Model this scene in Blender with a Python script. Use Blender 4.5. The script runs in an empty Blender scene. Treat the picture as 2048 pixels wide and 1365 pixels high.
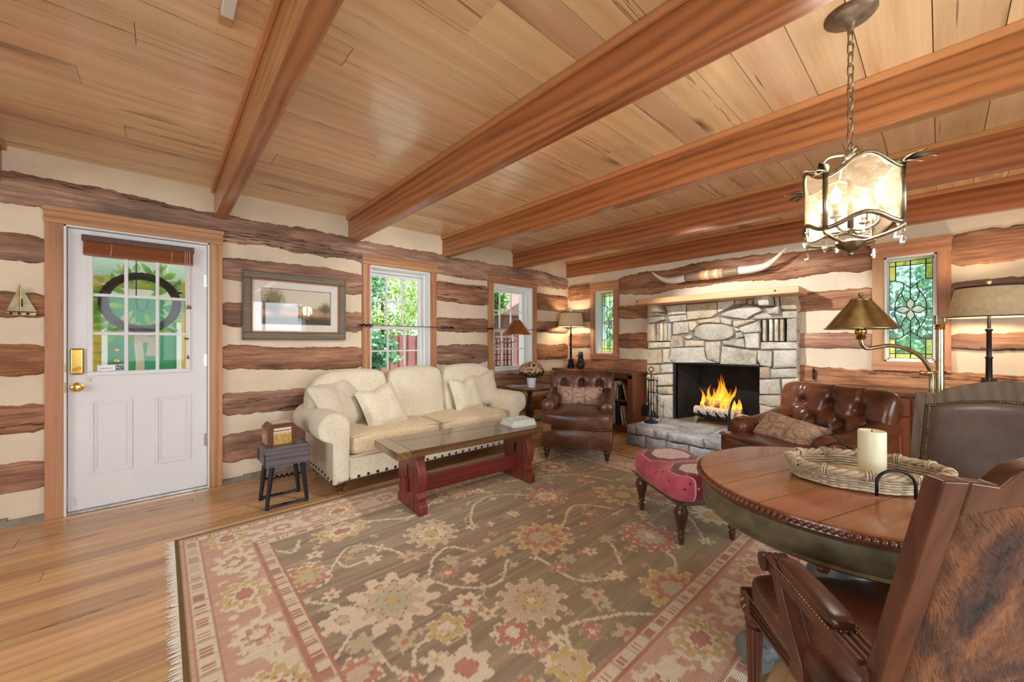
import bpy, bmesh, math, random
import numpy as np
from mathutils import Vector, Matrix, noise
R = math.radians
PI = math.pi
random.seed(7)
SC = bpy.context.scene
C = SC.collection

# ---------------------------------------------------------------- camera
# x runs along the log wall with the door, y points at that wall, z is up
cam_d = bpy.data.cameras.new('camera')
cam_d.sensor_width = 36.0
cam_d.lens = 36.0 * 774.0 / 2048.0
cam_d.clip_start = 0.05
cam_d.clip_end = 200
cam = bpy.data.objects.new('camera', cam_d)
cam.location = (0, 0, 1.22)
cam.rotation_euler = (R(90), 0, math.atan2(0.74169, 0.67074) - R(90))
C.objects.link(cam)
SC.camera = cam
SC.view_settings.view_transform = 'Standard'
SC.view_settings.look = 'None'
SC.view_settings.exposure = 0.42
SC.view_settings.gamma = 1.0
SC.view_settings.use_curve_mapping = False

# ---------------------------------------------------------------- sky and sun
world = bpy.data.worlds.new('sky'); SC.world = world
world.use_nodes = True
wn = world.node_tree
bg = wn.nodes['Background']
sky = wn.nodes.new('ShaderNodeTexSky')
sky.sky_type = 'HOSEK_WILKIE'
sky.turbidity = 5.0
sky.ground_albedo = 0.4
sky.sun_direction = Vector((.22, -.16, 1.0)).normalized()
hs = wn.nodes.new('ShaderNodeHueSaturation'); hs.inputs['Saturation'].default_value = 0.45
wn.links.new(sky.outputs[0], hs.inputs['Color'])
wn.links.new(hs.outputs[0], bg.inputs['Color'])
bg.inputs['Strength'].default_value = 4.0

def add_light(name, kind, loc, energy, color=(1, 1, 1), target=None, **kw):
    d = bpy.data.lights.new(name, kind)
    d.energy = energy; d.color = color
    for k, v in kw.items(): setattr(d, k, v)
    o = bpy.data.objects.new(name, d)
    o.location = loc
    if target is not None:
        o.rotation_euler = (Vector(target) - Vector(loc)).to_track_quat('-Z', 'Y').to_euler()
    C.objects.link(o)
    return o

add_light('sun', 'SUN', (0, 0, 10), 9.0, (1, .95, .86), target=(-2.2, 1.6, 0), angle=R(1.5))
# daylight lamp at the front window, and an added fill lamp on the left
add_light('daylight_front_wall', 'AREA', (0.9, -3.05, 1.55), 118, (.88, .95, 1.0), target=(0.9, 4, 1.35), shape='RECTANGLE', size=3.6, size_y=1.5)
add_light('fill_left_wall', 'AREA', (-3.45, 1.0, 1.55), 74, (.88, .95, 1.0), target=(4, 1.6, 1.3), shape='RECTANGLE', size=3.0, size_y=1.5)

# ---------------------------------------------------------------- helpers
def lin(c):
    def f(v):
        v /= 255.0
        return v / 12.92 if v <= 0.04045 else ((v + 0.055) / 1.055) ** 2.4
    return (f(c[0]), f(c[1]), f(c[2]), 1.0)

def tag(o, label=None, cat=None, group=None, kind=None):
    if label: o['label'] = label
    if cat: o['category'] = cat
    if group: o['group'] = group
    if kind: o['kind'] = kind
    return o

OFF = {}      # roots whose parts are given in room coordinates
def thing(name, label=None, cat=None, loc=(0, 0, 0), rz=0.0, group=None, kind=None, room=False):
    o = bpy.data.objects.new(name, None)
    o.empty_display_size = 0.1
    C.objects.link(o)
    o.location = loc; o.rotation_euler = (0, 0, rz)
    if room: OFF[o.name] = -Vector(loc)
    return tag(o, label, cat, group, kind)

def mesh_from(name, geo, mat=None, smooth=False, angle=40):
    me = bpy.data.meshes.new(name)
    v, f = geo
    me.from_pydata([tuple(p) for p in v], [], [tuple(q) for q in f])
    me.validate()
    bm = bmesh.new(); bm.from_mesh(me)
    bmesh.ops.recalc_face_normals(bm, faces=bm.faces)
    bm.to_mesh(me); bm.free()
    if smooth:
        me.polygons.foreach_set('use_smooth', [True] * len(me.polygons))
        if smooth != 'all':
            try: me.set_sharp_from_angle(angle=R(angle))
            except Exception: pass
    if mat:
        me.materials.append(mat)
    return me

def link(name, me, parent=None, loc=None, rot=None, scale=None):
    o = bpy.data.objects.new(name, me)
    C.objects.link(o)
    if parent is not None: o.parent = parent
    if loc is not None: o.location = loc
    elif parent is not None and parent.name in OFF: o.location = OFF[parent.name]
    if rot is not None: o.rotation_euler = rot
    if scale is not None: o.scale = scale
    return o

def ob(name, geo, mat, parent=None, smooth=False, bevel=0.0, seg=2, angle=40, loc=None, rot=None, sub=0, label=None):
    me = mesh_from(name, geo, mat, smooth or bevel > 0, angle)
    o = link(name, me, parent, loc, rot)
    if bevel > 0:
        b = o.modifiers.new('bevel', 'BEVEL')
        b.width = bevel; b.segments = seg; b.limit_method = 'ANGLE'; b.angle_limit = R(35)
        b.harden_normals = True
    if sub:
        s = o.modifiers.new('sub', 'SUBSURF'); s.levels = sub; s.render_levels = sub
    if label: o['label'] = label
    return o

def dup(o, parent=None, loc=None, rot=None):
    c = o.copy(); C.objects.link(c)
    if parent is not None: c.parent = parent
    if loc is not None: c.location = loc
    if rot is not None: c.rotation_euler = rot
    for ch in [k for k in bpy.data.objects if k.parent == o and k != c]:
        dup(ch, c)
    return c

# geometry: every helper returns (vertices, faces)
def box(x0, x1, y0, y1, z0, z1):
    v = [(x, y, z) for x in (x0, x1) for y in (y0, y1) for z in (z0, z1)]
    f = [(0, 1, 3, 2), (4, 6, 7, 5), (0, 4, 5, 1), (2, 3, 7, 6), (0, 2, 6, 4), (1, 5, 7, 3)]
    return v, f

def cbox(cx, cy, cz, sx, sy, sz):
    return box(cx - sx / 2, cx + sx / 2, cy - sy / 2, cy + sy / 2, cz - sz / 2, cz + sz / 2)

def join(*gs):
    V = []; F = []
    for v, f in gs:
        n = len(V); V += list(v); F += [tuple(i + n for i in q) for q in f]
    return V, F

def xf(g, m):
    return [tuple(m @ Vector(p)) for p in g[0]], g[1]

def mv(g, x=0, y=0, z=0): return xf(g, Matrix.Translation((x, y, z)))
def rot(g, ax, deg): return xf(g, Matrix.Rotation(R(deg), 4, ax))
def scl(g, x, y, z): return xf(g, Matrix.Diagonal((x, y, z, 1)))

def lathe(prof, n=24, a0=0.0, a1=2 * PI):
    full = abs(a1 - a0 - 2 * PI) < 1e-6
    m = n if full else n + 1
    V = []; F = []
    for r, z in prof:
        for i in range(m):
            a = a0 + (a1 - a0) * i / n
            V.append((r * math.cos(a), r * math.sin(a), z))
    for j in range(len(prof) - 1):
        for i in range(n):
            i2 = (i + 1) % m
            F.append((j * m + i, j * m + i2, (j + 1) * m + i2, (j + 1) * m + i))
    if full:
        if prof[0][0] > 1e-5: F.append(tuple(range(m))[::-1])
        if prof[-1][0] > 1e-5: F.append(tuple((len(prof) - 1) * m + i for i in range(m)))
    return V, F

def tube(pts, r, n=8, closed=False, flat=1.0):
    P = [Vector(p) for p in pts]
    N = len(P)
    rr = r if isinstance(r, (list, tuple)) else [r] * N
    V = []; F = []
    up = None
    for i, p in enumerate(P):
        if closed: t = P[(i + 1) % N] - P[i - 1]
        else: t = P[min(i + 1, N - 1)] - P[max(i - 1, 0)]
        if t.length < 1e-9: t = Vector((0, 0, 1))
        t.normalize()
        if up is None:
            up = Vector((0, 0, 1)) if abs(t.z) < 0.9 else Vector((1, 0, 0))
        s = t.cross(up)
        if s.length < 1e-6: s = t.cross(Vector((1, 0, 0)))
        s.normalize(); up = s.cross(t).normalized()
        for k in range(n):
            a = 2 * PI * k / n
            V.append(tuple(p + s * math.cos(a) * rr[i] + up * math.sin(a) * rr[i] * flat))
    L = N if closed else N - 1
    for i in range(L):
        j = (i + 1) % N
        for k in range(n):
            k2 = (k + 1) % n
            F.append((i * n + k, i * n + k2, j * n + k2, j * n + k))
    if not closed:
        F.append(tuple(range(n))[::-1]); F.append(tuple((N - 1) * n + k for k in range(n)))
    return V, F

def prism(outline, a, b, axis='Y'):
    """outline = 2-D points; extruded from a to b along axis. axis Y: (x,z); X: (y,z); Z: (x,y)"""
    def P(p, t):
        if axis == 'Y': return (p[0], t, p[1])
        if axis == 'X': return (t, p[0], p[1])
        return (p[0], p[1], t)
    n = len(outline)
    V = [P(p, a) for p in outline] + [P(p, b) for p in outline]
    F = [tuple(range(n))[::-1], tuple(range(n, 2 * n))]
    F += [(i, (i + 1) % n, n + (i + 1) % n, n + i) for i in range(n)]
    return V, F

def grid(fn, nu, nv, cu=False, cv=False):
    mu = nu if cu else nu + 1; mv_ = nv if cv else nv + 1
    V = [tuple(fn(i / nu, j / nv)) for i in range(mu) for j in range(mv_)]
    F = []
    for i in range(nu):
        for j in range(nv):
            i2 = (i + 1) % mu; j2 = (j + 1) % mv_
            F.append((i * mv_ + j, i2 * mv_ + j, i2 * mv_ + j2, i * mv_ + j2))
    return V, F

def pblock(w, d, h, p=5.0, n=8, bulge=0.0, fn=None):
    """puffy block: a cube pushed to a super-ellipsoid, crowned on top and front"""
    V = []; F = []; idx = {}
    def vid(q):
        k = (round(q[0], 5), round(q[1], 5), round(q[2], 5))
        if k not in idx:
            a, b, c = q
            s = (abs(a) ** p + abs(b) ** p + abs(c) ** p) ** (1 / p)
            a, b, c = a / s, b / s, c / s
            x, y, z = a * w / 2, b * d / 2, c * h / 2
            z += math.copysign(bulge, c) * (1 - a * a) * (1 - b * b) * min(1, abs(c))
            y += math.copysign(bulge * .7, b) * (1 - a * a) * (1 - c * c) * min(1, abs(b))
            x += math.copysign(bulge * .5, a) * (1 - b * b) * (1 - c * c) * min(1, abs(a))
            if fn: x, y, z = fn(x, y, z)
            idx[k] = len(V); V.append((x, y, z))
        return idx[k]
    t = [math.sin(PI / 2 * (-1 + 2 * i / n)) for i in range(n + 1)]
    for ax in range(3):
        for s in (-1, 1):
            for i in range(n):
                for j in range(n):
                    q = []
                    for (a, b) in ((t[i], t[j]), (t[i + 1], t[j]), (t[i + 1], t[j + 1]), (t[i], t[j + 1])):
                        pt = [0, 0, 0]; pt[ax] = s; pt[(ax + 1) % 3] = a; pt[(ax + 2) % 3] = b
                        q.append(vid(tuple(pt)))
                    F.append(tuple(q))
    return V, F

def ball(r, n=10, sx=1, sy=1, sz=1):
    pr = [(max(r * math.sin(PI * i / n), 0.0), -r * math.cos(PI * i / n)) for i in range(n + 1)]
    pr[0] = (1e-6, -r); pr[-1] = (1e-6, r)
    return scl(lathe(pr, n + 4), sx, sy, sz)

def dome(r, h, n=8):
    return lathe([(r, 0), (r * .9, h * .45), (r * .6, h * .85), (1e-6, h)], n)

def bez(p0, p1, p2, p3, n=10):
    out = []
    for i in range(n + 1):
        t = i / n; s = 1 - t
        out.append(tuple(s**3 * a + 3 * s * s * t * b + 3 * s * t * t * c + t**3 * d for a, b, c, d in zip(p0, p1, p2, p3)))
    return out

def smooth_line(pts, k=6):
    """Catmull-Rom through pts"""
    P = [Vector(p) for p in pts]; out = []
    for i in range(len(P) - 1):
        a = P[max(i - 1, 0)]; b = P[i]; c = P[i + 1]; d = P[min(i + 2, len(P) - 1)]
        for j in range(k):
            t = j / k
            out.append(tuple(0.5 * ((2 * b) + (c - a) * t + (2 * a - 5 * b + 4 * c - d) * t * t + (3 * b - a - 3 * c + d) * t**3)))
    out.append(tuple(P[-1]))
    return out

def arc(cx, cz, r, a0, a1, n=10):
    return [(cx + r * math.cos(R(a0 + (a1 - a0) * i / n)), cz + r * math.sin(R(a0 + (a1 - a0) * i / n))) for i in range(n + 1)]

def nz(x, y=0.0, z=0.0): return noise.noise(Vector((x, y, z)))
# ---------------------------------------------------------------- materials
class NT:
    def __init__(s, name):
        s.m = bpy.data.materials.new(name); s.m.use_nodes = True
        s.t = s.m.node_tree; s.b = s.t.nodes['Principled BSDF']; s.out = s.t.nodes['Material Output']
    def n(s, ty, **kw):
        nd = s.t.nodes.new('ShaderNode' + ty)
        for k, v in kw.items():
            if k.startswith('i_'):
                key = k[2:].replace('_', ' ')
                inp = nd.inputs[int(key)] if key.isdigit() else nd.inputs[key]
                s.set(inp, v)
            else: setattr(nd, k, v)
        return nd
    def set(s, inp, v):
        if isinstance(v, bpy.types.NodeSocket): s.t.links.new(v, inp)
        elif isinstance(v, bpy.types.Node): s.t.links.new(v.outputs[0], inp)
        else: inp.default_value = v
    def math(s, op, a, b=0.0, clamp=False):
        nd = s.n('Math', operation=op, use_clamp=clamp)
        s.set(nd.inputs[0], a); s.set(nd.inputs[1], b)
        return nd.outputs[0]
    def mix(s, f, a, b, mode='MIX'):
        nd = s.n('Mix', data_type='RGBA', blend_type=mode)
        s.set(nd.inputs[0], f); s.set(nd.inputs[6], a); s.set(nd.inputs[7], b)
        return nd.outputs[2]
    def ramp(s, f, stops):
        nd = s.n('ValToRGB')
        e = nd.color_ramp.elements
        while len(e) < len(stops): e.new(0.5)
        for el, (p, c) in zip(e, stops):
            el.position = p; el.color = c if len(c) == 4 else (*c, 1)
        s.set(nd.inputs[0], f)
        return nd.outputs[0]
    def coords(s, scale=(1, 1, 1), rand=True, kind='Object'):
        tc = s.n('TexCoord').outputs[kind]
        if rand:
            oi = s.n('ObjectInfo').outputs['Random']
            cmb = s.n('CombineXYZ', i_0=s.math('MULTIPLY', oi, 31.7), i_1=s.math('MULTIPLY', oi, 17.3), i_2=s.math('MULTIPLY', oi, 23.1))
            tc = s.n('VectorMath', operation='ADD', i_0=tc, i_1=cmb).outputs[0]
        return s.n('Mapping', i_Vector=tc, i_Scale=scale).outputs[0]
    def noise(s, vec, scale, detail=4, rough=.55, dist=0.0, fac=True):
        nd = s.n('TexNoise', i_Vector=vec, i_Scale=scale, i_Detail=detail, i_Roughness=rough, i_Distortion=dist)
        return nd.outputs[0] if fac else nd.outputs[1]
    def bump(s, h, strength=.3, dist=.01):
        nd = s.n('Bump', i_Height=h, i_Strength=strength, i_Distance=dist)
        s.t.links.new(nd.outputs[0], s.b.inputs['Normal'])
    def fin(s, color=None, rough=.5, metal=0.0, coat=0.0, spec=.5, sheen=0.0, coat_rough=.1):
        if color is not None: s.set(s.b.inputs['Base Color'], color)
        s.set(s.b.inputs['Roughness'], rough); s.set(s.b.inputs['Metallic'], metal)
        s.set(s.b.inputs['Coat Weight'], coat); s.set(s.b.inputs['Coat Roughness'], coat_rough)
        s.set(s.b.inputs['Specular IOR Level'], spec); s.set(s.b.inputs['Sheen Weight'], sheen)
        return s.m

def plain(name, c, rough=.5, metal=0.0, coat=0.0, var=.06, sc=8.0, bump=0.0, bsc=60, spec=.5, sheen=0.0):
    t = NT(name)
    v = t.coords()
    f = t.noise(v, sc)
    l = lin(c); d = tuple(x * (1 - var * 3) for x in l[:3]) + (1,); u = tuple(min(1, x * (1 + var)) for x in l[:3]) + (1,)
    col = t.ramp(f, [(.3, d), (.7, u)])
    if bump: t.bump(t.noise(v, bsc, 3), bump, .004)
    return t.fin(col, rough, metal, coat, spec, sheen)

def wood(name, light, dark, axis=0, sc=1.0, rough=.4, coat=0.0, bump=.15, knots=True, crack=.5, ring=.35, tint=.22, worn=None, spec=.5):
    t = NT(name)
    def ms(a, o=1.0):
        s = [o, o, o]; s[axis] = a; return tuple(s)
    v1 = t.coords(ms(.10)); v2 = t.coords(ms(.03)); v3 = t.coords(ms(.35))
    g1 = t.noise(v1, 9 * sc, 5, .6, .6)
    w = t.n('TexWave', wave_type='RINGS', rings_direction='XYZ'[axis], i_Vector=v1, i_Scale=6.5 * sc, i_Distortion=7.0, i_Detail=2.5, i_Detail_Scale=.7)
    fine = t.noise(v2, 90 * sc, 3)
    f = t.math('ADD', t.math('ADD', t.math('MULTIPLY', g1, .62 - ring * .3), t.math('MULTIPLY', w.outputs['Fac'], ring)), t.math('MULTIPLY', fine, .38 - ring * .3))
    L = lin(light); D = lin(dark); Mi = tuple((a * .6 + b * .4) for a, b in zip(L, D))
    col = t.ramp(f, [(.25, D), (.45, Mi), (.72, L)])
    # boards differ from one another
    rnd = t.n('ObjectInfo').outputs['Random']
    val = t.n('MapRange', i_Value=rnd, i_3=1 - tint, i_4=1 + tint * .8).outputs[0]
    rn2 = t.math('FRACT', t.math('MULTIPLY', rnd, 7.31))
    hue = t.n('MapRange', i_Value=rn2, i_3=.49, i_4=.51).outputs[0]
    col = t.n('HueSaturation', i_Hue=hue, i_Value=val, i_Color=col).outputs[0]
    dk = tuple(x * .22 for x in D[:3]) + (1,)
    h = fine
    if crack:
        c = t.noise(v2, 16 * sc, 4, .7, .3)
        cm = t.math('MULTIPLY', t.math('LESS_THAN', t.math('ABSOLUTE', t.math('SUBTRACT', c, .36)), .006 + .012 * crack), crack)
        col = t.mix(cm, col, dk)
        h = t.math('SUBTRACT', fine, t.math('MULTIPLY', cm, 2.0))
    if knots:
        vd = t.n('VectorMath', operation='ADD', i_0=v3, i_1=t.n('VectorMath', operation='SCALE', i_0=t.noise(v3, 5, 2, fac=False), i_Scale=.25).outputs[0]).outputs[0]
        vo = t.n('TexVoronoi', i_Vector=vd, i_Scale=2.3 * sc)
        k = t.n('MapRange', i_Value=vo.outputs['Distance'], i_1=.05, i_2=.15, i_3=.9, i_4=0.0).outputs[0]
        col = t.mix(k, col, dk)
    if worn:
        wv = t.noise(t.coords(ms(.3)), 3.0, 4, .65)
        wm = t.n('MapRange', i_Value=wv, i_1=.50, i_2=.66, i_3=0.0, i_4=.85).outputs[0]
        col = t.mix(wm, col, lin(worn))
    if bump: t.bump(h, bump, .004)
    return t.fin(col, rough, 0, coat, spec)

def log_wood(name, axis):
    t = NT(name)
    def ms(a, o=1.0):
        s = [o, o, o]; s[axis] = a; return tuple(s)
    v1 = t.coords(ms(.18)); v2 = t.coords(ms(.05)); v0 = t.coords(ms(.5))
    g = t.noise(v1, 7, 6, .65, .8); fi = t.noise(v2, 70, 4, .6); big = t.noise(v0, 2.2, 4, .6, .5)
    f = t.math('ADD', t.math('MULTIPLY', g, .6), t.math('MULTIPLY', fi, .4))
    col = t.ramp(f, [(.28, lin((76, 46, 33))), (.47, lin((152, 102, 72))), (.67, lin((212, 162, 122)))])
    dark = t.n('MapRange', i_Value=big, i_1=.52, i_2=.68, i_3=0.0, i_4=.8).outputs[0]
    col = t.mix(dark, col, lin((98, 76, 66)))
    rnd = t.n('ObjectInfo').outputs['Random']
    col = t.n('HueSaturation', i_Value=t.n('MapRange', i_Value=rnd, i_3=.8, i_4=1.2).outputs[0], i_Saturation=t.n('MapRange', i_Value=t.math('FRACT', t.math('MULTIPLY', rnd, 5.7)), i_3=.75, i_4=1.05).outputs[0], i_Color=col).outputs[0]
    c = t.noise(v2, 9, 4, .7, .25)
    cm = t.math('LESS_THAN', t.math('ABSOLUTE', t.math('SUBTRACT', c, .38)), .010)
    kn = t.n('TexVoronoi', i_Vector=t.coords(ms(.6)), i_Scale=2.0).outputs['Distance']
    k = t.n('MapRange', i_Value=kn, i_1=.03, i_2=.13, i_3=.85, i_4=0.0).outputs[0]
    col = t.mix(t.math('MAXIMUM', t.math('MULTIPLY', cm, .9), k), col, lin((42, 26, 20)))
    # axe marks across the grain
    ax = t.noise(t.coords(tuple(1.4 if i == axis else .5 for i in range(3))), 16, 2, .5)
    h = t.math('SUBTRACT', t.math('ADD', t.math('MULTIPLY', fi, .5), t.math('MULTIPLY', ax, .8)), t.math('MULTIPLY', cm, 1.2))
    t.bump(h, .55, .015)
    return t.fin(col, .62, 0, 0, .35)

def leather(name, c, dark, rough=.32, scuff=.35):
    t = NT(name)
    v = t.coords(rand=False)
    a = t.noise(v, 5, 4, .6); b = t.noise(v, 2.2, 3)
    L = lin(c); D = lin(dark)
    col = t.ramp(a, [(.3, D), (.68, L)])
    sc = t.noise(v, 7, 5, .7, 1.6)
    sm = t.math('MULTIPLY', t.math('LESS_THAN', t.math('ABSOLUTE', t.math('SUBTRACT', sc, .5)), .006), t.math('MULTIPLY', t.math('GREATER_THAN', b, .52), scuff))
    col = t.mix(sm, col, lin((176, 128, 100)))
    vo = t.n('TexVoronoi', i_Vector=v, i_Scale=220.0, feature='F1')
    t.bump(t.math('ADD', vo.outputs['Distance'], t.math('MULTIPLY', a, 2.0)), .12, .002)
    rr = t.n('MapRange', i_Value=b, i_3=rough - .08, i_4=rough + .14).outputs[0]
    return t.fin(col, rr, 0, .25, .5, coat_rough=.2)

def fabric(name, c, dark, sc=110.0, bump=.5, rough=.9, vor=True, sheen=.2, quilt=0):
    t = NT(name)
    v = t.coords(rand=False)
    if vor: h = t.n('TexVoronoi', i_Vector=v, i_Scale=sc, feature='SMOOTH_F1').outputs['Distance']
    else: h = t.noise(v, sc, 3)
    a = t.noise(v, 3.5, 4)
    f = t.math('ADD', t.math('MULTIPLY', h, .5), t.math('MULTIPLY', a, .7))
    col = t.ramp(f, [(.25, lin(c)), (.85, lin(dark))])
    t.bump(h, bump, .004)
    return t.fin(col, rough, 0, 0, .2, sheen)

def metal(name, c, rough=.3, var=.1, dirty=None):
    t = NT(name)
    v = t.coords(rand=False)
    f = t.noise(v, 22, 5, .6)
    L = lin(c)
    D = lin(dirty) if dirty else tuple(x * (1 - var * 3) for x in L[:3]) + (1,)
    return t.fin(t.ramp(f, [(.35, D), (.62, L)]), rough, 1.0)

def stone_mat(name, cool=0.0):
    t = NT(name)
    v = t.coords()
    a = t.noise(v, 4, 6, .65); b = t.noise(v, 34, 6, .7); big = t.noise(v, 2.2, 3, .5)
    f = t.math('ADD', t.math('MULTIPLY', a, .6), t.math('MULTIPLY', b, .4))
    grey = t.ramp(f, [(.3, lin((134, 130, 120))), (.48, lin((206, 201, 188))), (.64, lin((240, 235, 222)))])
    tan = t.ramp(f, [(.3, lin((146, 124, 98))), (.48, lin((214, 194, 164))), (.66, lin((242, 226, 198)))])
    rnd = t.n('ObjectInfo').outputs['Random']
    m = t.n('MapRange', i_Value=t.math('ADD', t.math('MULTIPLY', rnd, .8), t.math('MULTIPLY', big, .4)), i_1=.45, i_2=.85, i_3=0.0, i_4=1.0).outputs[0]
    col = t.mix(m, grey, tan)
    r2 = t.math('FRACT', t.math('MULTIPLY', rnd, 9.7))
    col = t.n('HueSaturation', i_Value=t.n('MapRange', i_Value=r2, i_3=.78, i_4=1.08).outputs[0], i_Color=col).outputs[0]
    if cool: col = t.mix(cool, col, t.ramp(f, [(.3, lin((84, 92, 104))), (.5, lin((150, 158, 168))), (.68, lin((206, 212, 218)))]))
    spk = t.math('GREATER_THAN', t.noise(v, 120, 2), .67)
    col = t.mix(t.math('MULTIPLY', spk, .5), col, lin((90, 84, 78)))
    t.bump(t.math('ADD', t.math('MULTIPLY', a, 1.0), t.math('MULTIPLY', b, .8)), .8, .02)
    return t.fin(col, .85, 0, 0, .25)

def emis(name, c, s):
    t = NT(name)
    f = t.noise(t.coords(), 3.0, 2)
    cc = lin(c); t.set(t.b.inputs['Emission Color'], t.ramp(f, [(.2, cc), (.8, tuple(min(1, x * 1.05) for x in cc[:3]) + (1,))]))
    t.set(t.b.inputs['Emission Strength'], s)
    return t.fin(cc, .5)

def glass(name, c=(255, 255, 255), gl=.07, rough=.03, tint=.0, white=0.0, bump=0.0, bsc=14, edge=.35):
    """thin pane: see-through with a sharp sheen, optionally milky or tinted"""
    t = NT(name)
    tr = t.n('BsdfTransparent', i_Color=lin(c))
    gg = t.n('BsdfGlossy', i_Roughness=rough)
    nb = None
    if bump:
        nb = t.n('Bump', i_Height=t.noise(t.coords(), bsc, 4, .6), i_Strength=bump, i_Distance=.01).outputs[0]
        t.set(gg.inputs['Normal'], nb)
    fr = t.n('LayerWeight', i_Blend=.25)
    if nb: t.set(fr.inputs['Normal'], nb)
    fac = t.math('ADD', t.math('MULTIPLY', fr.outputs['Facing'], edge), gl, True)
    a = t.n('MixShader', i_0=fac, i_1=tr.outputs[0], i_2=gg.outputs[0])
    if white:
        df = t.n('BsdfTranslucent', i_Color=lin(c)); d2 = t.n('BsdfDiffuse', i_Color=lin(c))
        ad = t.n('MixShader', i_0=.5, i_1=df.outputs[0], i_2=d2.outputs[0])
        fq = t.math('MULTIPLY', t.n('MapRange', i_Value=t.noise(t.coords(), bsc, 5, .7), i_1=.3, i_2=.7, i_3=.5, i_4=1.3).outputs[0], white, True)
        a = t.n('MixShader', i_0=fq, i_1=a.outputs[0], i_2=ad.outputs[0])
    t.t.links.new(a.outputs[0], t.out.inputs['Surface'])
    return t.m

M = {}
M['ceil'] = wood('ceiling_board', (246, 216, 176), (202, 156, 110), 0, .8, .30, .35, .10, True, .7, .12, .14)
M['beam'] = wood('beam_wood', (184, 118, 72), (108, 60, 34), 1, 1.3, .33, .35, .15, False, .35, .30, .06)
M['beam_trim'] = wood('beam_trim_wood', (216, 158, 106), (176, 114, 68), 1, 1, .4, .1, .1, False, .2, .2, .05)
M['floor'] = wood('floor_board', (228, 182, 132), (166, 118, 76), 0, 1.1, .27, .2, .10, True, .7, .12, .24)
M['trim'] = wood('casing_wood', (200, 148, 106), (142, 94, 60), 2, 1.2, .5, 0, .15, True, .3, .3, .08)
M['trim_x'] = wood('casing_wood_head', (200, 148, 106), (142, 94, 60), 0, 1.2, .5, 0, .15, True, .3, .3, .08)
M['trim_y'] = wood('casing_wood_side', (200, 148, 106), (142, 94, 60), 1, 1.2, .5, 0, .15, True, .3, .3, .08)
M['mantel'] = wood('mantel_wood', (222, 176, 126), (188, 136, 88), 1, 1.0, .45, 0, .08, True, 0, .2, .03)
M['logx'] = log_wood('hewn_log_long', 0)
M['logy'] = log_wood('hewn_log_side', 1)
M['chink'] = plain('chinking_plaster', (232, 216, 192), .9, 0, 0, .04, 3, .25, 40, .2)
M['white'] = plain('white_paint', (232, 233, 236), .42, 0, 0, .015, 3)
M['shell'] = plain('outer_shell', (150, 130, 110), .9)
M['sill'] = plain('grey_mortar', (150, 140, 128), .9, 0, 0, .15, 12, .6, 30)
M['brass'] = metal('polished_brass', (222, 184, 104), .18, .05)
M['abrass'] = metal('aged_brass', (196, 192, 160), .24, .1, (160, 152, 120))
M['copper'] = metal('brushed_copper', (212, 172, 138), .3, .08)
M['iron'] = plain('black_iron', (38, 38, 40), .45, .6, 0, .1)
M['blackmetal'] = plain('black_metal', (46, 48, 54), .5, .3, 0, .06)
M['steel'] = metal('hinge_steel', (196, 196, 192), .3)
M['pewter'] = metal('aged_silver_leaf', (168, 160, 142), .38, .1, (116, 106, 88))
M['linen'] = fabric('cream_boucle', (240, 232, 212), (204, 192, 164), 95, .6)
M['linen_seat'] = fabric('seat_cushion_cloth', (232, 216, 184), (198, 176, 138), 60, .3, .8)
M['velvet'] = fabric('ivory_velvet', (228, 218, 200), (196, 184, 164), 40, .15, .75, False, .5)
M['cream'] = fabric('cream_quilt', (240, 234, 214), (208, 198, 168), 70, .7)
M['leather'] = leather('brown_club_leather', (114, 70, 50), (58, 32, 24), .3, .5)
M['leather2'] = leather('cognac_club_leather', (122, 70, 44), (66, 36, 23), .25, .25)
M['leatherd'] = leather('dark_seat_leather', (112, 62, 42), (52, 28, 22), .28, .25)
M['leatherb'] = leather('grey_brown_leather', (92, 76, 70), (64, 50, 46), .34, .12)
M['darkwood'] = wood('dark_turned_wood', (84, 54, 40), (46, 28, 20), 2, 2, .3, .3, .05, False, 0, .2, .05)
M['walnut'] = wood('walnut', (118, 68, 42), (70, 36, 22), 2, 2, .3, .3, .05, False, 0, .25, .05)
M['bookcase'] = wood('bookcase_wood', (130, 74, 46), (78, 40, 24), 2, 2, .35, .2, .05, False, 0, .25, .05)
M['cherry'] = wood('cherry_red_wood', (134, 60, 48), (84, 30, 26), 2, 1.6, .38, .1, .08, False, .3, .25, .08)
M['cherry_x'] = wood('cherry_red_stretcher', (134, 60, 48), (84, 30, 26), 0, 1.6, .38, .1, .08, False, .3, .25, .08)
M['ctop'] = wood('bench_top_wood', (118, 86, 56), (66, 44, 28), 0, 1.3, .16, .5, .2, True, .6, .3, .1)
M['ttop'] = wood('round_table_wood', (166, 106, 66), (122, 70, 40), 0, 1.0, .22, .35, .03, False, .15, .15, .05)
M['bead'] = wood('bead_wood', (120, 68, 44), (70, 36, 24), 2, 2, .25, .4, 0, False, 0, .1, .04)
M['tapron'] = plain('olive_distressed_paint', (112, 106, 80), .34, .25, .2, .18, 14)
M['tped'] = plain('grey_blue_pedestal', (122, 132, 134), .34, .3, .2, .12, 6)
M['stone'] = stone_mat('field_stone')
M['hstone'] = stone_mat('blue_grey_stone', .7)
M['mortar'] = plain('recessed_mortar', (138, 130, 116), .95, 0, 0, .1, 20, .6)
M['soot'] = plain('sooted_firebrick', (30, 29, 29), .85, 0, 0, .25, 5, .4)
M['wicker'] = wood('wicker_reed', (206, 188, 158), (120, 98, 72), 0, 6, .6, 0, .2, False, .4, .2, .3)
M['candle'] = plain('ivory_wax', (236, 230, 196), .4, 0, 0, .02)
M['paper'] = plain('book_cream', (226, 222, 206), .7, 0, 0, .05, 20)
M['sky_mat'] = plain('mat_board', (232, 230, 224), .8, 0, 0, .01)
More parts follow.
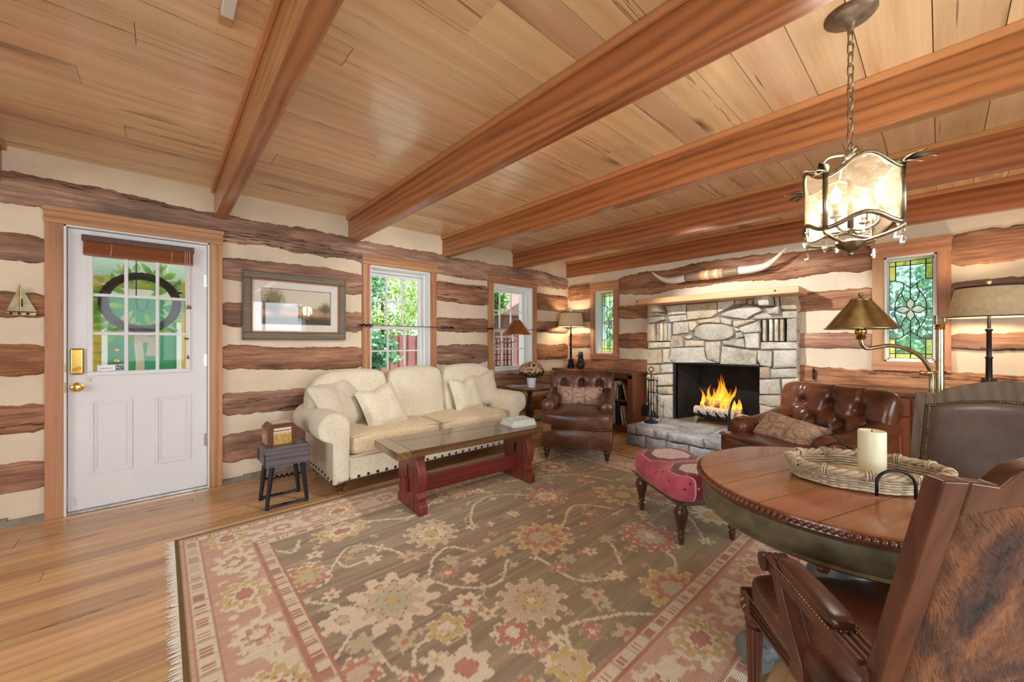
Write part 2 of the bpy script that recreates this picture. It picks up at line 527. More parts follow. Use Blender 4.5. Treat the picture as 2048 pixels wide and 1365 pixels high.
M['shade'] = plain('parchment_shade', (206, 190, 156), .8, 0, 0, .05, 6)
M['shade_trim'] = plain('dark_braid', (70, 62, 54), .7)
M['pane'] = glass('window_glass', (250, 255, 253), .010, edge=.05)
M['lead'] = plain('lead_came', (44, 46, 44), .45, .5)
M['nail'] = metal('antique_nail', (150, 126, 92), .32, .1, (96, 78, 54))
M['darknail'] = metal('black_nail', (66, 60, 54), .3)
M['leaf'] = plain('leaf_green', (110, 170, 60), .5, 0, 0, .3, 3)
# ================================================================ the room shell
XW, YW = 4.96, 4.10        # fireplace wall plane, door wall plane
XL, YF = -3.0, -2.6        # the two walls behind the camera
ZC = 2.50

# floor ---------------------------------------------------------------
floor = ob('floor', box(XL, XW + .1, YF, YW + .05, -.12, -.022), M['shell'])
tag(floor, kind='structure', label='wide pine plank floor with dark nail holes', cat='floor')
rf = random.Random(3)
y = YW + .02; row = 0
while y > YF:
    w = rf.choice([.10, .115, .125, .14])
    x = XL - rf.random() * 1.5
    while x < XW:
        L = rf.uniform(1.5, 3.3)
        a, b = max(x, XL), min(x + L, XW + .02)
        if b - a > .02:
            d = rf.uniform(0, .0012)
            ob('plank', box(a + .0012, b - .0012, max(y - w, YF) + .0013, y - .0013, -.022, 0 - d), M['floor'], floor)
        x += L
    y -= w; row += 1

# ceiling -------------------------------------------------------------
ceil = ob('ceiling', box(XL, XW + .2, YF, YW + .2, ZC + .022, ZC + .12), M['shell'])
tag(ceil, kind='structure', label='varnished pine board ceiling on deep dark beams', cat='ceiling')
y = YW + .1
while y > YF:
    w = rf.choice([.15, .17, .185, .2, .22])
    x = XL - rf.random() * 2
    while x < XW:
        L = rf.uniform(2.2, 4.5)
        a, b = max(x, XL), min(x + L, XW + .15)
        if b - a > .02:
            d = rf.uniform(0, .002)
            ob('ceiling_board', box(a + .001, b - .001, max(y - w, YF) + .0016, y - .0016, ZC + d, ZC + .022), M['ceil'], ceil)
        x += L
    y -= w
BEAMS = [-.86, .325, 1.428, 2.556, 3.725, 4.905]
for i, bx in enumerate(BEAMS):
    w = .085; zb = 2.252
    bm_ = ob('beam', box(bx, bx + w, YF, YW + (.06 if i < 5 else -.0), zb, ZC), M['beam'], ceil, bevel=.004)
    for s, e in ((bx - .022, bx), (bx + w, bx + w + .022)):
        if e > XW: continue
        ob('beam_moulding', box(s, e, YF, YW + .005, ZC - .035, ZC), M['beam_trim'], bm_, bevel=.004)
BEAM_Z = 2.252

# track light fixed along the second beam, its end shows at the top of the picture
trk = thing('track_light', 'brass and white ceiling track light along the beam nearest the door', 'track light', (.187, 1.87, ZC))
ob('track_rail', box(-.02, .02, -2.2, -.02, -.03, 0), M['white'], trk, bevel=.003)
ob('end_plate', box(-.022, .022, -.10, .06, -.012, 0), plain('track_brass_plate', (206, 172, 116), .4), trk, bevel=.002)

# hewn logs and plaster chinking ----------------------------------------
rl = random.Random(11)
def interp(L, s):
    if not isinstance(L, (list, tuple)): return L
    L = sorted(L)
    if s <= L[0][0]: return L[0][1]
    for (a, p), (b, q) in zip(L, L[1:]):
        if s <= b: return p + (q - p) * (s - a) / (b - a)
    return L[-1][1]

def log(parent, axis, a0, a1, z0, z1, amp=.022):
    sd = rl.random() * 90
    n = max(4, int((a1 - a0) / .018))
    out = .026 + rl.random() * .012
    V = []; F = []
    for i in range(n + 1):
        s = a0 + (a1 - a0) * i / n
        zt = interp(z1, s) + amp * nz(s * 2.3, sd) + amp * .5 * nz(s * 13, sd + 5) + amp * .35 * nz(s * 37, sd + 7)
        zb = interp(z0, s) + amp * nz(s * 2.1, sd + 20) + amp * .5 * nz(s * 12, sd + 25) + amp * .35 * nz(s * 35, sd + 27)
        if a1 - a0 < 3 or True:
            for e in (a0, a1):          # worn log ends
                k = abs(s - e)
                if k < .05: zt -= (.05 - k) * .35; zb += (.05 - k) * .35
        h = zt - zb
        o = out + .006 * nz(s * 1.7, sd + 40)
        for fz, fo in ((0, -.03), (.015, .35), (.09, .85), (.3, 1.0 + .18 * nz(s * 6, sd + 60)), (.52, .92 + .3 * nz(s * 5, sd + 70)), (.75, 1.02 + .18 * nz(s * 6, sd + 80)), (.92, .85), (.985, .35), (1, -.03)):
            dd = o * fo
            z = zb + h * fz
            V.append((s, YW + .012 - dd, z) if axis == 'A' else (XW + .012 - dd, s, z))
    for i in range(n):
        for j in range(8):
            F.append((i * 9 + j, (i + 1) * 9 + j, (i + 1) * 9 + j + 1, i * 9 + j + 1))
    F.append(tuple(range(9))); F.append(tuple(n * 9 + j for j in range(9)))
    return ob('log', (V, F), M['logx'] if axis == 'A' else M['logy'], parent, smooth=True, angle=50)

def wall_boxes(axis, s0, s1, z1, holes, t0, t1):
    """solid wall slabs around rectangular holes (a,b,za,zb)"""
    cuts = sorted({s0, s1, *[h[0] for h in holes], *[h[1] for h in holes]})
    gs = []
    for a, b in zip(cuts, cuts[1:]):
        if b - a < 1e-6: continue
        hs_ = sorted([(h[2], h[3]) for h in holes if h[0] < (a + b) / 2 < h[1]])
        z = -.02
        for za, zb in hs_ + [(z1, z1)]:
            if za - z > 1e-4:
                gs.append(box(a, b, t0, t1, z, za) if axis == 'A' else box(t0, t1, a, b, z, za))
            z = zb
    return join(*gs)

D0, D1, DH = -.505, .293, 2.03
W1 = (1.645, 2.375, .80, 2.036)
W2 = (3.345, 4.105, .80, 2.010)
wallA = ob('wall_back', wall_boxes('A', XL, XW + .35, ZC + .02, [(D0, D1, -.02, DH), W1, W2], YW + .004, YW + .27), M['chink'])
tag(wallA, kind='structure', label='hewn log wall with cream chinking around the white door and two windows', cat='wall')
S1, S2, S3, S4 = (XL, -.592), (.374, 1.568), (2.468, 3.268), (4.2, 4.925)
log(wallA, 'A', XL, 4.925, [(-1, 2.12), (-.69, 2.12), (.49, 2.05), (1.5, 2.06), (2.66, 2.02), (4.5, 2.05)], [(-.7, 2.34), (.49, 2.30), (1.5, 2.285), (2.66, 2.27), (4.5, 2.29), (4.9, 2.23)], .03)
for sg, rows in ((S1, [(1.74, 1.94), (1.37, 1.55), (1.0, 1.2), (.6, .8), (.22, .41)]),
                 (S2, [([(.4, 1.74), (1.55, 1.70)], 1.945), ([(.4, 1.34), (1.5, 1.32)], [(.4, 1.56), (1.5, 1.53)]), ([(.4, .96), (1.5, .93)], [(.4, 1.19), (1.5, 1.16)])]),
                 (S3, [(1.70, 1.96), (1.33, 1.52), (.92, 1.17)]),
                 (S4, [(1.69, 1.95), (1.34, 1.53), (.93, 1.18)])):
    for z0, z1 in rows: log(wallA, 'A', sg[0], sg[1], z0, z1)
log(wallA, 'A', .374, 4.925, [(.4, .57), (4.9, .52)], [(.4, .78), (1.6, .76), (4.9, .76)])
log(wallA, 'A', .374, 4.925, .17, .42)
for a, b in ((XL, -.592), (.374, XW)):
    ob('mortar_fillet', join(*[box(a + (b - a) * i / 30, a + (b - a) * (i + 1) / 30, YW - .018 - .01 * rl.random(), YW + .01, 0, .035 + .025 * rl.random()) for i in range(30)]), M['sill'], wallA)

H1 = (3.225, 3.555, 1.03, 1.975)
H2 = (.018, .345, 1.035, 1.985)
HF = (1.31, 2.27, -.02, .96)
wallB = ob('wall_right', wall_boxes('B', YF, YW + .3, ZC + .02, [H1, H2, HF], XW + .004, XW + .27), M['chink'])
tag(wallB, kind='structure', label='hewn log wall with cream chinking behind the stone fireplace', cat='wall')
log(wallB, 'B', 3.63, 4.08, 1.87, 2.12)
log(wallB, 'B', .43, 3.14, [(.4, 1.87), (1.6, 1.9), (2.9, 1.87)], [(.4, 2.13), (1.4, 2.2), (2.2, 2.19), (3.1, 2.16)], .035)
log(wallB, 'B', YF, -.06, 1.855, [(-1, 2.15), (0, 2.12)], .03)
for z0, z1 in ((1.53, 1.73), (1.11, 1.34)):
    log(wallB, 'B', 3.635, 4.08, z0, z1); log(wallB, 'B', 2.55, 3.138, z0, z1)
for z0, z1 in ((1.525, 1.725), (1.145, 1.295)):
    log(wallB, 'B', .43, 1.05, z0, z1); log(wallB, 'B', YF, -.062, z0, z1)
for z0, z1 in ((.77, .955), (.38, .58), (.05, .22)):
    log(wallB, 'B', 2.5, 4.08, z0, z1); log(wallB, 'B', YF, 1.1, z0, z1)

# the walls behind the camera; left window band added to light the room
def far_wall(name, axis, s0, s1, t0, t1, hole, label):
    w = ob(name, wall_boxes(axis, s0, s1, ZC + .02, [hole], t0, t1), M['chink'])
    tag(w, kind='structure', label=label, cat='wall')
    a, b, za, zb = hole
    def bx(s0_, s1_, z0_, z1_):
        return box(s0_, s1_, t0 + .05, t1 - .05, z0_, z1_) if axis == 'A' else box(t0 + .05, t1 - .05, s0_, s1_, z0_, z1_)
    ob('window_frame', join(bx(a, b, za, za + .05), bx(a, b, zb - .05, zb), *[bx(a + (b - a) * i / 4 - .025, a + (b - a) * i / 4 + .025, za, zb) for i in range(5)], bx(a, b, (za + zb) / 2 - .02, (za + zb) / 2 + .02)), M['white'], w)
    return w
far_wall('wall_front', 'A', XL, XW + .3, YF - .25, YF, (-.9, 2.7, .7, 2.2), 'log wall with a wide window band behind the photographer')
far_wall('wall_left', 'B', YF, YW + .3, XL - .25, XL, (-.5, 2.5, .7, 2.2), 'side wall with a wide window band added for light left of the photographer')

# ---------------------------------------------------------------- windows in the door wall
def casing(parent, x0, x1, z0, z1, head, side, foot=False):
    y0, y1 = YW - .035, YW + .02
    ob('casing_board', box(x0 - side, x0, y0, y1, z0 - (.02 if foot else 0), z1), M['trim'], parent, bevel=.003)
    ob('casing_board', box(x1, x1 + side, y0, y1, z0 - (.02 if foot else 0), z1), M['trim'], parent, bevel=.003)
    ob('head_board', box(x0 - side - .004, x1 + side + .004, y0 - .006, y1, z1, z1 + head), M['trim_x'], parent, bevel=.003)
    ob('head_cap', box(x0 - side - .01, x1 + side + .01, y0 - .016, y1, z1 + head - .03, z1 + head + .004), M['trim_x'], parent, bevel=.003)

def sash(parent, x0, x1, z0, z1, yc, cols=3, rows=2):
    r = .038; t = .032
    w = ob('sash', join(box(x0, x0 + r, yc, yc + t, z0, z1), box(x1 - r, x1, yc, yc + t, z0, z1), box(x0 + r, x1 - r, yc, yc + t, z0, z0 + r), box(x0 + r, x1 - r, yc, yc + t, z1 - r, z1)), M['white'], parent, bevel=.003)
    ix0, ix1, iz0, iz1 = x0 + r, x1 - r, z0 + r, z1 - r
    pw = (ix1 - ix0) / cols; ph = (iz1 - iz0) / rows
    mu = []
    for i in range(1, cols): mu.append(box(ix0 + i * pw - .009, ix0 + i * pw + .009, yc + .004, yc + t - .004, iz0, iz1))
    for j in range(1, rows): mu.append(box(ix0, ix1, yc + .006, yc + t - .006, iz0 + j * ph - .009, iz0 + j * ph + .009))
    ob('muntin', join(*mu), M['white'], w, bevel=.002)
    for i in range(cols):
        for j in range(rows):
            ob('pane', box(ix0 + i * pw + .008, ix0 + (i + 1) * pw - .008, yc + t / 2 - .002, yc + t / 2 + .002, iz0 + j * ph + .008, iz0 + (j + 1) * ph - .008), M['pane'], w)

def sash_window(name, w, label):
    x0, x1, z0, z1 = w
    r = thing(name, label, 'window', ((x0 + x1) / 2, YW, z0), kind='structure', room=True)
    r2 = r
    j = .02
    ob('jamb_liner', join(box(x0, x0 + j, YW - .02, YW + .26, z0, z1), box(x1 - j, x1, YW - .02, YW + .26, z0, z1), box(x0 + j, x1 - j, YW - .02, YW + .26, z1 - j, z1), box(x0 + j, x1 - j, YW - .03, YW + .26, z0, z0 + j),
       box(x0 + j, x0 + j + .02, YW + .07, YW + .09, z0, z1), box(x1 - j - .02, x1 - j, YW + .07, YW + .09, z0, z1)), M['white'], r2, bevel=.002)
    zm = 1.375
    casing(r2, x0, x1, z0 - .1, z1, .095, .08)
    sash(r2, x0 + j, x1 - j, zm - .02, z1 - j - .03, YW + .15)
    ob('head_stop', box(x0 + j, x1 - j, YW + .09, YW + .2, z1 - j - .03, z1 - j), M['white'], r2)
    sash(r2, x0 + j, x1 - j, z0 + j, zm + .02, YW + .105)
    return r
sash_window('window_1', W1, 'white double-hung window above the middle of the cream sofa')
sash_window('window_2', W2, 'white double-hung window behind the copper-shaded floor lamp')

# wrought curtain rods across both windows, twisted arrow ends
def curtain_rod(x0, x1, z, label):
    t = thing('curtain_rod', label, 'curtain rod', (x0, YW - .07, z), group='thin iron curtain rods')
    L = x1 - x0
    ob('rod', tube([(0.05, 0, 0), (L - .05, 0, 0)], .006, 8), M['steel'], t, smooth=True)
    for s, e in ((1, 0), (-1, L)):
        pts = [(e + s * .01 * i, .012 * math.cos(i * 1.4), .012 * math.sin(i * 1.4)) for i in range(11)]
        ob('twisted_finial', tube(pts, .008, 6), M['iron'], t, smooth=True)
        ob('finial_point', mv(rot(lathe([(.012, 0), (.009, .03), (1e-4, .07)], 8), 'Y', -90 * s), e), M['iron'], t, smooth=True)
        ob('bracket', join(tube([(e + s * .1, 0, 0), (e + s * .1, .035, 0)], .006, 6), mv(rot(lathe([(.018, 0), (.018, .006)], 10), 'X', 90), e + s * .1, .036)), M['iron'], t, smooth=True)
curtain_rod(1.555, 2.63, 1.385, 'thin iron curtain rod across the window above the sofa')
curtain_rod(3.255, 4.285, 1.385, 'thin iron curtain rod across the window behind the floor lamp')

# ---------------------------------------------------------------- the white entrance door
door = thing('door_1', 'white panelled entrance door with nine glass panes and brass lock', 'door', (-.106, YW, 0), kind='structure', room=True)
dr = door
casing(dr, D0, D1, .0, DH, .11, .086)
ob('jamb', join(box(D0, D0 + .012, YW - .034, YW + .2, 0, DH), box(D1 - .012, D1, YW - .034, YW + .2, 0, DH), box(D0, D1, YW - .034, YW + .2, DH - .012, DH)), M['white'], dr, bevel=.001)
SX0, SX1, SZ0, SZ1 = D0 + .016, D1 - .016, .02, DH - .016
GX0, GX1, GZ0, GZ1 = -.372, .146, .995, 1.835
y0, y1 = YW + .0, YW + .045
ob('door_slab', join(box(SX0, GX0, y0, y1, SZ0, SZ1), box(GX1, SX1, y0, y1, SZ0, SZ1), box(GX0, GX1, y0, y1, SZ0, GZ0), box(GX0, GX1, y0, y1, GZ1, SZ1)), M['white'], dr)
def ring(x0, x1, z0, z1, w, ya, yb):
    return join(box(x0, x1, ya, yb, z0, z0 + w), box(x0, x1, ya, yb, z1 - w, z1), box(x0, x0 + w, ya, yb, z0 + w, z1 - w), box(x1 - w, x1, ya, yb, z0 + w, z1 - w))
ob('glazing_frame', ring(-.398, .172, .968, 1.862, .030, YW - .014, YW + .001), M['white'], dr, bevel=.004)
for a, b in ((-.384, -.166), (-.041, .175)):
    ob('raised_panel', join(ring(a, b, .26, .79, .018, YW - .008, YW + .001), ring(a + .03, b - .03, .29, .76, .006, YW - .004, YW + .001)), M['white'], dr, bevel=.003)
cw = (GX1 - GX0) / 3; rh = (GZ1 - GZ0) / 3
ob('muntin', join(*[box(GX0 + i * cw - .0105, GX0 + i * cw + .0105, YW - .006, YW + .04, GZ0, GZ1) for i in (1, 2)], *[box(GX0, GX1, YW - .004, YW + .038, GZ0 + i * rh - .0105, GZ0 + i * rh + .0105) for i in (1, 2)]), M['white'], dr, bevel=.003)
for i in range(3):
    for j in range(3):
        ob('pane', box(GX0 + i * cw + .01, GX0 + (i + 1) * cw - .01, YW + .018, YW + .022, GZ0 + j * rh + .01, GZ0 + (j + 1) * rh - .01), M['pane'], dr)
lk = ob('keypad_lock', box(-.478, -.41, YW - .026, YW, .982, 1.168), M['brass'], dr, bevel=.012, seg=3)
ob('thumb_turn', xf(mv(cbox(0, 0, 0, .045, .016, .014)), Matrix.Translation((-.442, YW - .032, 1.025)) @ Matrix.Rotation(R(-25), 4, 'Y')), M['brass'], lk, bevel=.005)
ob('cover_seam', box(-.474, -.414, YW - .0268, YW - .025, 1.083, 1.085), M['abrass'], lk)
kn = ob('door_knob', mv(rot(lathe([(.033, 0), (.033, .006), (.013, .012), (.012, .03), (.024, .036), (.029, .05), (.024, .062), (.012, .066), (1e-4, .066)], 20), 'X', 90), -.445, YW, .893), M['brass'], dr, smooth=True)
for z in (.40, 1.06, 1.72):
    ob('hinge', join(box(.258, .276, YW - .004, YW, z - .05, z + .05), mv(tube([(0, 0, -.05), (0, 0, .05)], .007, 8), .277, YW - .006, z)), M['steel'], dr, smooth=True)
ob('strike_plate', join(box(D0 + .004, D0 + .010, YW - .036, YW - .02, 1.0, 1.06), box(D0 + .004, D0 + .010, YW - .036, YW - .02, .86, .93)), M['brass'], dr)
ob('contact_sensor', join(box(-.40, -.385, YW - .012, YW, .93, .957), box(-.472, -.458, YW - .012, YW, .06, .11)), M['paper'], dr)
ob('threshold', box(D0, D1, YW - .03, YW + .12, 0, .018), M['steel'], dr, bevel=.004)
# ---------------------------------------------------------------- lettering helper
def text_geo(body, size=.1, depth=.001):
    cu = bpy.data.curves.new('lettering', 'FONT')
    cu.body = body; cu.size = size; cu.extrude = depth; cu.align_x = 'CENTER'; cu.align_y = 'CENTER'
    o = bpy.data.objects.new('lettering_tmp', cu); C.objects.link(o)
    dg = bpy.context.evaluated_depsgraph_get(); dg.update()
    me = bpy.data.meshes.new_from_object(o.evaluated_get(dg))
    V = [tuple(v.co) for v in me.vertices]; F = [tuple(p.vertices) for p in me.polygons]
    bpy.data.objects.remove(o); bpy.data.curves.remove(cu); bpy.data.meshes.remove(me)
    return rot((V, F), 'X', 90)       # stands upright, read from -y

st = thing('window_sticker', 'white and blue alarm company sticker reading ADT on door glass', 'sticker', (-.275, YW + .014, 1.022))
ob('sticker_card', box(-.075, .075, -.001, .001, -.022, .022), plain('sticker_white', (240, 242, 244), .4), st)
ob('blue_panel', box(.018, .07, -.002, -.001, -.017, .017), plain('sticker_blue', (24, 44, 110), .4), st)
ob('lettering', mv(text_geo('ADT', .026, .0004), .044, -.0025, 0), M['white'], st)
ob('small_lettering', mv(text_geo('secured by', .014, .0004), -.028, -.0018, -.002), plain('sticker_ink', (40, 44, 60), .5), st)

# bamboo blind pulled up above the door glass
bl = thing('window_blind', 'raised wooden slat blind with brown headrail on the entrance door', 'blind', (-.113, YW - .03, 1.838))
M['slat'] = wood('blind_slat', (186, 112, 72), (138, 76, 46), 0, 2, .45, 0, .1, False, 0, .25, .12)
ob('headrail', box(-.307, .307, -.028, .02, .092, .135), plain('headrail_brown', (88, 54, 44), .45), bl, bevel=.003)
for i in range(13):
    ob('slat', mv(rot(box(-.300, .300, -.022, .018, -.0016, .0016), 'X', -14 + 3 * nz(i * 3.1)), 0, 0, .000 + i * .0074), M['slat'], bl)
for x in (-.16, .17):
    ob('ladder_cord', tube([(x + .012 * nz(i * 1.7, x), -.027 - .003 * (i % 2), .088 - i * .0075) for i in range(13)], .0014, 5), M['paper'], bl)
ob('lift_cord', tube([(.250, -.03, .1), (.252, -.032, -.25), (.256, -.033, -.66)], .0015, 5), M['paper'], bl)
ob('tilt_cord', tube([(.278, -.03, .1), (.28, -.032, -.33)], .0015, 5), M['paper'], bl)
ob('tilt_cord', tube([(.262, -.03, .1), (.266, -.032, -.33)], .0015, 5), M['paper'], bl)
tas = lathe([(.003, .03), (.006, .022), (.005, .016), (.010, .004), (.011, 0), (1e-4, -.002)], 10)
M['tassel'] = plain('wood_tassel', (150, 96, 56), .45)
for x, z in ((.28, -.36), (.266, -.36), (.268, -.76)):
    ob('tassel', mv(tas, x, -.033, z), M['tassel'], bl, smooth=True)
ob('lift_cord_end', tube([(.256, -.033, -.66), (.268, -.033, -.73)], .0015, 5), M['paper'], bl)
ob('cord_stop', mv(ball(.012, 6, 1.4, .8, .8), .258, -.033, -.60), M['tassel'], bl, smooth=True)

# twig wreath on the outside of the door
wr = thing('wreath', 'twig wreath with green leaves and a pale ribbon outside the door glass', 'wreath', (-.118, YW + .10, 1.52))
M['twig'] = plain('dark_twig', (62, 46, 40), .8, 0, 0, .15, 30)
rw = random.Random(5)
for k in range(7):
    ph = k * .9; pts = []
    for i in range(48):
        a = 2 * PI * i / 48
        rr = .208 + .020 * math.cos(a * 5 + ph); yy = .020 * math.sin(a * 5 + ph)
        pts.append((rr * math.cos(a), yy, rr * math.sin(a)))
    ob('twig_strand', tube(pts, .011, 6, True), M['twig'], wr, smooth=True)
def leaf_geo(L, W, bend=.15):
    V = []; F = []
    n = 5
    for i in range(n + 1):
        t = i / n; w = W * math.sin(PI * min(t * .96 + .04, 1)) ** .8 * (1 - .3 * t)
        zz = -bend * L * t * t
        V += [(-w, t * L, zz + .12 * w), (0, t * L, zz), (w, t * L, zz + .12 * w)]
    for i in range(n):
        for j in range(2):
            F.append((i * 3 + j, i * 3 + j + 1, i * 3 + j + 4, i * 3 + j + 3))
    return V, F
def leafy(name, c, c2):
    t = NT(name)
    f = t.noise(t.coords((1, 1, 1)), 9, 3)
    col = t.ramp(f, [(.3, lin(c)), (.75, lin(c2))])
    t.fin(col, .45)
    tl = t.n('BsdfTranslucent', i_Color=col)
    mx = t.n('MixShader', i_0=.5, i_1=t.b.outputs[0], i_2=tl.outputs[0])
    t.t.links.new(mx.outputs[0], t.out.inputs['Surface'])
    return t.m
M['wleaf'] = leafy('wreath_leaf', (96, 150, 52), (176, 214, 116))
M['wleaf2'] = leafy('wreath_leaf_pale', (150, 176, 110), (206, 214, 160))
lm = [mesh_from('leaf', leaf_geo(.10, .030), M['wleaf'], True), mesh_from('leaf', leaf_geo(.12, .016), M['wleaf2'], True), mesh_from('leaf', leaf_geo(.085, .026), M['wleaf2'], True), mesh_from('leaf', leaf_geo(.13, .024), M['wleaf'], True)]
for i in range(92):
    a = rw.uniform(0, 2 * PI); inw = rw.random() < .22
    r0 = rw.uniform(.18, .25); da = rw.uniform(-1.0, 1.0)
    o = link('leaf', rw.choice(lm), wr)
    dirn = a + da + (PI if inw else 0)
    dx, dz = math.cos(dirn), math.sin(dirn)
    yv = Vector((dx, rw.uniform(.0, .45), dz)).normalized()
    zv = Vector((rw.uniform(-.6, .6), -1, rw.uniform(-.6, .6))); zv = (zv - yv * zv.dot(yv)).normalized(); xv = yv.cross(zv)
    m = Matrix((xv, yv, zv)).transposed().to_4x4(); m.translation = (r0 * math.cos(a), rw.uniform(.012, .05), r0 * math.sin(a))
    o.matrix_basis = m
M['ribbon'] = fabric('burlap_ribbon', (226, 214, 196), (190, 172, 146), 200, .3, .9, False)
def ribbon(pts, w):
    P = smooth_line(pts, 5); V = []; F = []
    for i, p in enumerate(P):
        V += [(p[0] - w / 2, p[1], p[2]), (p[0] + w / 2, p[1] + .004, p[2])]
    for i in range(len(P) - 1): F.append((2 * i, 2 * i + 1, 2 * i + 3, 2 * i + 2))
    return V, F
for pts, w in (([(0, .03, -.2), (-.02, .035, -.3), (-.01, .05, -.5), (-.03, .04, -.66)], .05), ([(.01, .02, -.2), (.06, .03, -.28), (.05, .045, -.42)], .055), ([(0, .035, -.21), (.03, .03, -.26), (.01, .02, -.31), (-.015, .03, -.24)], .04)):
    ob('ribbon_tail', ribbon(pts, w), M['ribbon'], wr, smooth=True)
ob('hanger_strap', tube([(-.03, -.02, .35), (-.03, -.03, .0), (-.02, -.035, -.06), (.005, -.035, -.07), (.03, -.035, -.05), (.035, -.03, .02)], .004, 6), plain('blue_strap', (40, 58, 110), .6), wr)

# ---------------------------------------------------------------- framed print
pf = thing('framed_print', 'framed landscape print with white mat in a carved grey wood frame', 'picture', (.952, YW - .028, 1.536))
M['pframe'] = wood('weathered_frame', (128, 116, 96), (74, 62, 50), 0, 3, .5, 0, .4, False, .4, .3, .03)
W, H = .436, .306
def frame_ring(w, h, t, ya, yb): return ring(-w, w, -h, h, t, ya, yb)
ob('frame_moulding', frame_ring(W, H, .066, -.022, .02), M['pframe'], pf, bevel=.008)
bd = []
for i in range(58):
    for s in (-1, 1): bd.append(mv(ball(.007, 4), -W + .008 + (2 * W - .016) * i / 57, -.020, s * (H - .008)))
for i in range(40):
    for s in (-1, 1): bd.append(mv(ball(.007, 4), s * (W - .008), -.020, -H + .008 + (2 * H - .016) * i / 39))
tag(ob('carved_edge_beads', join(*bd), M['pframe'], pf, smooth='all'), kind='stuff')
ob('gilt_liner', frame_ring(W - .066, H - .066, .012, -.016, .012), plain('gilt_copper', (150, 96, 58), .4, .5), pf, bevel=.003)
ob('mat_board', ring(-(W - .07), W - .07, -(H - .07), H - .07, .071, -.004, .004), M['sky_mat'], pf)
ob('mat_bevel', frame_ring(W - .141, H - .141, .006, -.007, .003), plain('mat_line', (168, 150, 132), .7), pf)
# the print: sky, trees and sandy bank, in pigment only
t = NT('landscape_print')
v = t.coords(rand=False); sp = t.n('SeparateXYZ', i_0=v)
X, Z = sp.outputs[0], sp.outputs[2]
n1 = t.noise(v, 11, 5, .65); n2 = t.noise(v, 40, 4, .7)
zz = t.math('ADD', Z, t.math('MULTIPLY', t.math('SUBTRACT', n1, .5), .12))
base = t.ramp(t.n('MapRange', i_Value=zz, i_1=-.17, i_2=.17).outputs[0], [(.08, lin((74, 68, 54))), (.2, lin((112, 100, 80))), (.34, lin((196, 158, 126))), (.47, lin((150, 148, 130))), (.56, lin((220, 210, 190))), (1.0, lin((226, 216, 198)))])
def blob(cx, cz, rx, rz, soft=.35):
    dx = t.math('DIVIDE', t.math('SUBTRACT', X, cx), rx); dz = t.math('DIVIDE', t.math('SUBTRACT', Z, cz), rz)
    d = t.math('SQRT', t.math('ADD', t.math('MULTIPLY', dx, dx), t.math('MULTIPLY', dz, dz)))
    d = t.math('ADD', d, t.math('MULTIPLY', t.math('SUBTRACT', n2, .5), 1.9))
    return t.n('MapRange', i_Value=d, i_1=1.0 + soft, i_2=1.0 - soft, i_3=0.0, i_4=1.0).outputs[0]
col = t.mix(t.math('MULTIPLY', blob(-.20, .05, .085, .10), .85), base, lin((110, 106, 72)))
col = t.mix(t.math('MULTIPLY', blob(-.235, .01, .05, .045), .8), col, lin((74, 78, 62)))
col = t.mix(t.math('MULTIPLY', blob(-.185, -.02, .035, .05), .8), col, lin((80, 80, 92)))
col = t.mix(t.math('MULTIPLY', blob(.245, .0, .05, .05), .85), col, lin((96, 84, 54)))
col = t.mix(t.math('MULTIPLY', blob(.05, -.13, .4, .04), .6), col, lin((70, 66, 54)))
ob('print_sheet', box(-(W - .143), W - .143, .001, .003, -(H - .143), H - .143), t.fin(col, .7), pf)
ob('picture_glass', box(-(W - .075), W - .075, -.0125, -.0105, -(H - .075), H - .075), glass('picture_glass', gl=.028, rough=.02, edge=.12), pf)
ob('backing', box(-(W - .02), W - .02, .006, .018, -(H - .02), H - .02), M['shade_trim'], pf)

# brass sailboat ornament left of the door
sb = thing('sailboat_ornament', 'small brass sailboat ornament on a log left of the door', 'ornament', (-.685, YW - .03, 1.40))
ob('hull', prism([(-.075, .01), (.065, .01), (.055, -.012), (-.05, -.012)], -.012, .006), M['abrass'], sb, bevel=.003)
ob('sail', prism([(-.065, .016), (.062, .016), (.035, .08), (-.006, .185), (-.012, .185)], -.004, .002), M['abrass'], sb, bevel=.001)
ob('mast', tube([(-.01, -.006, .01), (-.01, -.006, .19)], .003, 6), M['brass'], sb)
for x in (-.045, -.01, .025): ob('porthole', mv(rot(lathe([(.008, 0), (.008, .003)], 10), 'X', 90), x, -.012, 0), M['iron'], sb)
ob('sail_slot', box(-.004, .003, -.0055, -.0035, .045, .10), M['iron'], sb)

# outlet by the side table
oc = thing('wall_outlet', 'dark wall outlet plate low by the far window', 'outlet', (4.37, YW - .03, .31))
ob('cover_plate', box(-.038, .038, -.004, .006, -.06, .06), plain('dark_plate', (70, 50, 40), .4), oc, bevel=.003)
for z in (-.025, .025): ob('socket', box(-.016, .016, -.006, -.003, z - .014, z + .014), M['iron'], oc, bevel=.002)
# black cable bundle on the floor behind the stool
ca = thing('power_cable', 'coiled black power cable on the floor behind the metal-legged stool', 'cable', (.80, 3.93, .012))
ob('cable', tube([(-.17 + .34 * i / 60, .016 * math.sin(i * .9), .008 + .010 * math.cos(i * .9)) for i in range(61)], .007, 6), M['iron'], ca, smooth=True)

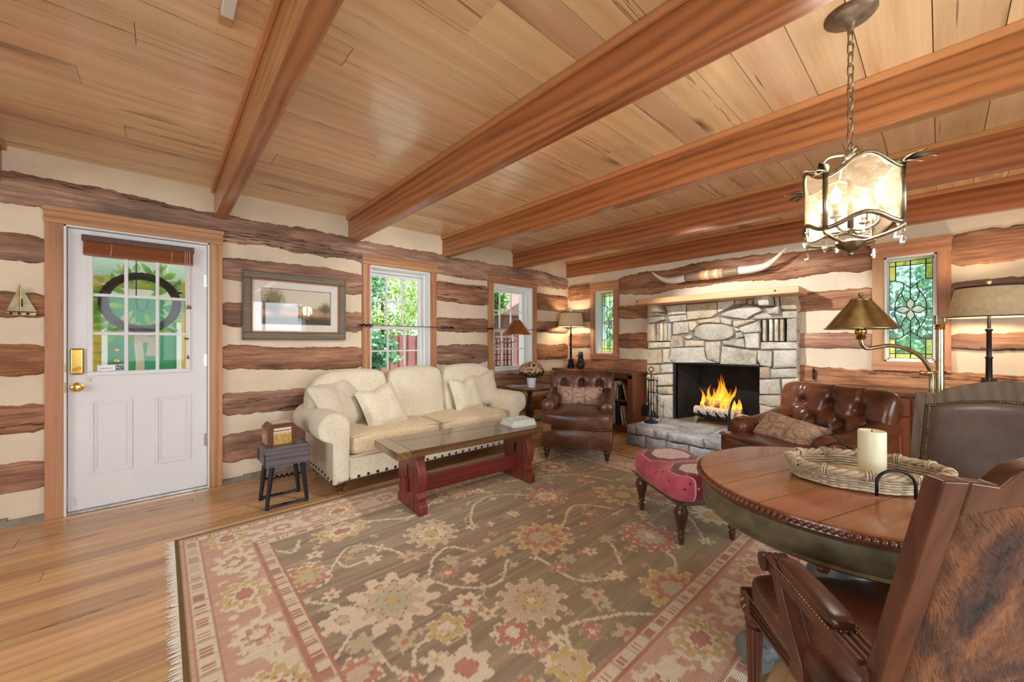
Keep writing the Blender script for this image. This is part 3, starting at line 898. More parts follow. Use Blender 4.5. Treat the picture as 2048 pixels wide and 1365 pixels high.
# ---------------------------------------------------------------- stained glass windows in the fireplace wall
M['sgclear'] = glass('seeded_clear_glass', (232, 250, 246), .06, .08, bump=.6, bsc=30)
M['sgyellow'] = glass('yellow_green_glass', (240, 238, 160), .05, .1, white=.4, bump=.4)
M['sgwhite'] = glass('opal_white_glass', (240, 244, 236), .05, .1, white=.55, bump=.3)
M['sgamber'] = glass('amber_glass', (220, 150, 30), .05, .1, white=.4)
def stained(name, h, label):
    a0, a1, z0, z1 = h            # y range and z range of the opening
    yc = (a0 + a1) / 2
    r = thing(name, label, 'window', (XW, yc, z0), kind='structure', room=True)
    g = r
    x0, x1 = XW - .035, XW + .02
    sd = .082
    for a, b in ((a0 - sd, a0), (a1, a1 + sd)): ob('casing_board', box(x0, x1, a, b, z0 - .005, z1 + .002), M['trim'], g, bevel=.003)
    ob('head_board', box(x0 - .005, x1, a0 - sd - .003, a1 + sd + .003, z1, z1 + .10), M['trim_y'], g, bevel=.003)
    ob('head_cap', box(x0 - .016, x1, a0 - sd - .01, a1 + sd + .01, z1 + .10, z1 + .135), M['trim_y'], g, bevel=.003)
    ob('sill_board', box(x0 - .006, x1, a0 - sd - .003, a1 + sd + .003, z0 - .085, z0), M['trim_y'], g, bevel=.003)
    j = .014
    ob('jamb_liner', join(box(XW - .02, XW + .26, a0, a0 + j, z0, z1), box(XW - .02, XW + .26, a1 - j, a1, z0, z1), box(XW - .02, XW + .26, a0, a1, z1 - j, z1), box(XW - .02, XW + .26, a0, a1, z0, z0 + j)), M['white'], g)
    gx = XW + .13
    b0, b1, c0, c1 = a0 + j, a1 - j, z0 + j, z1 - j
    ob('sash_bead', join(box(gx - .02, gx + .02, b0, b0 + .01, c0, c1), box(gx - .02, gx + .02, b1 - .01, b1, c0, c1), box(gx - .02, gx + .02, b0, b1, c0, c0 + .01), box(gx - .02, gx + .02, b0, b1, c1 - .01, c1)), M['white'], g)
    b0 += .01; b1 -= .01; c0 += .01; c1 -= .01
    w = b1 - b0; hh = c1 - c0; zc = (c0 + c1) / 2
    bw = .155 * w; bh = .048 * hh; bl_ = .20 * hh
    def P(u, v): return (gx, yc + u * w, zc + v * hh)       # u,v in -.5...5
    def slab(u0, u1, v0, v1, m, nm='pane'):
        ob(nm, box(gx - .0015, gx + .0015, yc + u0 * w + .001, yc + u1 * w - .001, zc + v0 * hh + .001, zc + v1 * hh - .001), M[m], g)
    ub = .5 - .155; vb = .5 - .048; vs = .5 - .20
    for s in (-1, 1):
        for q in (-1, 1):
            u0, u1 = sorted((s * ub, s * .5)); v0, v1 = sorted((q * vb, q * .5)); slab(u0, u1, v0, v1, 'sgyellow')
            v0, v1 = sorted((q * vs, q * vb)); slab(u0, u1, v0, v1, 'sgyellow')
            u2, u3 = sorted((0, s * ub)); v2, v3 = sorted((q * vb, q * .5)); slab(u2, u3, v2, v3, 'sgyellow')
            v4, v5 = sorted((0, q * vb)); slab(u2, u3, v4, v5, 'sgclear')
        u0, u1 = sorted((s * ub, s * .5))
        slab(u0, u1, 0, vs, 'sgclear'); slab(u0, u1, -vs, 0, 'sgclear')
    def petal(ux, vx, du, dv, n=10):
        """almond outline from the centre outwards"""
        tip = (ux, vx); L = math.hypot(ux * w, vx * hh)
        o = []
        for i in range(n + 1):
            t_ = i / n; o.append((ux * t_ + du * math.sin(PI * t_), vx * t_ + dv * math.sin(PI * t_)))
        for i in range(n - 1, 0, -1):
            t_ = i / n; o.append((ux * t_ - du * math.sin(PI * t_), vx * t_ - dv * math.sin(PI * t_)))
        return o
    pet = [petal(0, .115, .095, 0), petal(0, -.115, .095, 0), petal(.35, 0, 0, .036), petal(-.35, 0, 0, .036)]
    cm = []
    cr = .0042
    for o in pet:
        ob('petal', prism([(yc + u * w, zc + v * hh) for u, v in o], gx - .004, gx - .002, 'X'), M['sgwhite'], g)
        cm.append(tube([(gx - .004, yc + u * w, zc + v * hh) for u, v in o], cr, 5, True))
    ob('jewel', cbox(gx - .004, yc, zc, .008, .018, .018), M['sgamber'], g)
    def ln(*uv): cm.append(tube([(gx - .002, yc + u * w, zc + v * hh) for u, v in uv], cr, 5))
    def cv(*uv): cm.append(tube(smooth_line([(gx - .002, yc + u * w, zc + v * hh) for u, v in uv], 5), cr, 5))
    for q in (-1, 1):
        ln((-.5, q * vb), (.5, q * vb)); ln((0, q * .115), (0, q * .5))
        for s in (-1, 1):
            ln((s * ub, q * .5), (s * ub, q * vs)); ln((s * ub, q * vs), (s * .5, q * vs))
            ln((s * .35, 0), (s * .5, 0))
            cv((s * ub, q * vs), (s * .22, q * .285), (s * .1, q * .25), (0, q * .21))
            cv((s * .165, q * .275), (s * .155, q * .23), (s * .2, q * .19), (s * .31, q * .12), (s * .36, q * .05), (s * .35, 0))
            cv((s * .2, q * .19), (s * .19, q * .14), (s * .13, q * .09), (s * .08, q * .07))
    ln((-.5, .5), (.5, .5)); ln((-.5, -.5), (.5, -.5)); ln((-.5, -.5), (-.5, .5)); ln((.5, -.5), (.5, .5))
    ob('lead_came', join(*cm), M['lead'], g, smooth='all')
    return r
stained('window_3', H1, 'narrow stained glass flower window left of the fireplace, above the bookcase')
stained('window_4', H2, 'stained glass flower window right of the fireplace, behind the brass lamp')
# ================================================================ fireplace
FX = 4.83            # face of the stonework
fp = thing('fireplace', 'grey and tan field stone fireplace with slotted vents and black firebox', 'fireplace', (4.9, 1.8, 0), room=True)
HT = 0.225           # hearth height
STONES = [[(2.63, 1.68), (2.53, 1.69), (2.51, 1.59), (2.38, 1.56), (2.39, 1.55), (2.63, 1.55)],
 [(2.38, 1.67), (2.12, 1.68), (2.12, 1.56), (2.35, 1.55)],
 [(2.11, 1.67), (1.76, 1.68), (1.75, 1.55), (1.82, 1.5), (2.1, 1.48)],
 [(1.75, 1.68), (1.57, 1.69), (1.57, 1.64), (1.72, 1.56), (1.75, 1.55)],
 [(1.56, 1.69), (1.44, 1.7), (1.44, 1.64), (1.56, 1.63)],
 [(1.44, 1.68), (1.38, 1.68), (1.39, 1.62), (1.43, 1.63)],
 [(1.38, 1.69), (1.3, 1.7), (1.29, 1.62), (1.37, 1.62)],
 [(1.71, 1.54), (1.45, 1.62), (1.34, 1.6), (1.29, 1.55), (1.38, 1.51), (1.45, 1.46), (1.7, 1.51)],
 [(1.18, 1.69), (1.14, 1.69), (1.13, 1.55), (1.17, 1.54)],
 [(1.13, 1.69), (0.98, 1.69), (0.98, 1.54), (1.12, 1.55)],
 [(2.63, 1.55), (2.41, 1.54), (2.38, 1.5), (2.54, 1.46), (2.63, 1.46)],
 [(2.35, 1.54), (2.12, 1.55), (2.1, 1.48), (2.32, 1.46)],
 [(1.37, 1.5), (1.24, 1.53), (0.98, 1.53), (0.98, 1.46), (1.32, 1.46), (1.38, 1.46)],
 [(2.63, 1.45), (2.53, 1.45), (2.52, 1.22), (2.63, 1.21)],
 [(2.29, 1.46), (2.08, 1.46), (2.08, 1.36), (2.1, 1.32), (2.29, 1.3)],
 [(2.08, 1.46), (1.99, 1.46), (1.98, 1.41), (2.04, 1.34), (2.07, 1.36)],
 [(1.99, 1.47), (1.81, 1.49), (1.72, 1.5), (1.71, 1.43), (1.84, 1.44), (1.97, 1.43)],
 [(1.72, 1.5), (1.59, 1.46), (1.6, 1.4), (1.7, 1.43)],
 [(1.59, 1.45), (1.39, 1.46), (1.34, 1.45), (1.56, 1.38), (1.59, 1.4)],
 [(1.52, 1.37), (1.32, 1.44), (1.31, 1.32), (1.47, 1.31), (1.52, 1.34)],
 [(1.58, 1.37), (1.52, 1.36), (1.52, 1.33), (1.56, 1.33)],
 [(1.56, 1.31), (1.5, 1.32), (1.47, 1.27), (1.55, 1.25)],
 [(1.47, 1.3), (1.32, 1.31), (1.32, 1.22), (1.32, 1.14), (1.45, 1.14), (1.46, 1.26)],
 [(1.07, 1.45), (0.98, 1.46), (0.98, 1.22), (1.07, 1.21)],
 [(2.15, 1.27), (2.05, 1.3), (2.04, 1.26), (2.1, 1.24)],
 [(2.29, 1.29), (2.17, 1.28), (2.15, 1.21), (2.14, 1.15), (2.31, 1.13), (2.31, 1.19)],
 [(2.63, 1.2), (2.32, 1.21), (2.32, 1.14), (2.63, 1.12)],
 [(2.13, 1.23), (1.9, 1.22), (1.9, 1.16), (2.13, 1.15)],
 [(1.7, 1.22), (1.56, 1.24), (1.47, 1.25), (1.46, 1.15), (1.56, 1.16), (1.69, 1.18)],
 [(1.31, 1.21), (0.98, 1.21), (0.98, 1.14), (1.31, 1.13)],
 [(2.63, 1.1), (2.43, 1.11), (2.43, 0.93), (2.63, 0.91)],
 [(2.42, 1.11), (2.32, 1.12), (2.35, 0.99), (2.29, 0.94), (2.42, 0.94)],
 [(2.31, 1.13), (1.9, 1.15), (1.89, 1.05), (1.88, 1), (1.75, 0.96), (2.28, 0.94), (2.34, 0.99)],
 [(1.89, 1.21), (1.71, 1.22), (1.73, 0.96), (1.86, 1), (1.89, 1.12)],
 [(1.7, 1.16), (1.56, 1.14), (1.34, 1.11), (1.35, 0.97), (1.32, 0.95), (1.72, 0.95)],
 [(1.34, 1.12), (1.2, 1.11), (1.2, 1.03), (1.21, 0.94), (1.31, 0.95), (1.34, 1.02)],
 [(1.19, 1.12), (0.98, 1.13), (0.98, 0.95), (1.19, 0.93)],
 [(2.63, 0.9), (2.46, 0.91), (2.46, 0.8), (2.56, 0.78), (2.63, 0.8)],
 [(2.45, 0.91), (2.29, 0.93), (2.29, 0.82), (2.44, 0.8)],
 [(2.54, 0.77), (2.29, 0.8), (2.29, 0.66), (2.52, 0.63)],
 [(2.52, 0.61), (2.29, 0.64), (2.29, 0.54), (2.49, 0.53)],
 [(2.63, 0.77), (2.56, 0.77), (2.51, 0.54), (2.62, 0.54)],
 [(2.62, 0.53), (2.46, 0.52), (2.47, 0.225), (2.61, 0.225)],
 [(2.46, 0.51), (2.29, 0.53), (2.29, 0.225), (2.46, 0.225)],
 [(1.32, 0.94), (1.22, 0.94), (1.22, 0.82), (1.32, 0.81)],
 [(1.22, 0.92), (0.98, 0.94), (0.98, 0.85), (1.15, 0.83), (1.22, 0.82)],
 [(1.32, 0.8), (1.13, 0.82), (1.12, 0.66), (1.32, 0.64)],
 [(1.12, 0.82), (0.97, 0.84), (0.97, 0.69), (1.11, 0.62)],
 [(1.32, 0.63), (1.12, 0.65), (1.11, 0.53), (1.22, 0.52), (1.32, 0.54)],
 [(1.1, 0.61), (0.97, 0.67), (0.97, 0.225), (1.1, 0.225)],
 [(1.32, 0.53), (1.12, 0.52), (1.11, 0.225), (1.32, 0.225)]]
OVAL = [[(1.56, 1.32), (1.58, 1.28), (1.62, 1.25), (1.68, 1.23), (1.79, 1.22), (1.9, 1.23), (1.97, 1.25), (2.02, 1.28), (2.03, 1.33), (2.02, 1.38), (1.97, 1.41), (1.9, 1.43), (1.79, 1.43), (1.68, 1.42), (1.62, 1.4), (1.58, 1.37)]]
FINS = [[(2.5, 1.45), (2.47, 1.45), (2.47, 1.22), (2.5, 1.22)],
 [(2.46, 1.45), (2.42, 1.45), (2.42, 1.22), (2.46, 1.22)],
 [(2.4, 1.45), (2.36, 1.45), (2.36, 1.22), (2.4, 1.22)],
 [(2.35, 1.45), (2.31, 1.45), (2.31, 1.22), (2.35, 1.22)],
 [(1.29, 1.45), (1.26, 1.45), (1.26, 1.22), (1.29, 1.22)],
 [(1.23, 1.45), (1.2, 1.45), (1.2, 1.22), (1.23, 1.22)],
 [(1.18, 1.45), (1.15, 1.45), (1.15, 1.22), (1.18, 1.22)],
 [(1.13, 1.45), (1.1, 1.45), (1.1, 1.22), (1.13, 1.22)]]
CORBELS = [[(2.55, 1.71), (2.45, 1.71), (2.38, 1.59), (2.53, 1.59)],
 [(1.3, 1.69), (1.19, 1.7), (1.18, 1.59), (1.28, 1.59)],
 [(1.25, 1.57), (1.12, 1.58), (1.12, 1.5), (1.22, 1.5)]]
ob('stone_core', wall_boxes('B', .985, 2.625, 1.69, [(1.325, 2.255, -.02, .948), (1.075, 1.315, 1.205, 1.455), (2.285, 2.525, 1.205, 1.455)], FX + .030, XW + .01), M['mortar'], fp)
ob('vent_recess', join(box(FX + .07, FX + .09, 1.07, 1.32, 1.2, 1.46), box(FX + .07, FX + .09, 2.28, 2.53, 1.2, 1.46)), M['soot'], fp)
rs = random.Random(21)
def stone_geo(poly, depth0, depth1, puff, axis='X', shrink=.004, seed=0.0):
    """a rough stone: outline roughened, front face domed; depth0 = back, depth1 = front"""
    n = len(poly)
    cy = sum(p[0] for p in poly) / n; cz = sum(p[1] for p in poly) / n
    pts = []
    for i in range(n):
        a = poly[i]; b = poly[(i + 1) % n]
        L = math.hypot(b[0] - a[0], b[1] - a[1]); k = max(1, int(L / .045))
        for j in range(k):
            t = j / k; pts.append((a[0] + (b[0] - a[0]) * t, a[1] + (b[1] - a[1]) * t))
    m = len(pts); V = []; F = []
    def P(y, z, d):
        return (d, y, z) if axis == 'X' else ((y, z, d) if axis == 'Z' else (y, d, z))
    def ringpts(f, d, rough):
        for (y, z) in pts:
            dy, dz = y - cy, z - cz; L = math.hypot(dy, dz) + 1e-6
            s = max(0.0, 1 - (shrink + (1 - f) * L) / L) if f < 1 else 1 - shrink / L
            s += rough * nz(y * 23 + seed, z * 23)
            V.append(P(cy + dy * s, cz + dz * s, d + .010 * nz(y * 17, z * 17, seed) * (1 if d == depth1 or f < .9 else .2)))
    sg = 1 if depth1 > depth0 else -1
    ringpts(1.0, depth0, 0); ringpts(1.0, depth1 - sg * puff, .03); ringpts(.93, depth1 - sg * puff * .35, .03); ringpts(.6, depth1, .0)
    for k in range(3):
        for i in range(m):
            j = (i + 1) % m
            F.append((k * m + i, k * m + j, (k + 1) * m + j, (k + 1) * m + i))
    V.append(P(cy, cz, depth1 + sg * .004 + .008 * nz(cy * 9, cz * 9, seed)))
    for i in range(m): F.append((3 * m + i, 3 * m + (i + 1) % m, 4 * m))
    F.append(tuple(range(m))[::-1])
    return V, F
for i, p in enumerate(STONES):
    pr = rs.uniform(-.012, .012)
    ob('stone', stone_geo(p, FX + .06, FX - .016 + pr, .016, 'X', .0015, i * 3.7), M['stone'], fp, smooth=True, angle=45)
ob('oval_stone', stone_geo(OVAL[0], FX + .06, FX - .03, .035, 'X', .004, 77), M['stone'], fp, smooth=True, angle=45)
for i, p in enumerate(FINS):
    ob('stone_fin', stone_geo(p, FX + .08, FX - .006, .008, 'X', .001, i * 5.1), M['stone'], fp, smooth=True)
for i, (p, o) in enumerate(zip(CORBELS, (.16, .19, .10))):
    ob('corbel_stone', stone_geo(p, FX + .03, FX - o, .02, 'X', .003, i * 9.1), M['stone'], fp, smooth=True, angle=45)
# side returns seen right of the face
z = HT
while z < 1.66:
    h = rs.uniform(.11, .2); z2 = min(z + h, 1.68)
    ob('stone', mv(stone_geo([(4.835, z), (4.97, z), (4.97, z2), (4.835, z2)], 0, -.012, .008, 'Y', .004, z * 11), 0, .99, 0), M['stone'], fp, smooth=True)
    z = z2
# firebox
ob('firebox', join(box(FX + .02, 5.35, 2.255, 2.30, HT - .02, .97), box(FX + .02, 5.35, 1.28, 1.325, HT - .02, .97), box(5.33, 5.38, 1.28, 2.30, HT - .02, 1.0), box(FX + .02, 5.35, 1.28, 2.30, .948, .99)), M['soot'], fp)
ob('firebox_lining', prism([(FX + .06, 2.25), (5.32, 2.12), (5.32, 2.25)], HT, .946, 'Z'), M['soot'], fp)
ob('firebox_lining', prism([(FX + .06, 1.33), (5.32, 1.46), (5.32, 1.33)], HT, .946, 'Z'), M['soot'], fp)
ob('steel_lintel', box(FX - .006, FX + .06, 1.3, 2.28, .935, .948), M['iron'], fp)
ob('firebox_floor', box(FX - .02, 5.36, 1.30, 2.28, .15, HT + .004), plain('ash_firebrick', (150, 126, 98), .9, 0, 0, .15, 16, .3), fp)
# mantel shelf
mt = thing('mantel_shelf', 'pale pine mantel shelf with two dark pegs above the fireplace', 'mantel', (4.74, 1.77, 1.685), room=True)
ob('shelf_board', prism([(4.52, .905), (4.52, 2.645), (4.93, 2.645), (4.93, .915)], 1.685, 1.752, 'Z'), M['mantel'], mt, bevel=.006)
for y_ in (1.10, 2.60): ob('peg', mv(rot(lathe([(.010, 0), (.010, .003)], 10), 'Y', -90), 4.520, y_, 1.72), M['iron'], mt)

# raised hearth --------------------------------------------------------
he = thing('hearth', 'raised stone hearth of rough blue-grey blocks and flagstones', 'hearth', (4.45, 1.7, 0), room=True)
HX0, HX1, HY0, HY1 = 4.09, FX + .01, .98, 2.50
ob('hearth_core', box(HX0 + .05, HX1, HY0 + .05, HY1 - .04, 0, HT - .04), M['mortar'], he)
low = [(2.50, 2.26), (2.255, 2.02), (2.015, 1.77), (1.765, 1.50), (1.495, 1.22), (1.215, .98)]
for i, (b, a) in enumerate(low):
    h = .125 + .012 * nz(i * 2.2)
    ob('stone', stone_geo([(a, 0), (b, 0), (b, h), ((a + b) / 2, h - .01), (a, h + .008)], HX0 + .14, HX0 - .005 + .012 * nz(i * 5.5), .02, 'X', .003, 200 + i), M['hstone'], he, smooth=True, angle=50)
upp = [(2.50, 2.39), (2.385, 2.16), (2.155, 2.00), (1.995, 1.62), (1.615, 1.36), (1.355, 1.10), (1.095, .98)]
for i, (b, a) in enumerate(upp):
    ob('stone', stone_geo([(a, .13), (b, .13), (b, HT), (a, HT - .004)], HX0 + .16, HX0 + .008 * nz(i * 7.7), .03, 'X', .003, 300 + i), M['hstone'], he, smooth=True, angle=50)
xs = [HX0 + .03, 4.32, 4.58, HX1 + .02]
for r in range(3):
    ys = [HY1 - .01]
    while ys[-1] > HY0 + .02: ys.append(max(HY0, ys[-1] - rs.uniform(.26, .5)))
    for a, b in zip(ys[1:], ys):
        if b - a < .03: continue
        j = lambda: rs.uniform(-.012, .012)
        ob('flagstone', stone_geo([(xs[r] + (0 if r == 0 else j()), a), (xs[r + 1] + j(), a), (xs[r + 1] + j(), b), (xs[r] + (0 if r == 0 else j()), b)], HT - .05, HT + .002, .010, 'Z', .003, 400 + r * 10 + a), M['hstone'], he, smooth=True, angle=50)
for i in range(3):
    ob('stone', mv(stone_geo([(HX0 + .02 + i * .25, .0), (HX0 + .26 + i * .25, 0), (HX0 + .26 + i * .25, HT - .01), (HX0 + .02 + i * .25, HT - .01)], 0, .02, .012, 'Y', .004, 500 + i), 0, HY1 - .03, 0), M['hstone'], he, smooth=True)

# fire grate, logs, flames ------------------------------------------------
gr = thing('fire_grate', 'black iron fire grate with upturned finger bars in the firebox', 'grate', (4.93, 1.78, HT + .004))
for i in range(6):
    yy = -.25 + i * .1
    ob('grate_bar', tube([(-.20, yy, .16), (-.15, yy, .115), (-.05, yy, .09), (.15, yy, .09), (.2, yy, .13)], [.010, .012, .012, .012, .01], 7), M['iron'], gr, smooth=True)
ob('cross_bar', tube([(-.1, -.27, .082), (-.1, .27, .082)], .012, 7), M['iron'], gr, smooth=True)
ob('cross_bar', tube([(.12, -.27, .082), (.12, .27, .082)], .012, 7), M['iron'], gr, smooth=True)
M['ashleg'] = plain('ash_coated_iron', (150, 140, 126), .7, .2, 0, .15, 20)
for x in (-.13, .13):
    for s in (-1, 1):
        ob('leg', prism([(s * .17, .085), (s * .21, .085), (s * .24, 0), (s * .20, 0)], x - .012, x + .012, 'X'), M['ashleg'], gr, bevel=.003)
def bark(name, c, d, birch=False):
    t = NT(name)
    v = t.coords((1, 1, 1)); n1 = t.noise(t.coords((9, 1.2, 9) if birch else (5, 1, 5)), 6, 5, .7)
    col = t.ramp(n1, [(.3, lin(d)), (.5, lin(c)), (.75, tuple(min(1, x * 1.2) for x in lin(c)[:3]) + (1,))])
    t.bump(n1, .5, .01)
    return t.fin(col, .85)
M['birch'] = bark('birch_bark', (206, 190, 170), (70, 54, 44), True)
M['bark'] = bark('split_log_bark', (156, 120, 92), (66, 46, 36))
M['endgrain'] = wood('log_end', (214, 178, 136), (160, 116, 76), 0, 2, .8, 0, .2, False, .3, .5, .1)
def firelog(name, label, p0, p1, r, mat, cat='log', split=False, group=None):
    P0, P1 = Vector(p0), Vector(p1); d = P1 - P0
    sd = p0[1] * 13 + p0[2] * 31
    t = thing(name, label, cat, p0, group=group)
    t.rotation_euler = d.to_track_quat('Z', 'Y').to_euler()
    L = d.length; n = 14
    def fn(u, v):
        a = 2 * PI * u; rr = r * (1 + .10 * nz(math.cos(a) * 1.5 + sd, math.sin(a) * 1.5, v * L * 6))
        x, y = rr * math.cos(a), rr * math.sin(a)
        if split: y = max(y, -.15 * r)
        return (x, y, v * L)
    ob('log_body', grid(fn, 16, 8, True, False), mat, t, smooth='all')
    for zz in (.002, L - .002):
        ring_ = [fn(i / 16, zz / L) for i in range(16)]
        ob('cut_end', ([(a * .97, b * .97, zz + (.003 if zz > .01 else -.003)) for a, b, _ in ring_], [tuple(range(16))]), M['endgrain'], t)
    return t
firelog('burning_log', 'pale birch log lying across the front of the fire grate', (4.87, 2.02, .38), (4.86, 1.50, .37), .055, M['birch'])
firelog('burning_log', 'charred log at the back of the fire grate under the flames', (5.03, 2.0, .38), (5.02, 1.54, .385), .055, M['bark'])
firelog('burning_log', 'short orange-lit log resting on top of the grate fire', (4.95, 1.93, .465), (4.96, 1.62, .455), .045, M['bark'])
# flames: twisting tongues, hollow and see-through
def flame_mat():
    t = NT('flame')
    tc = t.n('TexCoord').outputs['Generated']; z = t.n('SeparateXYZ', i_0=tc).outputs[2]
    ns = t.noise(t.coords((6, 6, 1.3)), 5, 4, .6, 1.0)
    zz = t.math('ADD', z, t.math('MULTIPLY', t.math('SUBTRACT', ns, .5), .5))
    col = t.ramp(zz, [(.0, lin((255, 150, 40))), (.35, lin((255, 196, 70))), (.7, lin((252, 150, 30))), (1.0, lin((220, 90, 10)))])
    em = t.n('Emission', i_Color=col, i_Strength=1.5)
    tr = t.n('BsdfTransparent')
    al = t.math('MULTIPLY', t.n('MapRange', i_Value=ns, i_1=.38, i_2=.62, i_3=.12, i_4=.85).outputs[0], t.n('MapRange', i_Value=z, i_1=.75, i_2=1.0, i_3=1.0, i_4=.25).outputs[0])
    mx = t.n('MixShader', i_0=al, i_1=tr.outputs[0], i_2=em.outputs[0])
    t.t.links.new(mx.outputs[0], t.out.inputs['Surface'])
    return t.m
M['flame'] = flame_mat()
fl = thing('fire', 'orange and yellow flames burning on the grate in the firebox', 'fire', (4.95, 1.78, HT + .17))
rfl = random.Random(8)
FL = [(-.19, .17), (-.15, .25), (-.11, .30), (-.07, .26), (-.03, .38), (.0, .44), (.03, .40), (.07, .34), (.10, .27), (.13, .30), (.17, .23), (.2, .16), (-.02, .24), (.05, .22), (-.09, .2), (.15, .16)]
for i, (yy, h) in enumerate(FL):
    ph = rfl.uniform(0, 6); r0 = rfl.uniform(.016, .03); lean = rfl.uniform(-.05, .05); xo = rfl.uniform(-.05, .06)
    pts = [(xo + .015 * math.sin(ph + k * .9), -yy + lean * (k / 9) ** 1.5 + .022 * (k / 9) * math.sin(ph + k * .75), h * k / 9) for k in range(10)]
    rr = [r0 * q for q in (.5, 1.0, 1.25, 1.3, 1.15, .9, .65, .42, .22, .04)]
    ob('flame_tongue', tube(pts, rr, 8), M['flame'], fl, smooth='all')
add_light('fire_glow', 'POINT', (4.9, 1.78, .55), 2.0, (1, .55, .2), shadow_soft_size=.12)

# fireplace tools -----------------------------------------------------------
ft = thing('fireplace_tools', 'black iron fireplace tool set standing on the hearth left end', 'fireplace tools', (4.42, 2.36, HT))
ob('base', lathe([(.085, 0), (.085, .012), (.06, .02), (.03, .03), (.012, .05), (1e-4, .052)], 22), plain('blue_black_iron', (44, 54, 76), .4, .6), ft, smooth=True)
ob('centre_post', tube([(0, 0, .03), (0, 0, .62)], .008, 8), M['iron'], ft, smooth=True)
ob('ring_handle', tube([(0, .03 * math.cos(a), .65 + .03 * math.sin(a)) for a in [i * PI / 8 for i in range(16)]], .006, 6, True), M['iron'], ft, smooth=True)
ob('hanger_arms', join(tube([(0, -.08, .50), (0, -.05, .53), (0, 0, .52), (0, .05, .53), (0, .08, .50)], .006, 6), tube([(-.06, 0, .5), (0, 0, .525), (.06, 0, .5)], .006, 6)), M['iron'], ft, smooth=True)
def tool(dx, dy, lab, geo_extra):
    o = ob(lab, join(tube([(dx, dy, .52), (dx, dy, .50), (dx, dy, .12)], .006, 6), mv(ball(.012, 6), dx, dy, .52), tube([(dx, dy + .012, .54), (dx, dy, .56), (dx, dy - .012, .54)], .004, 5)), M['iron'], ft, smooth=True)
    if geo_extra: ob(lab + '_head', geo_extra, M['iron'], o, bevel=.002)
tool(0, .078, 'shovel', mv(prism([(-.05, .0), (.05, 0), (.045, .14), (-.045, .14)], -.006, .004, 'X'), -.005, .078, .07))
tool(0, -.078, 'poker', mv(tube([(0, 0, .14), (0, 0, .06), (0, -.02, .09)], .006, 6), 0, -.078, 0))
tool(-.055, 0, 'tongs', mv(tube([(0, 0, .5), (0, .012, .3), (0, .006, .07)], .005, 5), -.055, 0, 0))
tool(.055, 0, 'brush', mv(lathe([(.012, .14), (.028, .12), (.034, .06), (1e-4, .055)], 10), .055, 0, 0))

# hoop log rack with birch logs ---------------------------------------------
lr = thing('log_rack', 'black iron hoop log rack on the hearth right of the fire', 'log rack', (4.47, 1.22, HT))
def hoop(dx):
    pts = [(.22, dx, 0), (.222, dx, .20)] + [(.222 * math.cos(a), dx, .20 + .21 * math.sin(a)) for a in [PI * i / 16 for i in range(1, 16)]] + [(-.222, dx, .20), (-.22, dx, 0)]
    return tube(pts, .013, 6)
ob('hoop', hoop(-.21), M['iron'], lr, smooth=True); ob('hoop', hoop(.21), M['iron'], lr, smooth=True)
for xv in (-.2, .2): ob('cross_rail', tube([(xv, -.21, .03), (xv, .21, .03)], .008, 6), M['iron'], lr, smooth=True)
ob('pine_tree_cutout', prism([(.21, .03), (.15, .03), (.165, .06), (.157, .06), (.17, .09), (.163, .09), (.18, .13), (.197, .09), (.19, .09), (.203, .06), (.195, .06)], -.232, -.226, 'X'), M['iron'], lr)
firelog('firewood_log', 'white birch log lowest at the front of the hoop rack', (4.36, 1.43, HT + .065), (4.37, 1.02, HT + .065), .06, M['birch'], group='birch firewood')
firelog('firewood_log', 'brown barked log behind the birch in the hoop rack', (4.50, 1.42, HT + .06), (4.50, 1.02, HT + .06), .055, M['bark'], group='birch firewood')
firelog('firewood_log', 'split log with pale cut face on top of the rack', (4.42, 1.45, HT + .19), (4.44, 1.00, HT + .14), .06, M['endgrain'], split=True, group='birch firewood')

# longhorn horns above the mantel ----------------------------------------------
hn = thing('mounted_horns', 'long white steer horns with leather wrapped centre mounted above the mantel', 'horns', (4.80, 1.80, 2.0))
M['horn'] = plain('white_horn', (232, 226, 214), .3, 0, .3, .05, 8)
M['hornb'] = plain('taupe_leather_sleeve', (150, 126, 100), .4, 0, .1, .05)
M['hide'] = plain('tan_rawhide', (222, 168, 118), .6, 0, 0, .08)
M['hide2'] = plain('cream_rawhide', (240, 214, 172), .6, 0, 0, .05)
def hseg(name, pts, rr, m): ob(name, tube(smooth_line(pts, 5), sum([[rr[i] + (rr[i + 1] - rr[i]) * k / 5 for k in range(5)] for i in range(len(rr) - 1)], []) + [rr[-1]], 14), m, hn, smooth='all')
hseg('horn', [(0, .30, .0), (0, .43, -.012), (-.01, .55, -.004), (-.04, .66, .06), (-.06, .73, .13)], [.046, .044, .034, .018, .003], M['horn'])
hseg('horn', [(0, -.28, .012), (0, -.42, .010), (-.02, -.55, .025), (-.07, -.66, .085), (-.12, -.76, .165)], [.047, .045, .035, .020, .003], M['horn'])
hseg('sleeve', [(0, .31, 0), (0, .12, .006)], [.047, .05], M['hornb']); hseg('sleeve', [(0, -.29, .01), (0, -.12, .006)], [.049, .051], M['hornb'])
for i in range(5):
    a = .125 - i * .05
    hseg('rawhide_band', [(0, a, .006), (0, a - .025, .006), (0, a - .05, .006)], [.053, .058, .053], M['hide'] if i % 2 == 0 else M['hide2'])
for yv in (.2, -.2): ob('wall_bracket', tube([(0, yv, .0), (.16, yv, -.01)], .012, 8), M['iron'], hn)
hk = thing('iron_hook', 'small iron hook on a log right of the fireplace', 'hook', (4.915, .86, .86))
ob('hook_plate', box(-.004, .006, -.012, .012, -.03, .07), M['iron'], hk, bevel=.002)
ob('hook_arm', tube([(0, 0, .05), (-.02, 0, .09), (-.035, 0, .06)], .005, 6), M['iron'], hk, smooth=True)
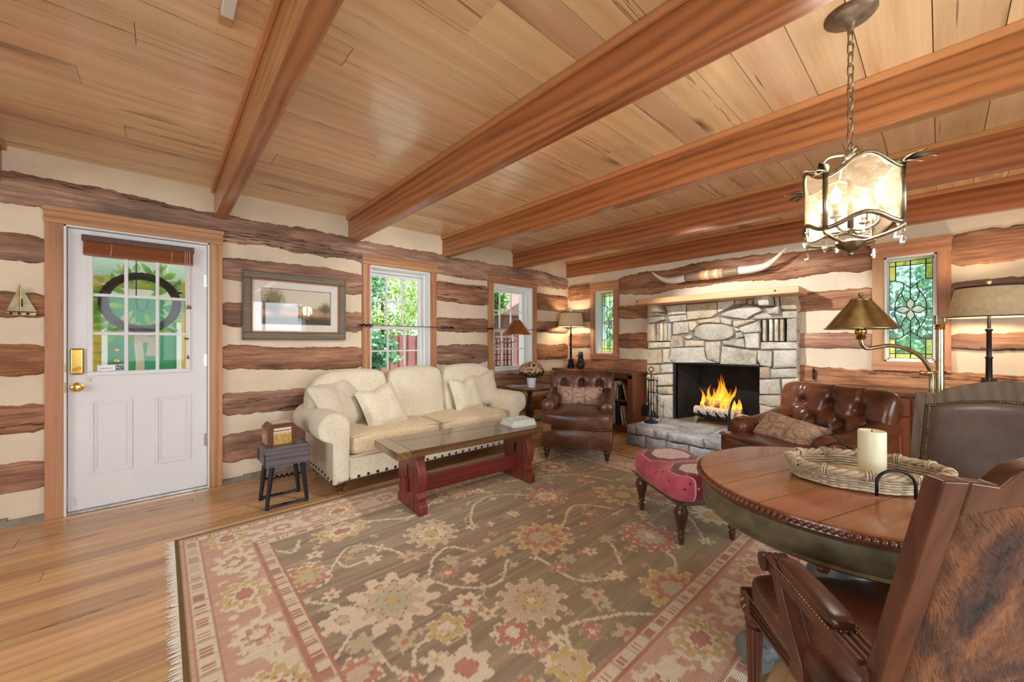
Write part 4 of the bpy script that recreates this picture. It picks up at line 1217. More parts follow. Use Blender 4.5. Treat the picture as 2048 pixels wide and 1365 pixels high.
# ================================================================ seating
def face(fx, fy): return math.atan2(fx, -fy)      # rotation that turns local -y to (fx, fy)

def loft(outline, y0, y1, r=.03, n=4, mid=4):
    """outline (x,z) swept along y with rounded ends"""
    cx = sum(p[0] for p in outline) / len(outline); cz = sum(p[1] for p in outline) / len(outline)
    st = []
    for i in range(n + 1):
        a = PI / 2 * i / n
        st.append((y0 + r * (1 - math.sin(a)) * 1.0, r * (1 - math.cos(PI / 2 - a)) if False else r * (1 - math.sin(a)), a))
    rings = []
    for i in range(n + 1):
        a = PI / 2 * i / n
        rings.append((y0 + r * (1 - math.cos(a)), r * (1 - math.sin(a))))
    for i in range(1, mid): rings.append((y0 + r + (y1 - y0 - 2 * r) * i / mid, 0))
    for i in range(n, -1, -1):
        a = PI / 2 * i / n
        rings.append((y1 - r * (1 - math.cos(a)), r * (1 - math.sin(a))))
    m = len(outline); V = []; F = []
    for y_, ins in rings:
        for x_, z_ in outline:
            dx, dz = x_ - cx, z_ - cz; L = math.hypot(dx, dz) + 1e-9
            s = max(.05, 1 - ins / L)
            V.append((cx + dx * s, y_, cz + dz * s))
    for k in range(len(rings) - 1):
        for i in range(m):
            j = (i + 1) % m
            F.append((k * m + i, k * m + j, (k + 1) * m + j, (k + 1) * m + i))
    F.append(tuple(range(m))); F.append(tuple((len(rings) - 1) * m + i for i in range(m)))
    return V, F

LEG = [(.012, 0), (.016, .004), (.018, .02), (.017, .035), (.022, .05), (.028, .062), (.022, .075), (.03, .09), (.034, .105), (.028, .118), (.036, .128), (.036, .14)]
def caster_leg(parent, x, y, top, mleg, s=1.0, caster=True):
    k = top / .14
    o = ob('leg', mv(lathe([(r * s, .03 + z * (top - .03) / .14 if caster else z * k) for r, z in LEG], 18), x, y, 0), mleg, parent, smooth=True, angle=60)
    if caster:
        ob('caster', mv(join(mv(rot(lathe([(.016, -.006), (.018, 0), (.016, .006)], 14), 'Y', 90), 0, .008, .018), lathe([(.011, .03), (.012, .05), (.010, .055)], 12)), x, y, 0), M['abrass'], o, smooth=True)
    return o

# ---------------------------------------------------------------- sofa
sofa = thing('sofa', 'cream three-cushion rolled-arm sofa with dark nailheads under the window', 'sofa', (1.945, 3.535, 0))
bw = .965
ob('base', prism([(-bw, .30), (-bw, .10), (-bw + .12, .118), (0, .125), (bw - .12, .118), (bw, .10), (bw, .30)], -.41, .36), M['linen'], sofa, bevel=.012)
side = [(-.41, .30), (-.41, .10), (-.2, .14), (0, .15), (.18, .13), (.36, .10), (.36, .30)]
for s in (-1, 1):
    ol = [(s * .852, .12), (s * .852, .48)] + [(s * (.965 - .0) + s * -q[0], q[1]) for q in arc(0, .545, .118, 0, 225, 14)] + [(s * .975, .43), (s * .972, .12)]
    a = ob('arm', loft(ol, -.425, .34, .022), M['linen'], sofa, smooth='all')
    oc_ = [(p[0], -.420, p[1]) for p in [(s * .857, .14), (s * .857, .48)] + [(s * .965 + s * -q[0], q[1]) for q in arc(0, .545, .110, 0, 225, 16)] + [(s * .965, .43), (s * .965, .14)]]
    ob('piping', tube(oc_, .006, 6), M['linen'], a, smooth='all')
ob('back_frame', loft([(-.97, .12), (-.97, .62), (-.93, .76), (-.82, .85), (0, .87), (.82, .85), (.93, .76), (.97, .62), (.97, .12)], .25, .40, .04), M['linen'], sofa, smooth='all')
for i, x in enumerate((-.62, 0, .62)):
    def shp(x_, y_, z_, i=i):
        if i != 1:
            e = (-x_ if i == 0 else x_)
            if e > 0: z_ -= .09 * (e / .36) ** 3 if z_ > 0 else 0
            if e > .12 and z_ < 0: z_ += .05 * ((e - .12) / .2)
        return x_, y_, z_
    w = .60 if i == 1 else .70
    g = pblock(w, .23, .54, 6.5, 10, .028, shp)
    g = mv(rot(g, 'X', -9), x + (-.05 if i == 0 else .05 if i == 2 else 0), .135, .668)
    ob('back_cushion', g, M['linen'], sofa, smooth='all', sub=1)
for s in (-1, 1):
    g = mv(pblock(.846, .66, .175, 8, 10, .02), s * .425, -.105, .388)
    c_ = ob('seat_cushion', g, M['linen_seat'], sofa, smooth='all', sub=1)
    for zz in (.31, .462):
        ob('piping', tube([(s * .425 + dx, yy, zz) for dx, yy in ((-.415, .1), (-.415, -.40), (-.39, -.425), (.39, -.425), (.415, -.40), (.415, .1))], .005, 6), M['linen_seat'], c_, smooth='all')
nm = mesh_from('nailhead', rot(dome(.0125, .008, 12), 'X', 90), M['darknail'], True)
for i in range(25):
    x = -.93 + 1.86 * i / 24
    zz = .128 + .016 * (1 - abs(x / .965) ** 4)
    link('nailhead', nm, sofa, (x, -.411, zz))
for i in range(10):
    y_ = -.385 + i * .08
    link('nailhead', nm, sofa, (-.974, y_, .130 + .02 * math.sin(PI * (y_ + .41) / .77)), (0, 0, R(-90)))
for x in (-.90, .90):
    for y_ in (-.35, .30): caster_leg(sofa, x, y_, .125, M['darkwood'], 1.4)

# throw pillows ------------------------------------------------------------
def pillow(name, label, s, h, mat, loc, yaw, lean, roll, welt=True, chop=0.0, group='throw pillows on the sofa', hz=None):
    t = thing(name, label, 'pillow', loc, group=group)
    t.rotation_euler = (Matrix.Rotation(R(yaw), 3, 'Z') @ Matrix.Rotation(R(lean), 3, 'X') @ Matrix.Rotation(R(roll), 3, 'Y')).to_euler()
    hz = hz or s
    n = 18
    def P(u, v, sgn):
        a = -1 + 2 * u; b = -1 + 2 * v
        px = s / 2 * a * (1 - .07 * (1 - b * b)); pz = hz / 2 * b * (1 - .07 * (1 - a * a))
        d = h / 2 * ((1 - a**4) * (1 - b**4)) ** .55
        d *= 1 + .12 * nz(a * 2.1 + s * 9, b * 2.1, sgn)
        if chop and b > 0: pz -= chop * math.exp(-(a / .32) ** 2) * b * b; d *= 1 - .35 * math.exp(-(a / .25) ** 2) * b
        return (px, -sgn * d, pz)
    g = join(grid(lambda u, v: P(u, v, 1), n, n), grid(lambda u, v: P(u, v, -1), n, n))
    o = ob('cover', g, mat, t, smooth='all')
    if welt:
        e = [P(i / n, 0, 1) for i in range(n)] + [P(1, i / n, 1) for i in range(n)] + [P(1 - i / n, 1, 1) for i in range(n)] + [P(0, 1 - i / n, 1) for i in range(n)]
        ob('welt', tube(e, .005, 6, True), mat, t, smooth='all')
    return t
pillow('throw_pillow', 'plain ivory velvet pillow against the left sofa arm', .47, .16, M['velvet'], (1.17, 3.54, .675), 18, -24, -14, False, .02)
pillow('throw_pillow', 'textured cream pillow with welt leaning on the left velvet one', .38, .15, M['cream'], (1.475, 3.39, .63), 4, -26, -11, True, .035)
pillow('throw_pillow', 'textured cream pillow with chopped top at the right of the sofa', .37, .15, M['cream'], (2.46, 3.47, .645), 5, -20, -4, True, .055)
pillow('throw_pillow', 'plain ivory velvet pillow against the right sofa arm', .40, .15, M['velvet'], (2.72, 3.53, .675), -16, -18, -6, False, .03)

# ---------------------------------------------------------------- tufted leather armchairs
def club_chair(name, label, loc, rz, ml, tufts, w=.70, top=.87, scuffed=True):
    t = thing(name, label, 'armchair', loc, rz)
    hw = w / 2
    ob('seat_base', loft([(-hw, .145), (hw, .145), (hw, .33), (-hw, .33)], -.40, .36, .02), ml, t, smooth=True)
    # T-shaped seat cushion in front of the arms
    def tee(x_, y_, z_):
        if y_ > -.27 and abs(x_) > hw - .13: x_ = math.copysign(hw - .13, x_)
        return x_, y_, z_
    c = ob('seat_cushion', pblock(w + .01, .70, .17, 9, 12, .025, lambda a, b, z_: (tee(a, b - .07, z_)[0], b - .07, z_ + .415)), ml, t, smooth='all', sub=1)
    for zz in (.345, .487):
        ob('piping', tube([(-hw + .012, -.27, zz), (-hw + .005, -.39, zz), (-hw + .03, -.418, zz), (0, -.432, zz), (hw - .03, -.418, zz), (hw - .005, -.39, zz), (hw - .012, -.27, zz)], .005, 6), ml, c, smooth='all')
    for s in (-1, 1):
        ol = [(s * (hw - .13), .3), (s * (hw - .125), .52)] + [(s * (hw - .055) - s * q[0], q[1]) for q in arc(0, .535, .078, 10, 230, 14)] + [(s * (hw - .005), .45), (s * (hw - .002), .3)]
        g = loft(ol, -.29, .33, .035)
        g = ([(x_, y_, z_ + max(0, y_ + .05) * .28 * (1 if z_ > .45 else 0)) for x_, y_, z_ in g[0]], g[1])
        a = ob('arm', g, ml, t, smooth='all')
        ob('arm_front', mv(rot(lathe([(1e-4, .010), (.05, .008), (.062, .0), (.064, -.01)], 20), 'X', 90), s * (hw - .055), -.288, .535), ml, a, smooth='all')
        ob('pleat', tube([(s * (hw - .055) + .080 * math.cos(a_), -.20, .535 + .080 * math.sin(a_)) for a_ in [R(-20 + 12 * i) for i in range(19)]], .004, 5), ml, a, smooth='all')
    # back: cross section in (y,z), swept over x, with buttons pulled in
    cs = smooth_line([(.15, .40), (.17, .55), (.215, .70), (.25, top - .06), (.30, top), (.36, top - .005), (.405, top - .06), (.395, top - .14), (.34, top - .18), (.33, .55), (.34, .30), (.25, .28), (.16, .32)], 5)
    cs = [(a, b) for a, b in cs]
    NV = len(cs); cyc = sum(p[0] for p in cs) / NV; czc = sum(p[1] for p in cs) / NV
    bwid = w * .5 + .005
    pairs = []
    for i, p in enumerate(tufts):
        for q in tufts[i + 1:]:
            if .05 < math.hypot(p[0] - q[0], p[1] - q[1]) < .24 and abs(p[1] - q[1]) > .06: pairs.append((p, q))
    tops = [p for p in tufts if p[1] > max(q[1] for q in tufts) - .03]
    def seg(px, pz, a, b):
        ax, az = a; bx, bz = b; dx, dz = bx - ax, bz - az
        k = max(0, min(1, ((px - ax) * dx + (pz - az) * dz) / (dx * dx + dz * dz)))
        return math.hypot(px - ax - dx * k, pz - az - dz * k)
    NU = 64
    tt = [math.sin(PI / 2 * (-1 + 2 * i / NU)) * .35 + .65 * (-1 + 2 * i / NU) for i in range(NU + 1)]
    V = []; F = []
    for i in range(NU + 1):
        a = tt[i]; k = (1 - min(1, abs(a)) ** 9) ** (1 / 3.0)
        k = max(k, .30)
        for (yy, zz) in cs:
            x_ = a * bwid * (1 + .05 * max(0, zz - .5))
            front = 1.0 if yy < .30 and zz > .38 else (.6 if zz > top - .07 else 0)
            d = 0
            if front:
                for b in tufts: d += .052 * math.exp(-((x_ - b[0])**2 + (zz - b[1])**2) / .030**2)
                dm = min([seg(x_, zz, p, q) for p, q in pairs] + [9])
                d += .026 * math.exp(-(dm / .011)**2)
                for b in tops:
                    if zz > b[1]: d += .022 * math.exp(-((x_ - b[0]) / .011)**2)
                d -= .022 * (1 - math.exp(-(min(math.hypot(x_ - b[0], zz - b[1]) for b in tufts) / .085)**2))
                d *= front
                d += .0035 * nz(x_ * 30, zz * 14, 3)
            yk = cyc + (yy - cyc) * k; zk = czc + (zz - czc) * (k * .35 + .65)
            V.append((x_, yk + d, zk))
    for i in range(NU):
        for j in range(NV - 1):
            F.append((i * NV + j, (i + 1) * NV + j, (i + 1) * NV + j + 1, i * NV + j + 1))
        F.append((i * NV + NV - 1, (i + 1) * NV + NV - 1, (i + 1) * NV, i * NV))
    F.append(tuple(range(NV))); F.append(tuple(NU * NV + j for j in range(NV)))
    bk = ob('back', (V, F), ml, t, smooth='all')
    bn = mesh_from('button', rot(dome(.011, .008, 10), 'X', 90), ml, True)
    for b in tufts:
        yb = interp([(.40, .15), (.55, .17), (.70, .215), (top - .06, .25)], b[1])
        link('button', bn, bk, (b[0], yb + .030, b[1]))
    nl = [mv(rot(dome(.0045, .003, 6), 'X', 90), -hw + .015 + (w - .03) * i / 60, -.401, .158) for i in range(61)]
    for s in (-1, 1): nl += [mv(rot(dome(.0045, .003, 6), 'Y', 90 * s), s * (hw + .001), -.39 + .74 * i / 60, .158) for i in range(61)]
    tag(ob('nailhead_trim', join(*nl), M['nail'], t, smooth='all'), kind='stuff')
    for x in (-hw + .05, hw - .05):
        for y_ in (-.355, .30): caster_leg(t, x, y_, .15, M['darkwood'], 1.15)
    return t
TU = [(-.20, .735), (0, .735), (.20, .735), (-.10, .61), (.10, .61), (-.29, .61), (.29, .61), (-.2, .49), (0, .49), (.2, .49)]
club_chair('armchair', 'worn brown leather tufted armchair between the sofa and the fireplace', (3.375, 2.635, .0075), face(-.84, -.54), M['leather'], TU)
club_chair('armchair', 'glossy cognac leather tufted armchair behind the round table', (3.46, .66, .0075), face(-.89, .455), M['leather2'], TU, .76, .88)

# fringed lumbar pillows on both armchairs
def lumbar_mat(name):
    t = NT(name)
    v = t.coords(rand=False)
    a = t.n('VectorMath', operation='ABSOLUTE', i_0=v).outputs[0]
    w = t.n('TexVoronoi', i_Vector=t.n('VectorMath', operation='ADD', i_0=t.n('Mapping', i_Vector=a, i_Scale=(1, .2, 1.3)).outputs[0], i_1=t.n('VectorMath', operation='SCALE', i_0=t.noise(a, 9, 3, fac=False), i_Scale=.07).outputs[0]).outputs[0], i_Scale=11.0, feature='DISTANCE_TO_EDGE')
    n1 = t.noise(v, 12, 5, .7)
    f = t.math('ADD', t.math('MULTIPLY', w.outputs['Distance'], 1.1), t.math('MULTIPLY', n1, .5))
    col = t.ramp(f, [(.22, lin((150, 120, 104))), (.45, lin((204, 176, 152))), (.6, lin((186, 146, 126))), (.8, lin((222, 204, 184)))])
    t.bump(t.noise(v, 160, 2), .4, .003)
    return t.fin(col, .9, 0, 0, .2, .3)
M['lumbar'] = lumbar_mat('paisley_chenille')
def lumbar(label, loc, yaw, lean, w=.44, hz=.22, roll=0):
    p = pillow('lumbar_pillow', label, w, .14, M['lumbar'], loc, yaw, lean, roll, False, 0, 'fringed lumbar pillows', hz)
    fr = []
    rr = random.Random(int(loc[0] * 100))
    for s in (-1, 1):
        for i in range(34):
            z0 = -hz / 2 + hz * i / 33
            fr.append(tube([(s * w * .47, 0, z0), (s * (w * .5 + .012), rr.uniform(-.012, .012), z0 + rr.uniform(-.01, .01)), (s * (w * .5 + .028), rr.uniform(-.02, .02), z0 + rr.uniform(-.02, .01))], .003, 4))
    tag(ob('fringe', join(*fr), M['lumbar'], p), kind='stuff')
    return p
th = math.degrees(face(-.84, -.54))
lumbar('fringed beige paisley pillow on the worn armchair by the bookcase', (3.40 + .05, 2.65 + .045, .605), th, -18)
th2 = math.degrees(face(-.89, .455))
lumbar('fringed beige paisley pillow on the cognac armchair behind the table', (3.35, .745, .565), th2, -42, .46, .24, 6)

# ---------------------------------------------------------------- kilim ottoman
def kilim():
    t = NT('kilim_cloth')
    v = t.coords(rand=False); sp = t.n('SeparateXYZ', i_0=v)
    X, Y, Z = sp.outputs[0], sp.outputs[1], sp.outputs[2]
    ay = t.math('ABSOLUTE', t.math('SUBTRACT', t.math('ABSOLUTE', t.math('ADD', Y, .02)), .165))      # distance from the two medallion centres
    ax = t.math('ABSOLUTE', X)
    d = t.math('MAXIMUM', t.math('DIVIDE', ax, 1.25), ay)
    d = t.math('MAXIMUM', d, t.math('MULTIPLY', t.math('ADD', ax, ay), .62))
    stp = t.n('Math', operation='SNAP'); t.set(stp.inputs[0], d); stp.inputs[1].default_value = .006
    d = stp.outputs[0]
    nn = t.noise(v, 60, 3); n2 = t.noise(t.coords((1, 1, 1), False), 7, 4)
    red = t.ramp(n2, [(.3, lin((158, 50, 72))), (.7, lin((210, 100, 122)))])
    cream = t.ramp(t.n('TexChecker', i_Vector=v, i_Scale=46.0).outputs[1], [(.4, lin((214, 190, 184))), (.6, lin((226, 208, 200)))])
    vo = t.n('TexVoronoi', i_Vector=v, i_Scale=30.0, distance='MANHATTAN').outputs['Distance']
    cream = t.mix(t.math('LESS_THAN', vo, .22), cream, lin((160, 60, 78)))
    dkred = t.mix(t.math('LESS_THAN', t.n('TexVoronoi', i_Vector=v, i_Scale=26.0, distance='MANHATTAN').outputs['Distance'], .3), lin((118, 26, 48)), lin((214, 150, 150)))
    fld = t.mix(t.math('LESS_THAN', t.n('TexVoronoi', i_Vector=v, i_Scale=13.0, distance='MANHATTAN').outputs['Distance'], .16), red, lin((60, 30, 34)))
    col = t.mix(t.math('LESS_THAN', d, .150), fld, lin((52, 28, 30)))
    col = t.mix(t.math('LESS_THAN', d, .145), col, lin((206, 176, 150)))
    col = t.mix(t.math('LESS_THAN', d, .140), col, dkred)
    col = t.mix(t.math('LESS_THAN', d, .102), col, lin((52, 28, 30)))
    col = t.mix(t.math('LESS_THAN', d, .097), col, cream)
    t.bump(nn, .35, .003)
    return t.fin(col, .85, 0, 0, .25, .3)
M['kilim'] = kilim()
ot = thing('ottoman', 'red kilim covered ottoman with turned dark legs in front of the hearth', 'ottoman', (2.57, 1.145, .0075), math.atan2(.839, .545) - PI / 2)
def saddle(x, y, z):
    if z > 0: z += .032 * (abs(y) / .30) ** 2 - .012 - .018 * (abs(x) / .23) ** 2
    return x, y, z
ob('cushion', mv(pblock(.46, .60, .17, 6, 14, .012, saddle), 0, 0, .335), M['kilim'], ot, smooth='all', sub=1)
nl = []
for i in range(54):
    y_ = -.285 + .57 * i / 53
    for s in (-1, 1): nl.append(mv(rot(dome(.005, .004, 6), 'Y', 90 * s), s * .216, y_, .262))
for i in range(40):
    x_ = -.21 + .42 * i / 39
    for s in (-1, 1): nl.append(mv(rot(dome(.005, .004, 6), 'X', -90 * s), x_, s * .286, .262))
tag(ob('nailhead_trim', join(*nl), M['nail'], ot, smooth='all'), kind='stuff')
ob('seat_board', box(-.205, .205, -.275, .275, .235, .262), M['darkwood'], ot, bevel=.01)
OL = [(.012, 0), (.014, .01), (.017, .03), (.020, .045), (.013, .05), (.014, .06), (.022, .068), (.024, .075), (.018, .082), (.024, .1), (.032, .14), (.040, .175), (.041, .195), (.034, .215), (.022, .228), (.024, .245)]
for x in (-.17, .17):
    for y_ in (-.24, .24): ob('leg', mv(lathe(OL, 18), x, y_, 0), M['darkwood'], ot, smooth=True, angle=60)

# ---------------------------------------------------------------- dining chairs
def cowhide():
    t = NT('brindle_cowhide')
    v = t.coords((1, 1, .55), False)
    a = t.noise(v, 9, 5, .6, 1.4); b = t.noise(t.coords((1, 1, .2), False), 140, 3, .6)
    f = t.math('ADD', t.math('MULTIPLY', a, .8), t.math('MULTIPLY', b, .2))
    col = t.ramp(f, [(.34, lin((32, 20, 16))), (.46, lin((86, 50, 28))), (.58, lin((136, 86, 48))), (.74, lin((170, 122, 78)))])
    t.bump(b, .3, .003)
    return t.fin(col, .7, 0, 0, .3, .3)
M['cowhide'] = cowhide()
M['chairwood'] = wood('dining_chair_wood', (98, 56, 38), (56, 30, 20), 2, 1.5, .34, .15, .06, False, 0, .25, .03)
M['chairwood2'] = wood('dining_chair_grey_wood', (108, 92, 76), (66, 52, 42), 2, 1.5, .4, .1, .06, False, 0, .25, .03)
def dining_chair(name, label, loc, rz, arms, mw, mpad, ZS=.975):
    t = thing(name, label, 'chair', loc, rz)
    Z0 = .46
    def by(z): return .225 + max(0, z - .43) * .30 if z > .43 else .225 + (.43 - z) * .10     # rear leg / stile rake
    stx = .272
    for s in (-1, 1):
        V = []; F = []
        zs = [0, .2, .43, .6, .8, ZS]
        for z in zs:
            w = .018 if z > .3 else .017; y_ = by(z)
            xo = stx + (.0 if z > .43 else 0)
            V += [(s * (xo - w), y_ - .017, z), (s * (xo + w), y_ - .017, z), (s * (xo + w), y_ + .017, z), (s * (xo - w), y_ + .017, z)]
        for k in range(len(zs) - 1):
            for i in range(4): F.append((k * 4 + i, k * 4 + (i + 1) % 4, k * 4 + 4 + (i + 1) % 4, k * 4 + 4 + i))
        F += [(0, 1, 2, 3), tuple(len(zs) * 4 - 4 + i for i in range(4))]
        ob('rear_stile', (V, F), mw, t, bevel=.004)
    # crest rail: square shoulders, small dip, arched middle
    top = [(-stx + .017, ZS), (-stx + .055, ZS - .005), (-stx + .064, ZS + .010)] + [(-.2 + .4 * i / 10, ZS + .012 + .062 * math.sin(PI * (i + .6) / 11.2)) for i in range(11)] + [(stx - .064, ZS + .010), (stx - .055, ZS - .005), (stx - .017, ZS)]
    bot = [(x, ZS - .06 + (.052 * math.cos(x / .26 * PI / 2) if abs(x) < .26 else 0)) for x in [stx - .017 - i * (2 * stx - .034) / 14 for i in range(15)]]
    ol = top + bot
    g = prism(ol, -.0168, .0168)
    g = ([(x, by(z) + y_, z) for x, y_, z in g[0]], g[1])
    ob('crest_rail', g, mw, t, bevel=.004)
    ob('lower_rail', ([(x, by(z) + y_, z) for x, y_, z in box(-stx + .02, stx - .02, -.02, .02, .455, .505)[0]], box(0, 1, 0, 1, 0, 1)[1]), mw, t, bevel=.004)
    # upholstered back: leather in front, cowhide behind
    def pad(sgn, puff, off):
        def fn(u, v):
            x = (-1 + 2 * u) * (stx - .018)
            zt = ZS - .055 + .052 * math.cos(x / .26 * PI / 2); zb = .50
            z = zb + (zt - zb) * v
            e = (1 - (2 * u - 1) ** 8) * (1 - (2 * v - 1) ** 8)
            return (x, by(z) + sgn * (off + puff * e ** .5), z)
        return grid(fn, 20, 20)
    ob('leather_back_pad', pad(-1, .022, .012), mpad, t, smooth='all')
    ob('cowhide_back_panel', pad(1, .010, .010), M['cowhide'], t, smooth='all')
    if arms:            # short hair on the hide
        rh = random.Random(12); V = []; F = []
        for k in range(15000):
            x = rh.uniform(-stx + .02, stx - .02)
            zt = ZS - .055 + .052 * math.cos(x / .26 * PI / 2); z = rh.uniform(.505, zt)
            y_ = by(z) + .0185; L = rh.uniform(.012, .024)
            sw = 1.1 * nz(x * 7, z * 7, 2) + rh.uniform(-.35, .35)
            dx, dz = math.sin(sw) * L, -math.cos(sw) * L; w_ = .0008
            m = len(V); V += [(x - w_ * math.cos(sw), y_ - .002, z + w_ * math.sin(sw)), (x + w_ * math.cos(sw), y_ - .002, z - w_ * math.sin(sw)), (x + dx, y_ + rh.uniform(.001, .006), z + dz)]; F.append((m, m + 1, m + 2))
        tag(ob('cowhide_hair', (V, F), M['cowhide'], t), kind='stuff')
    nl = []
    P = [(-stx + .034, z) for z in np.linspace(.51, ZS - .05, 52)] + [(x, ZS - .065 + .052 * math.cos(x / .26 * PI / 2)) for x in np.linspace(-stx + .034, stx - .034, 54)] + [(stx - .034, z) for z in np.linspace(ZS - .05, .51, 52)]
    for x, z in P: nl.append(mv(rot(dome(.0055, .004, 6), 'X', 90), x, by(z) - .022, z))
    tag(ob('back_nailhead_trim', join(*nl), M['nail'], t, smooth='all'), kind='stuff')
    # seat
    sf, sb = .285, .262
    def seatf(x, y_, z): return (x * (1 - .06 * (y_ + .26) / .5), y_ - .015, z + .452)
    ob('seat', pblock(.565, .50, .085, 7, 12, .02, seatf), M['leatherd'], t, smooth='all', sub=1)
    rail = M['chairwood2'] if mw is M['chairwood2'] else mw
    ob('front_rail', box(-sf + .02, sf - .02, -.268, -.228, .365, .425), mw, t, bevel=.004)
    for s in (-1, 1):
        pr = prism([(s * (sf - .012), -.25), (s * (sf - .048), -.25), (s * (sb - .04), .22), (s * (sb - .004), .22)], .365, .425, 'Z')
        o = ob('side_rail', pr, mw, t, bevel=.004)
        for zz in (.38, .395, .41):
            ob('reeding', tube([(s * (sf - .011), -.235, zz), (s * (sb - .003), .20, zz)], .004, 5), mw, o, smooth='all')
        nl = [mv(rot(dome(.0055, .004, 6), 'Y', 90 * s), s * (sf - .006 - .016 * i / 44), -.245 + .44 * i / 44, .431) for i in range(45)]
        tag(ob('seat_nailhead_trim', join(*nl), M['nail'], t, smooth='all'), kind='stuff')
        fl_ = []
        n = 40
        for z, r in ((0, .013), (.30, .023), (.325, .024)):
            for i in range(n): fl_.append(((r - .003 * (i % 4 == 0)) * math.cos(2 * PI * i / n), (r - .003 * (i % 4 == 0)) * math.sin(2 * PI * i / n), z))
        ff = [(k * n + i, k * n + (i + 1) % n, (k + 1) * n + (i + 1) % n, (k + 1) * n + i) for k in range(2) for i in range(n)] + [tuple(range(n)), tuple(2 * n + i for i in range(n))]
        lg = ob('front_leg', mv(join((fl_, ff), mv(lathe([(.024, .325), (.017, .33), (.026, .337), (.026, .345), (.02, .352), (.02, .362)], 18))), s * (sf - .032), -.244, 0), mw, t, smooth=True)
        ob('corner_block', cbox(s * (sf - .030), -.246, .396, .056, .056, .068), mw, lg, bevel=.003)
        ob('rosette', join(*[mv(rot(lathe([(.008, 0), (.005, .004), (1e-4, .006)], 8), 'Y', 90 * s), s * (sf - .002), -.246 + .013 * math.cos(q), .396 + .013 * math.sin(q)) for q in [k * PI / 2 for k in range(4)]]), M['pewter'], lg, smooth='all')
    if arms:
        for s in (-1, 1):
            # curved post
            px = s * (sf - .014)
            pp = smooth_line([(px, .045, .40), (px, .04, .45), (px, -.005, .52), (px, -.04, .58), (px, -.042, .61)], 5)
            V = []; F = []
            for i, p in enumerate(pp):
                k = i / (len(pp) - 1); wy = .030 - .010 * k; wx = .018
                V += [(p[0] - wx, p[1] - wy, p[2]), (p[0] + wx, p[1] - wy, p[2]), (p[0] + wx, p[1] + wy, p[2]), (p[0] - wx, p[1] + wy, p[2])]
            for k in range(len(pp) - 1):
                for i in range(4): F.append((k * 4 + i, k * 4 + (i + 1) % 4, k * 4 + 4 + (i + 1) % 4, k * 4 + 4 + i))
            F += [(0, 1, 2, 3), tuple(len(pp) * 4 - 4 + i for i in range(4))]
            ob('arm_post', (V, F), mw, t, bevel=.003)
            ar = ob('armrest', join(*[tube([(px + q, -.105, .595), (px + q, -.112, .612), (px + q, -.095, .628), (px + q, -.065, .633), (px + q * 1.1, .06, .624), (px + q, by(.62) - .02, .62)], .0085, 7) for q in (-.022, -.008, .008, .022)], box(px - .026, px + .026, -.075, by(.62), .597, .621)), mw, t, smooth=True)
            ob('scroll_end', join(*[mv(rot(lathe([(.024, 0), (.024, .006), (.012, .009), (1e-4, .010)], 18), 'Y', 90 * q), px + q * .026, -.09, .612) for q in (-1, 1)]), mw, ar, smooth=True)
            ob('arm_pad', pblock(.056, .225, .034, 5, 8, .004, lambda x, y_, z: (x + px, y_ + .075, z + .639 - y_ * .04)), M['leatherd'], ar, smooth='all', sub=1)
            nl = []
            for i in range(24):
                y_ = -.105 + .21 * i / 23
                for q in (-1, 1): nl.append(mv(rot(dome(.0052, .004, 6), 'Y', 90 * q), px + q * .028, y_ + .075, .631 - y_ * .04))
            for i in range(5):
                for yy in (-.114, .114): nl.append(mv(rot(dome(.0052, .004, 6), 'X', 90 if yy < 0 else -90), px - .02 + .01 * i, yy + .075, .631 - yy * .04))
            tag(ob('arm_nailhead_trim', join(*nl), M['nail'], ar, smooth='all'), kind='stuff')
    return t
dining_chair('dining_chair', 'armchair style dining chair with brindle cowhide back nearest the camera', (1.352, .040, .0), face(.77, .64), True, M['chairwood'], M['leatherd'], 1.015)
dining_chair('dining_chair', 'dining chair with grey brown leather back on the far side of the table', (2.27, -.13, 0), face(-.98, .2), False, M['chairwood2'], M['leatherb'])
# ================================================================ tables and what stands on them
RUGZ = .0075
# coffee table / old bench
ct = thing('coffee_table', 'long low trestle coffee table with glossy plank top and red legs', 'table', (1.855, 2.555, RUGZ), R(-3.8))
TL, TW, TZ0, TZ1 = .70, .22, .425, .475
for i in range(3):
    a = -TW + 2 * TW / 3 * i
    ob('top_board', box(-TL + .10, TL - .10, a + .0008, a + 2 * TW / 3 - .0008, TZ0, TZ1 - .001 * (i == 1)), M['ctop'], ct, bevel=.002)
M['ctop_y'] = wood('bench_end_wood', (142, 104, 66), (84, 56, 34), 1, 1.3, .16, .5, .2, True, .6, .3, .1)
for s in (-1, 1):
    a, b = sorted((s * (TL - .099), s * TL)); ob('breadboard_end', box(a, b, -TW, TW, TZ0, TZ1), M['ctop_y'], ct, bevel=.003)
half = [(.150, .42), (.150, .385), (.142, .372), (.155, .35), (.176, .30), (.182, .25), (.172, .20), (.150, .155), (.146, .14), (.168, .125), (.172, .108), (.160, .092), (.155, .082), (.185, .07), (.192, .055), (.192, 0)]
outl = half + [(-y_, z) for y_, z in half[::-1]]
for s in (-1, 1):
    lg = ob('trestle_leg', prism(outl, s * .50 - .034, s * .50 + .034, 'X'), M['cherry'], ct, bevel=.008)
    for za, zb in ((.355, .41), (.235, .315), (.14, .185)):
        ob('slot_shade', box(s * .50 - .0355, s * .50 + .0355, -.012, .012, za, zb), M['iron'], lg)  # dark boxes on the leg stand in for the shade inside its slots
    ob('tenon_key', box(s * .535, s * .565, -.022, .022, .12, .225) if s > 0 else box(-.565, -.535, -.022, .022, .12, .225), M['cherry'], lg, bevel=.004)
ob('stretcher', box(-.49, .49, -.022, .022, .095, .215), M['cherry_x'], ct, bevel=.005)
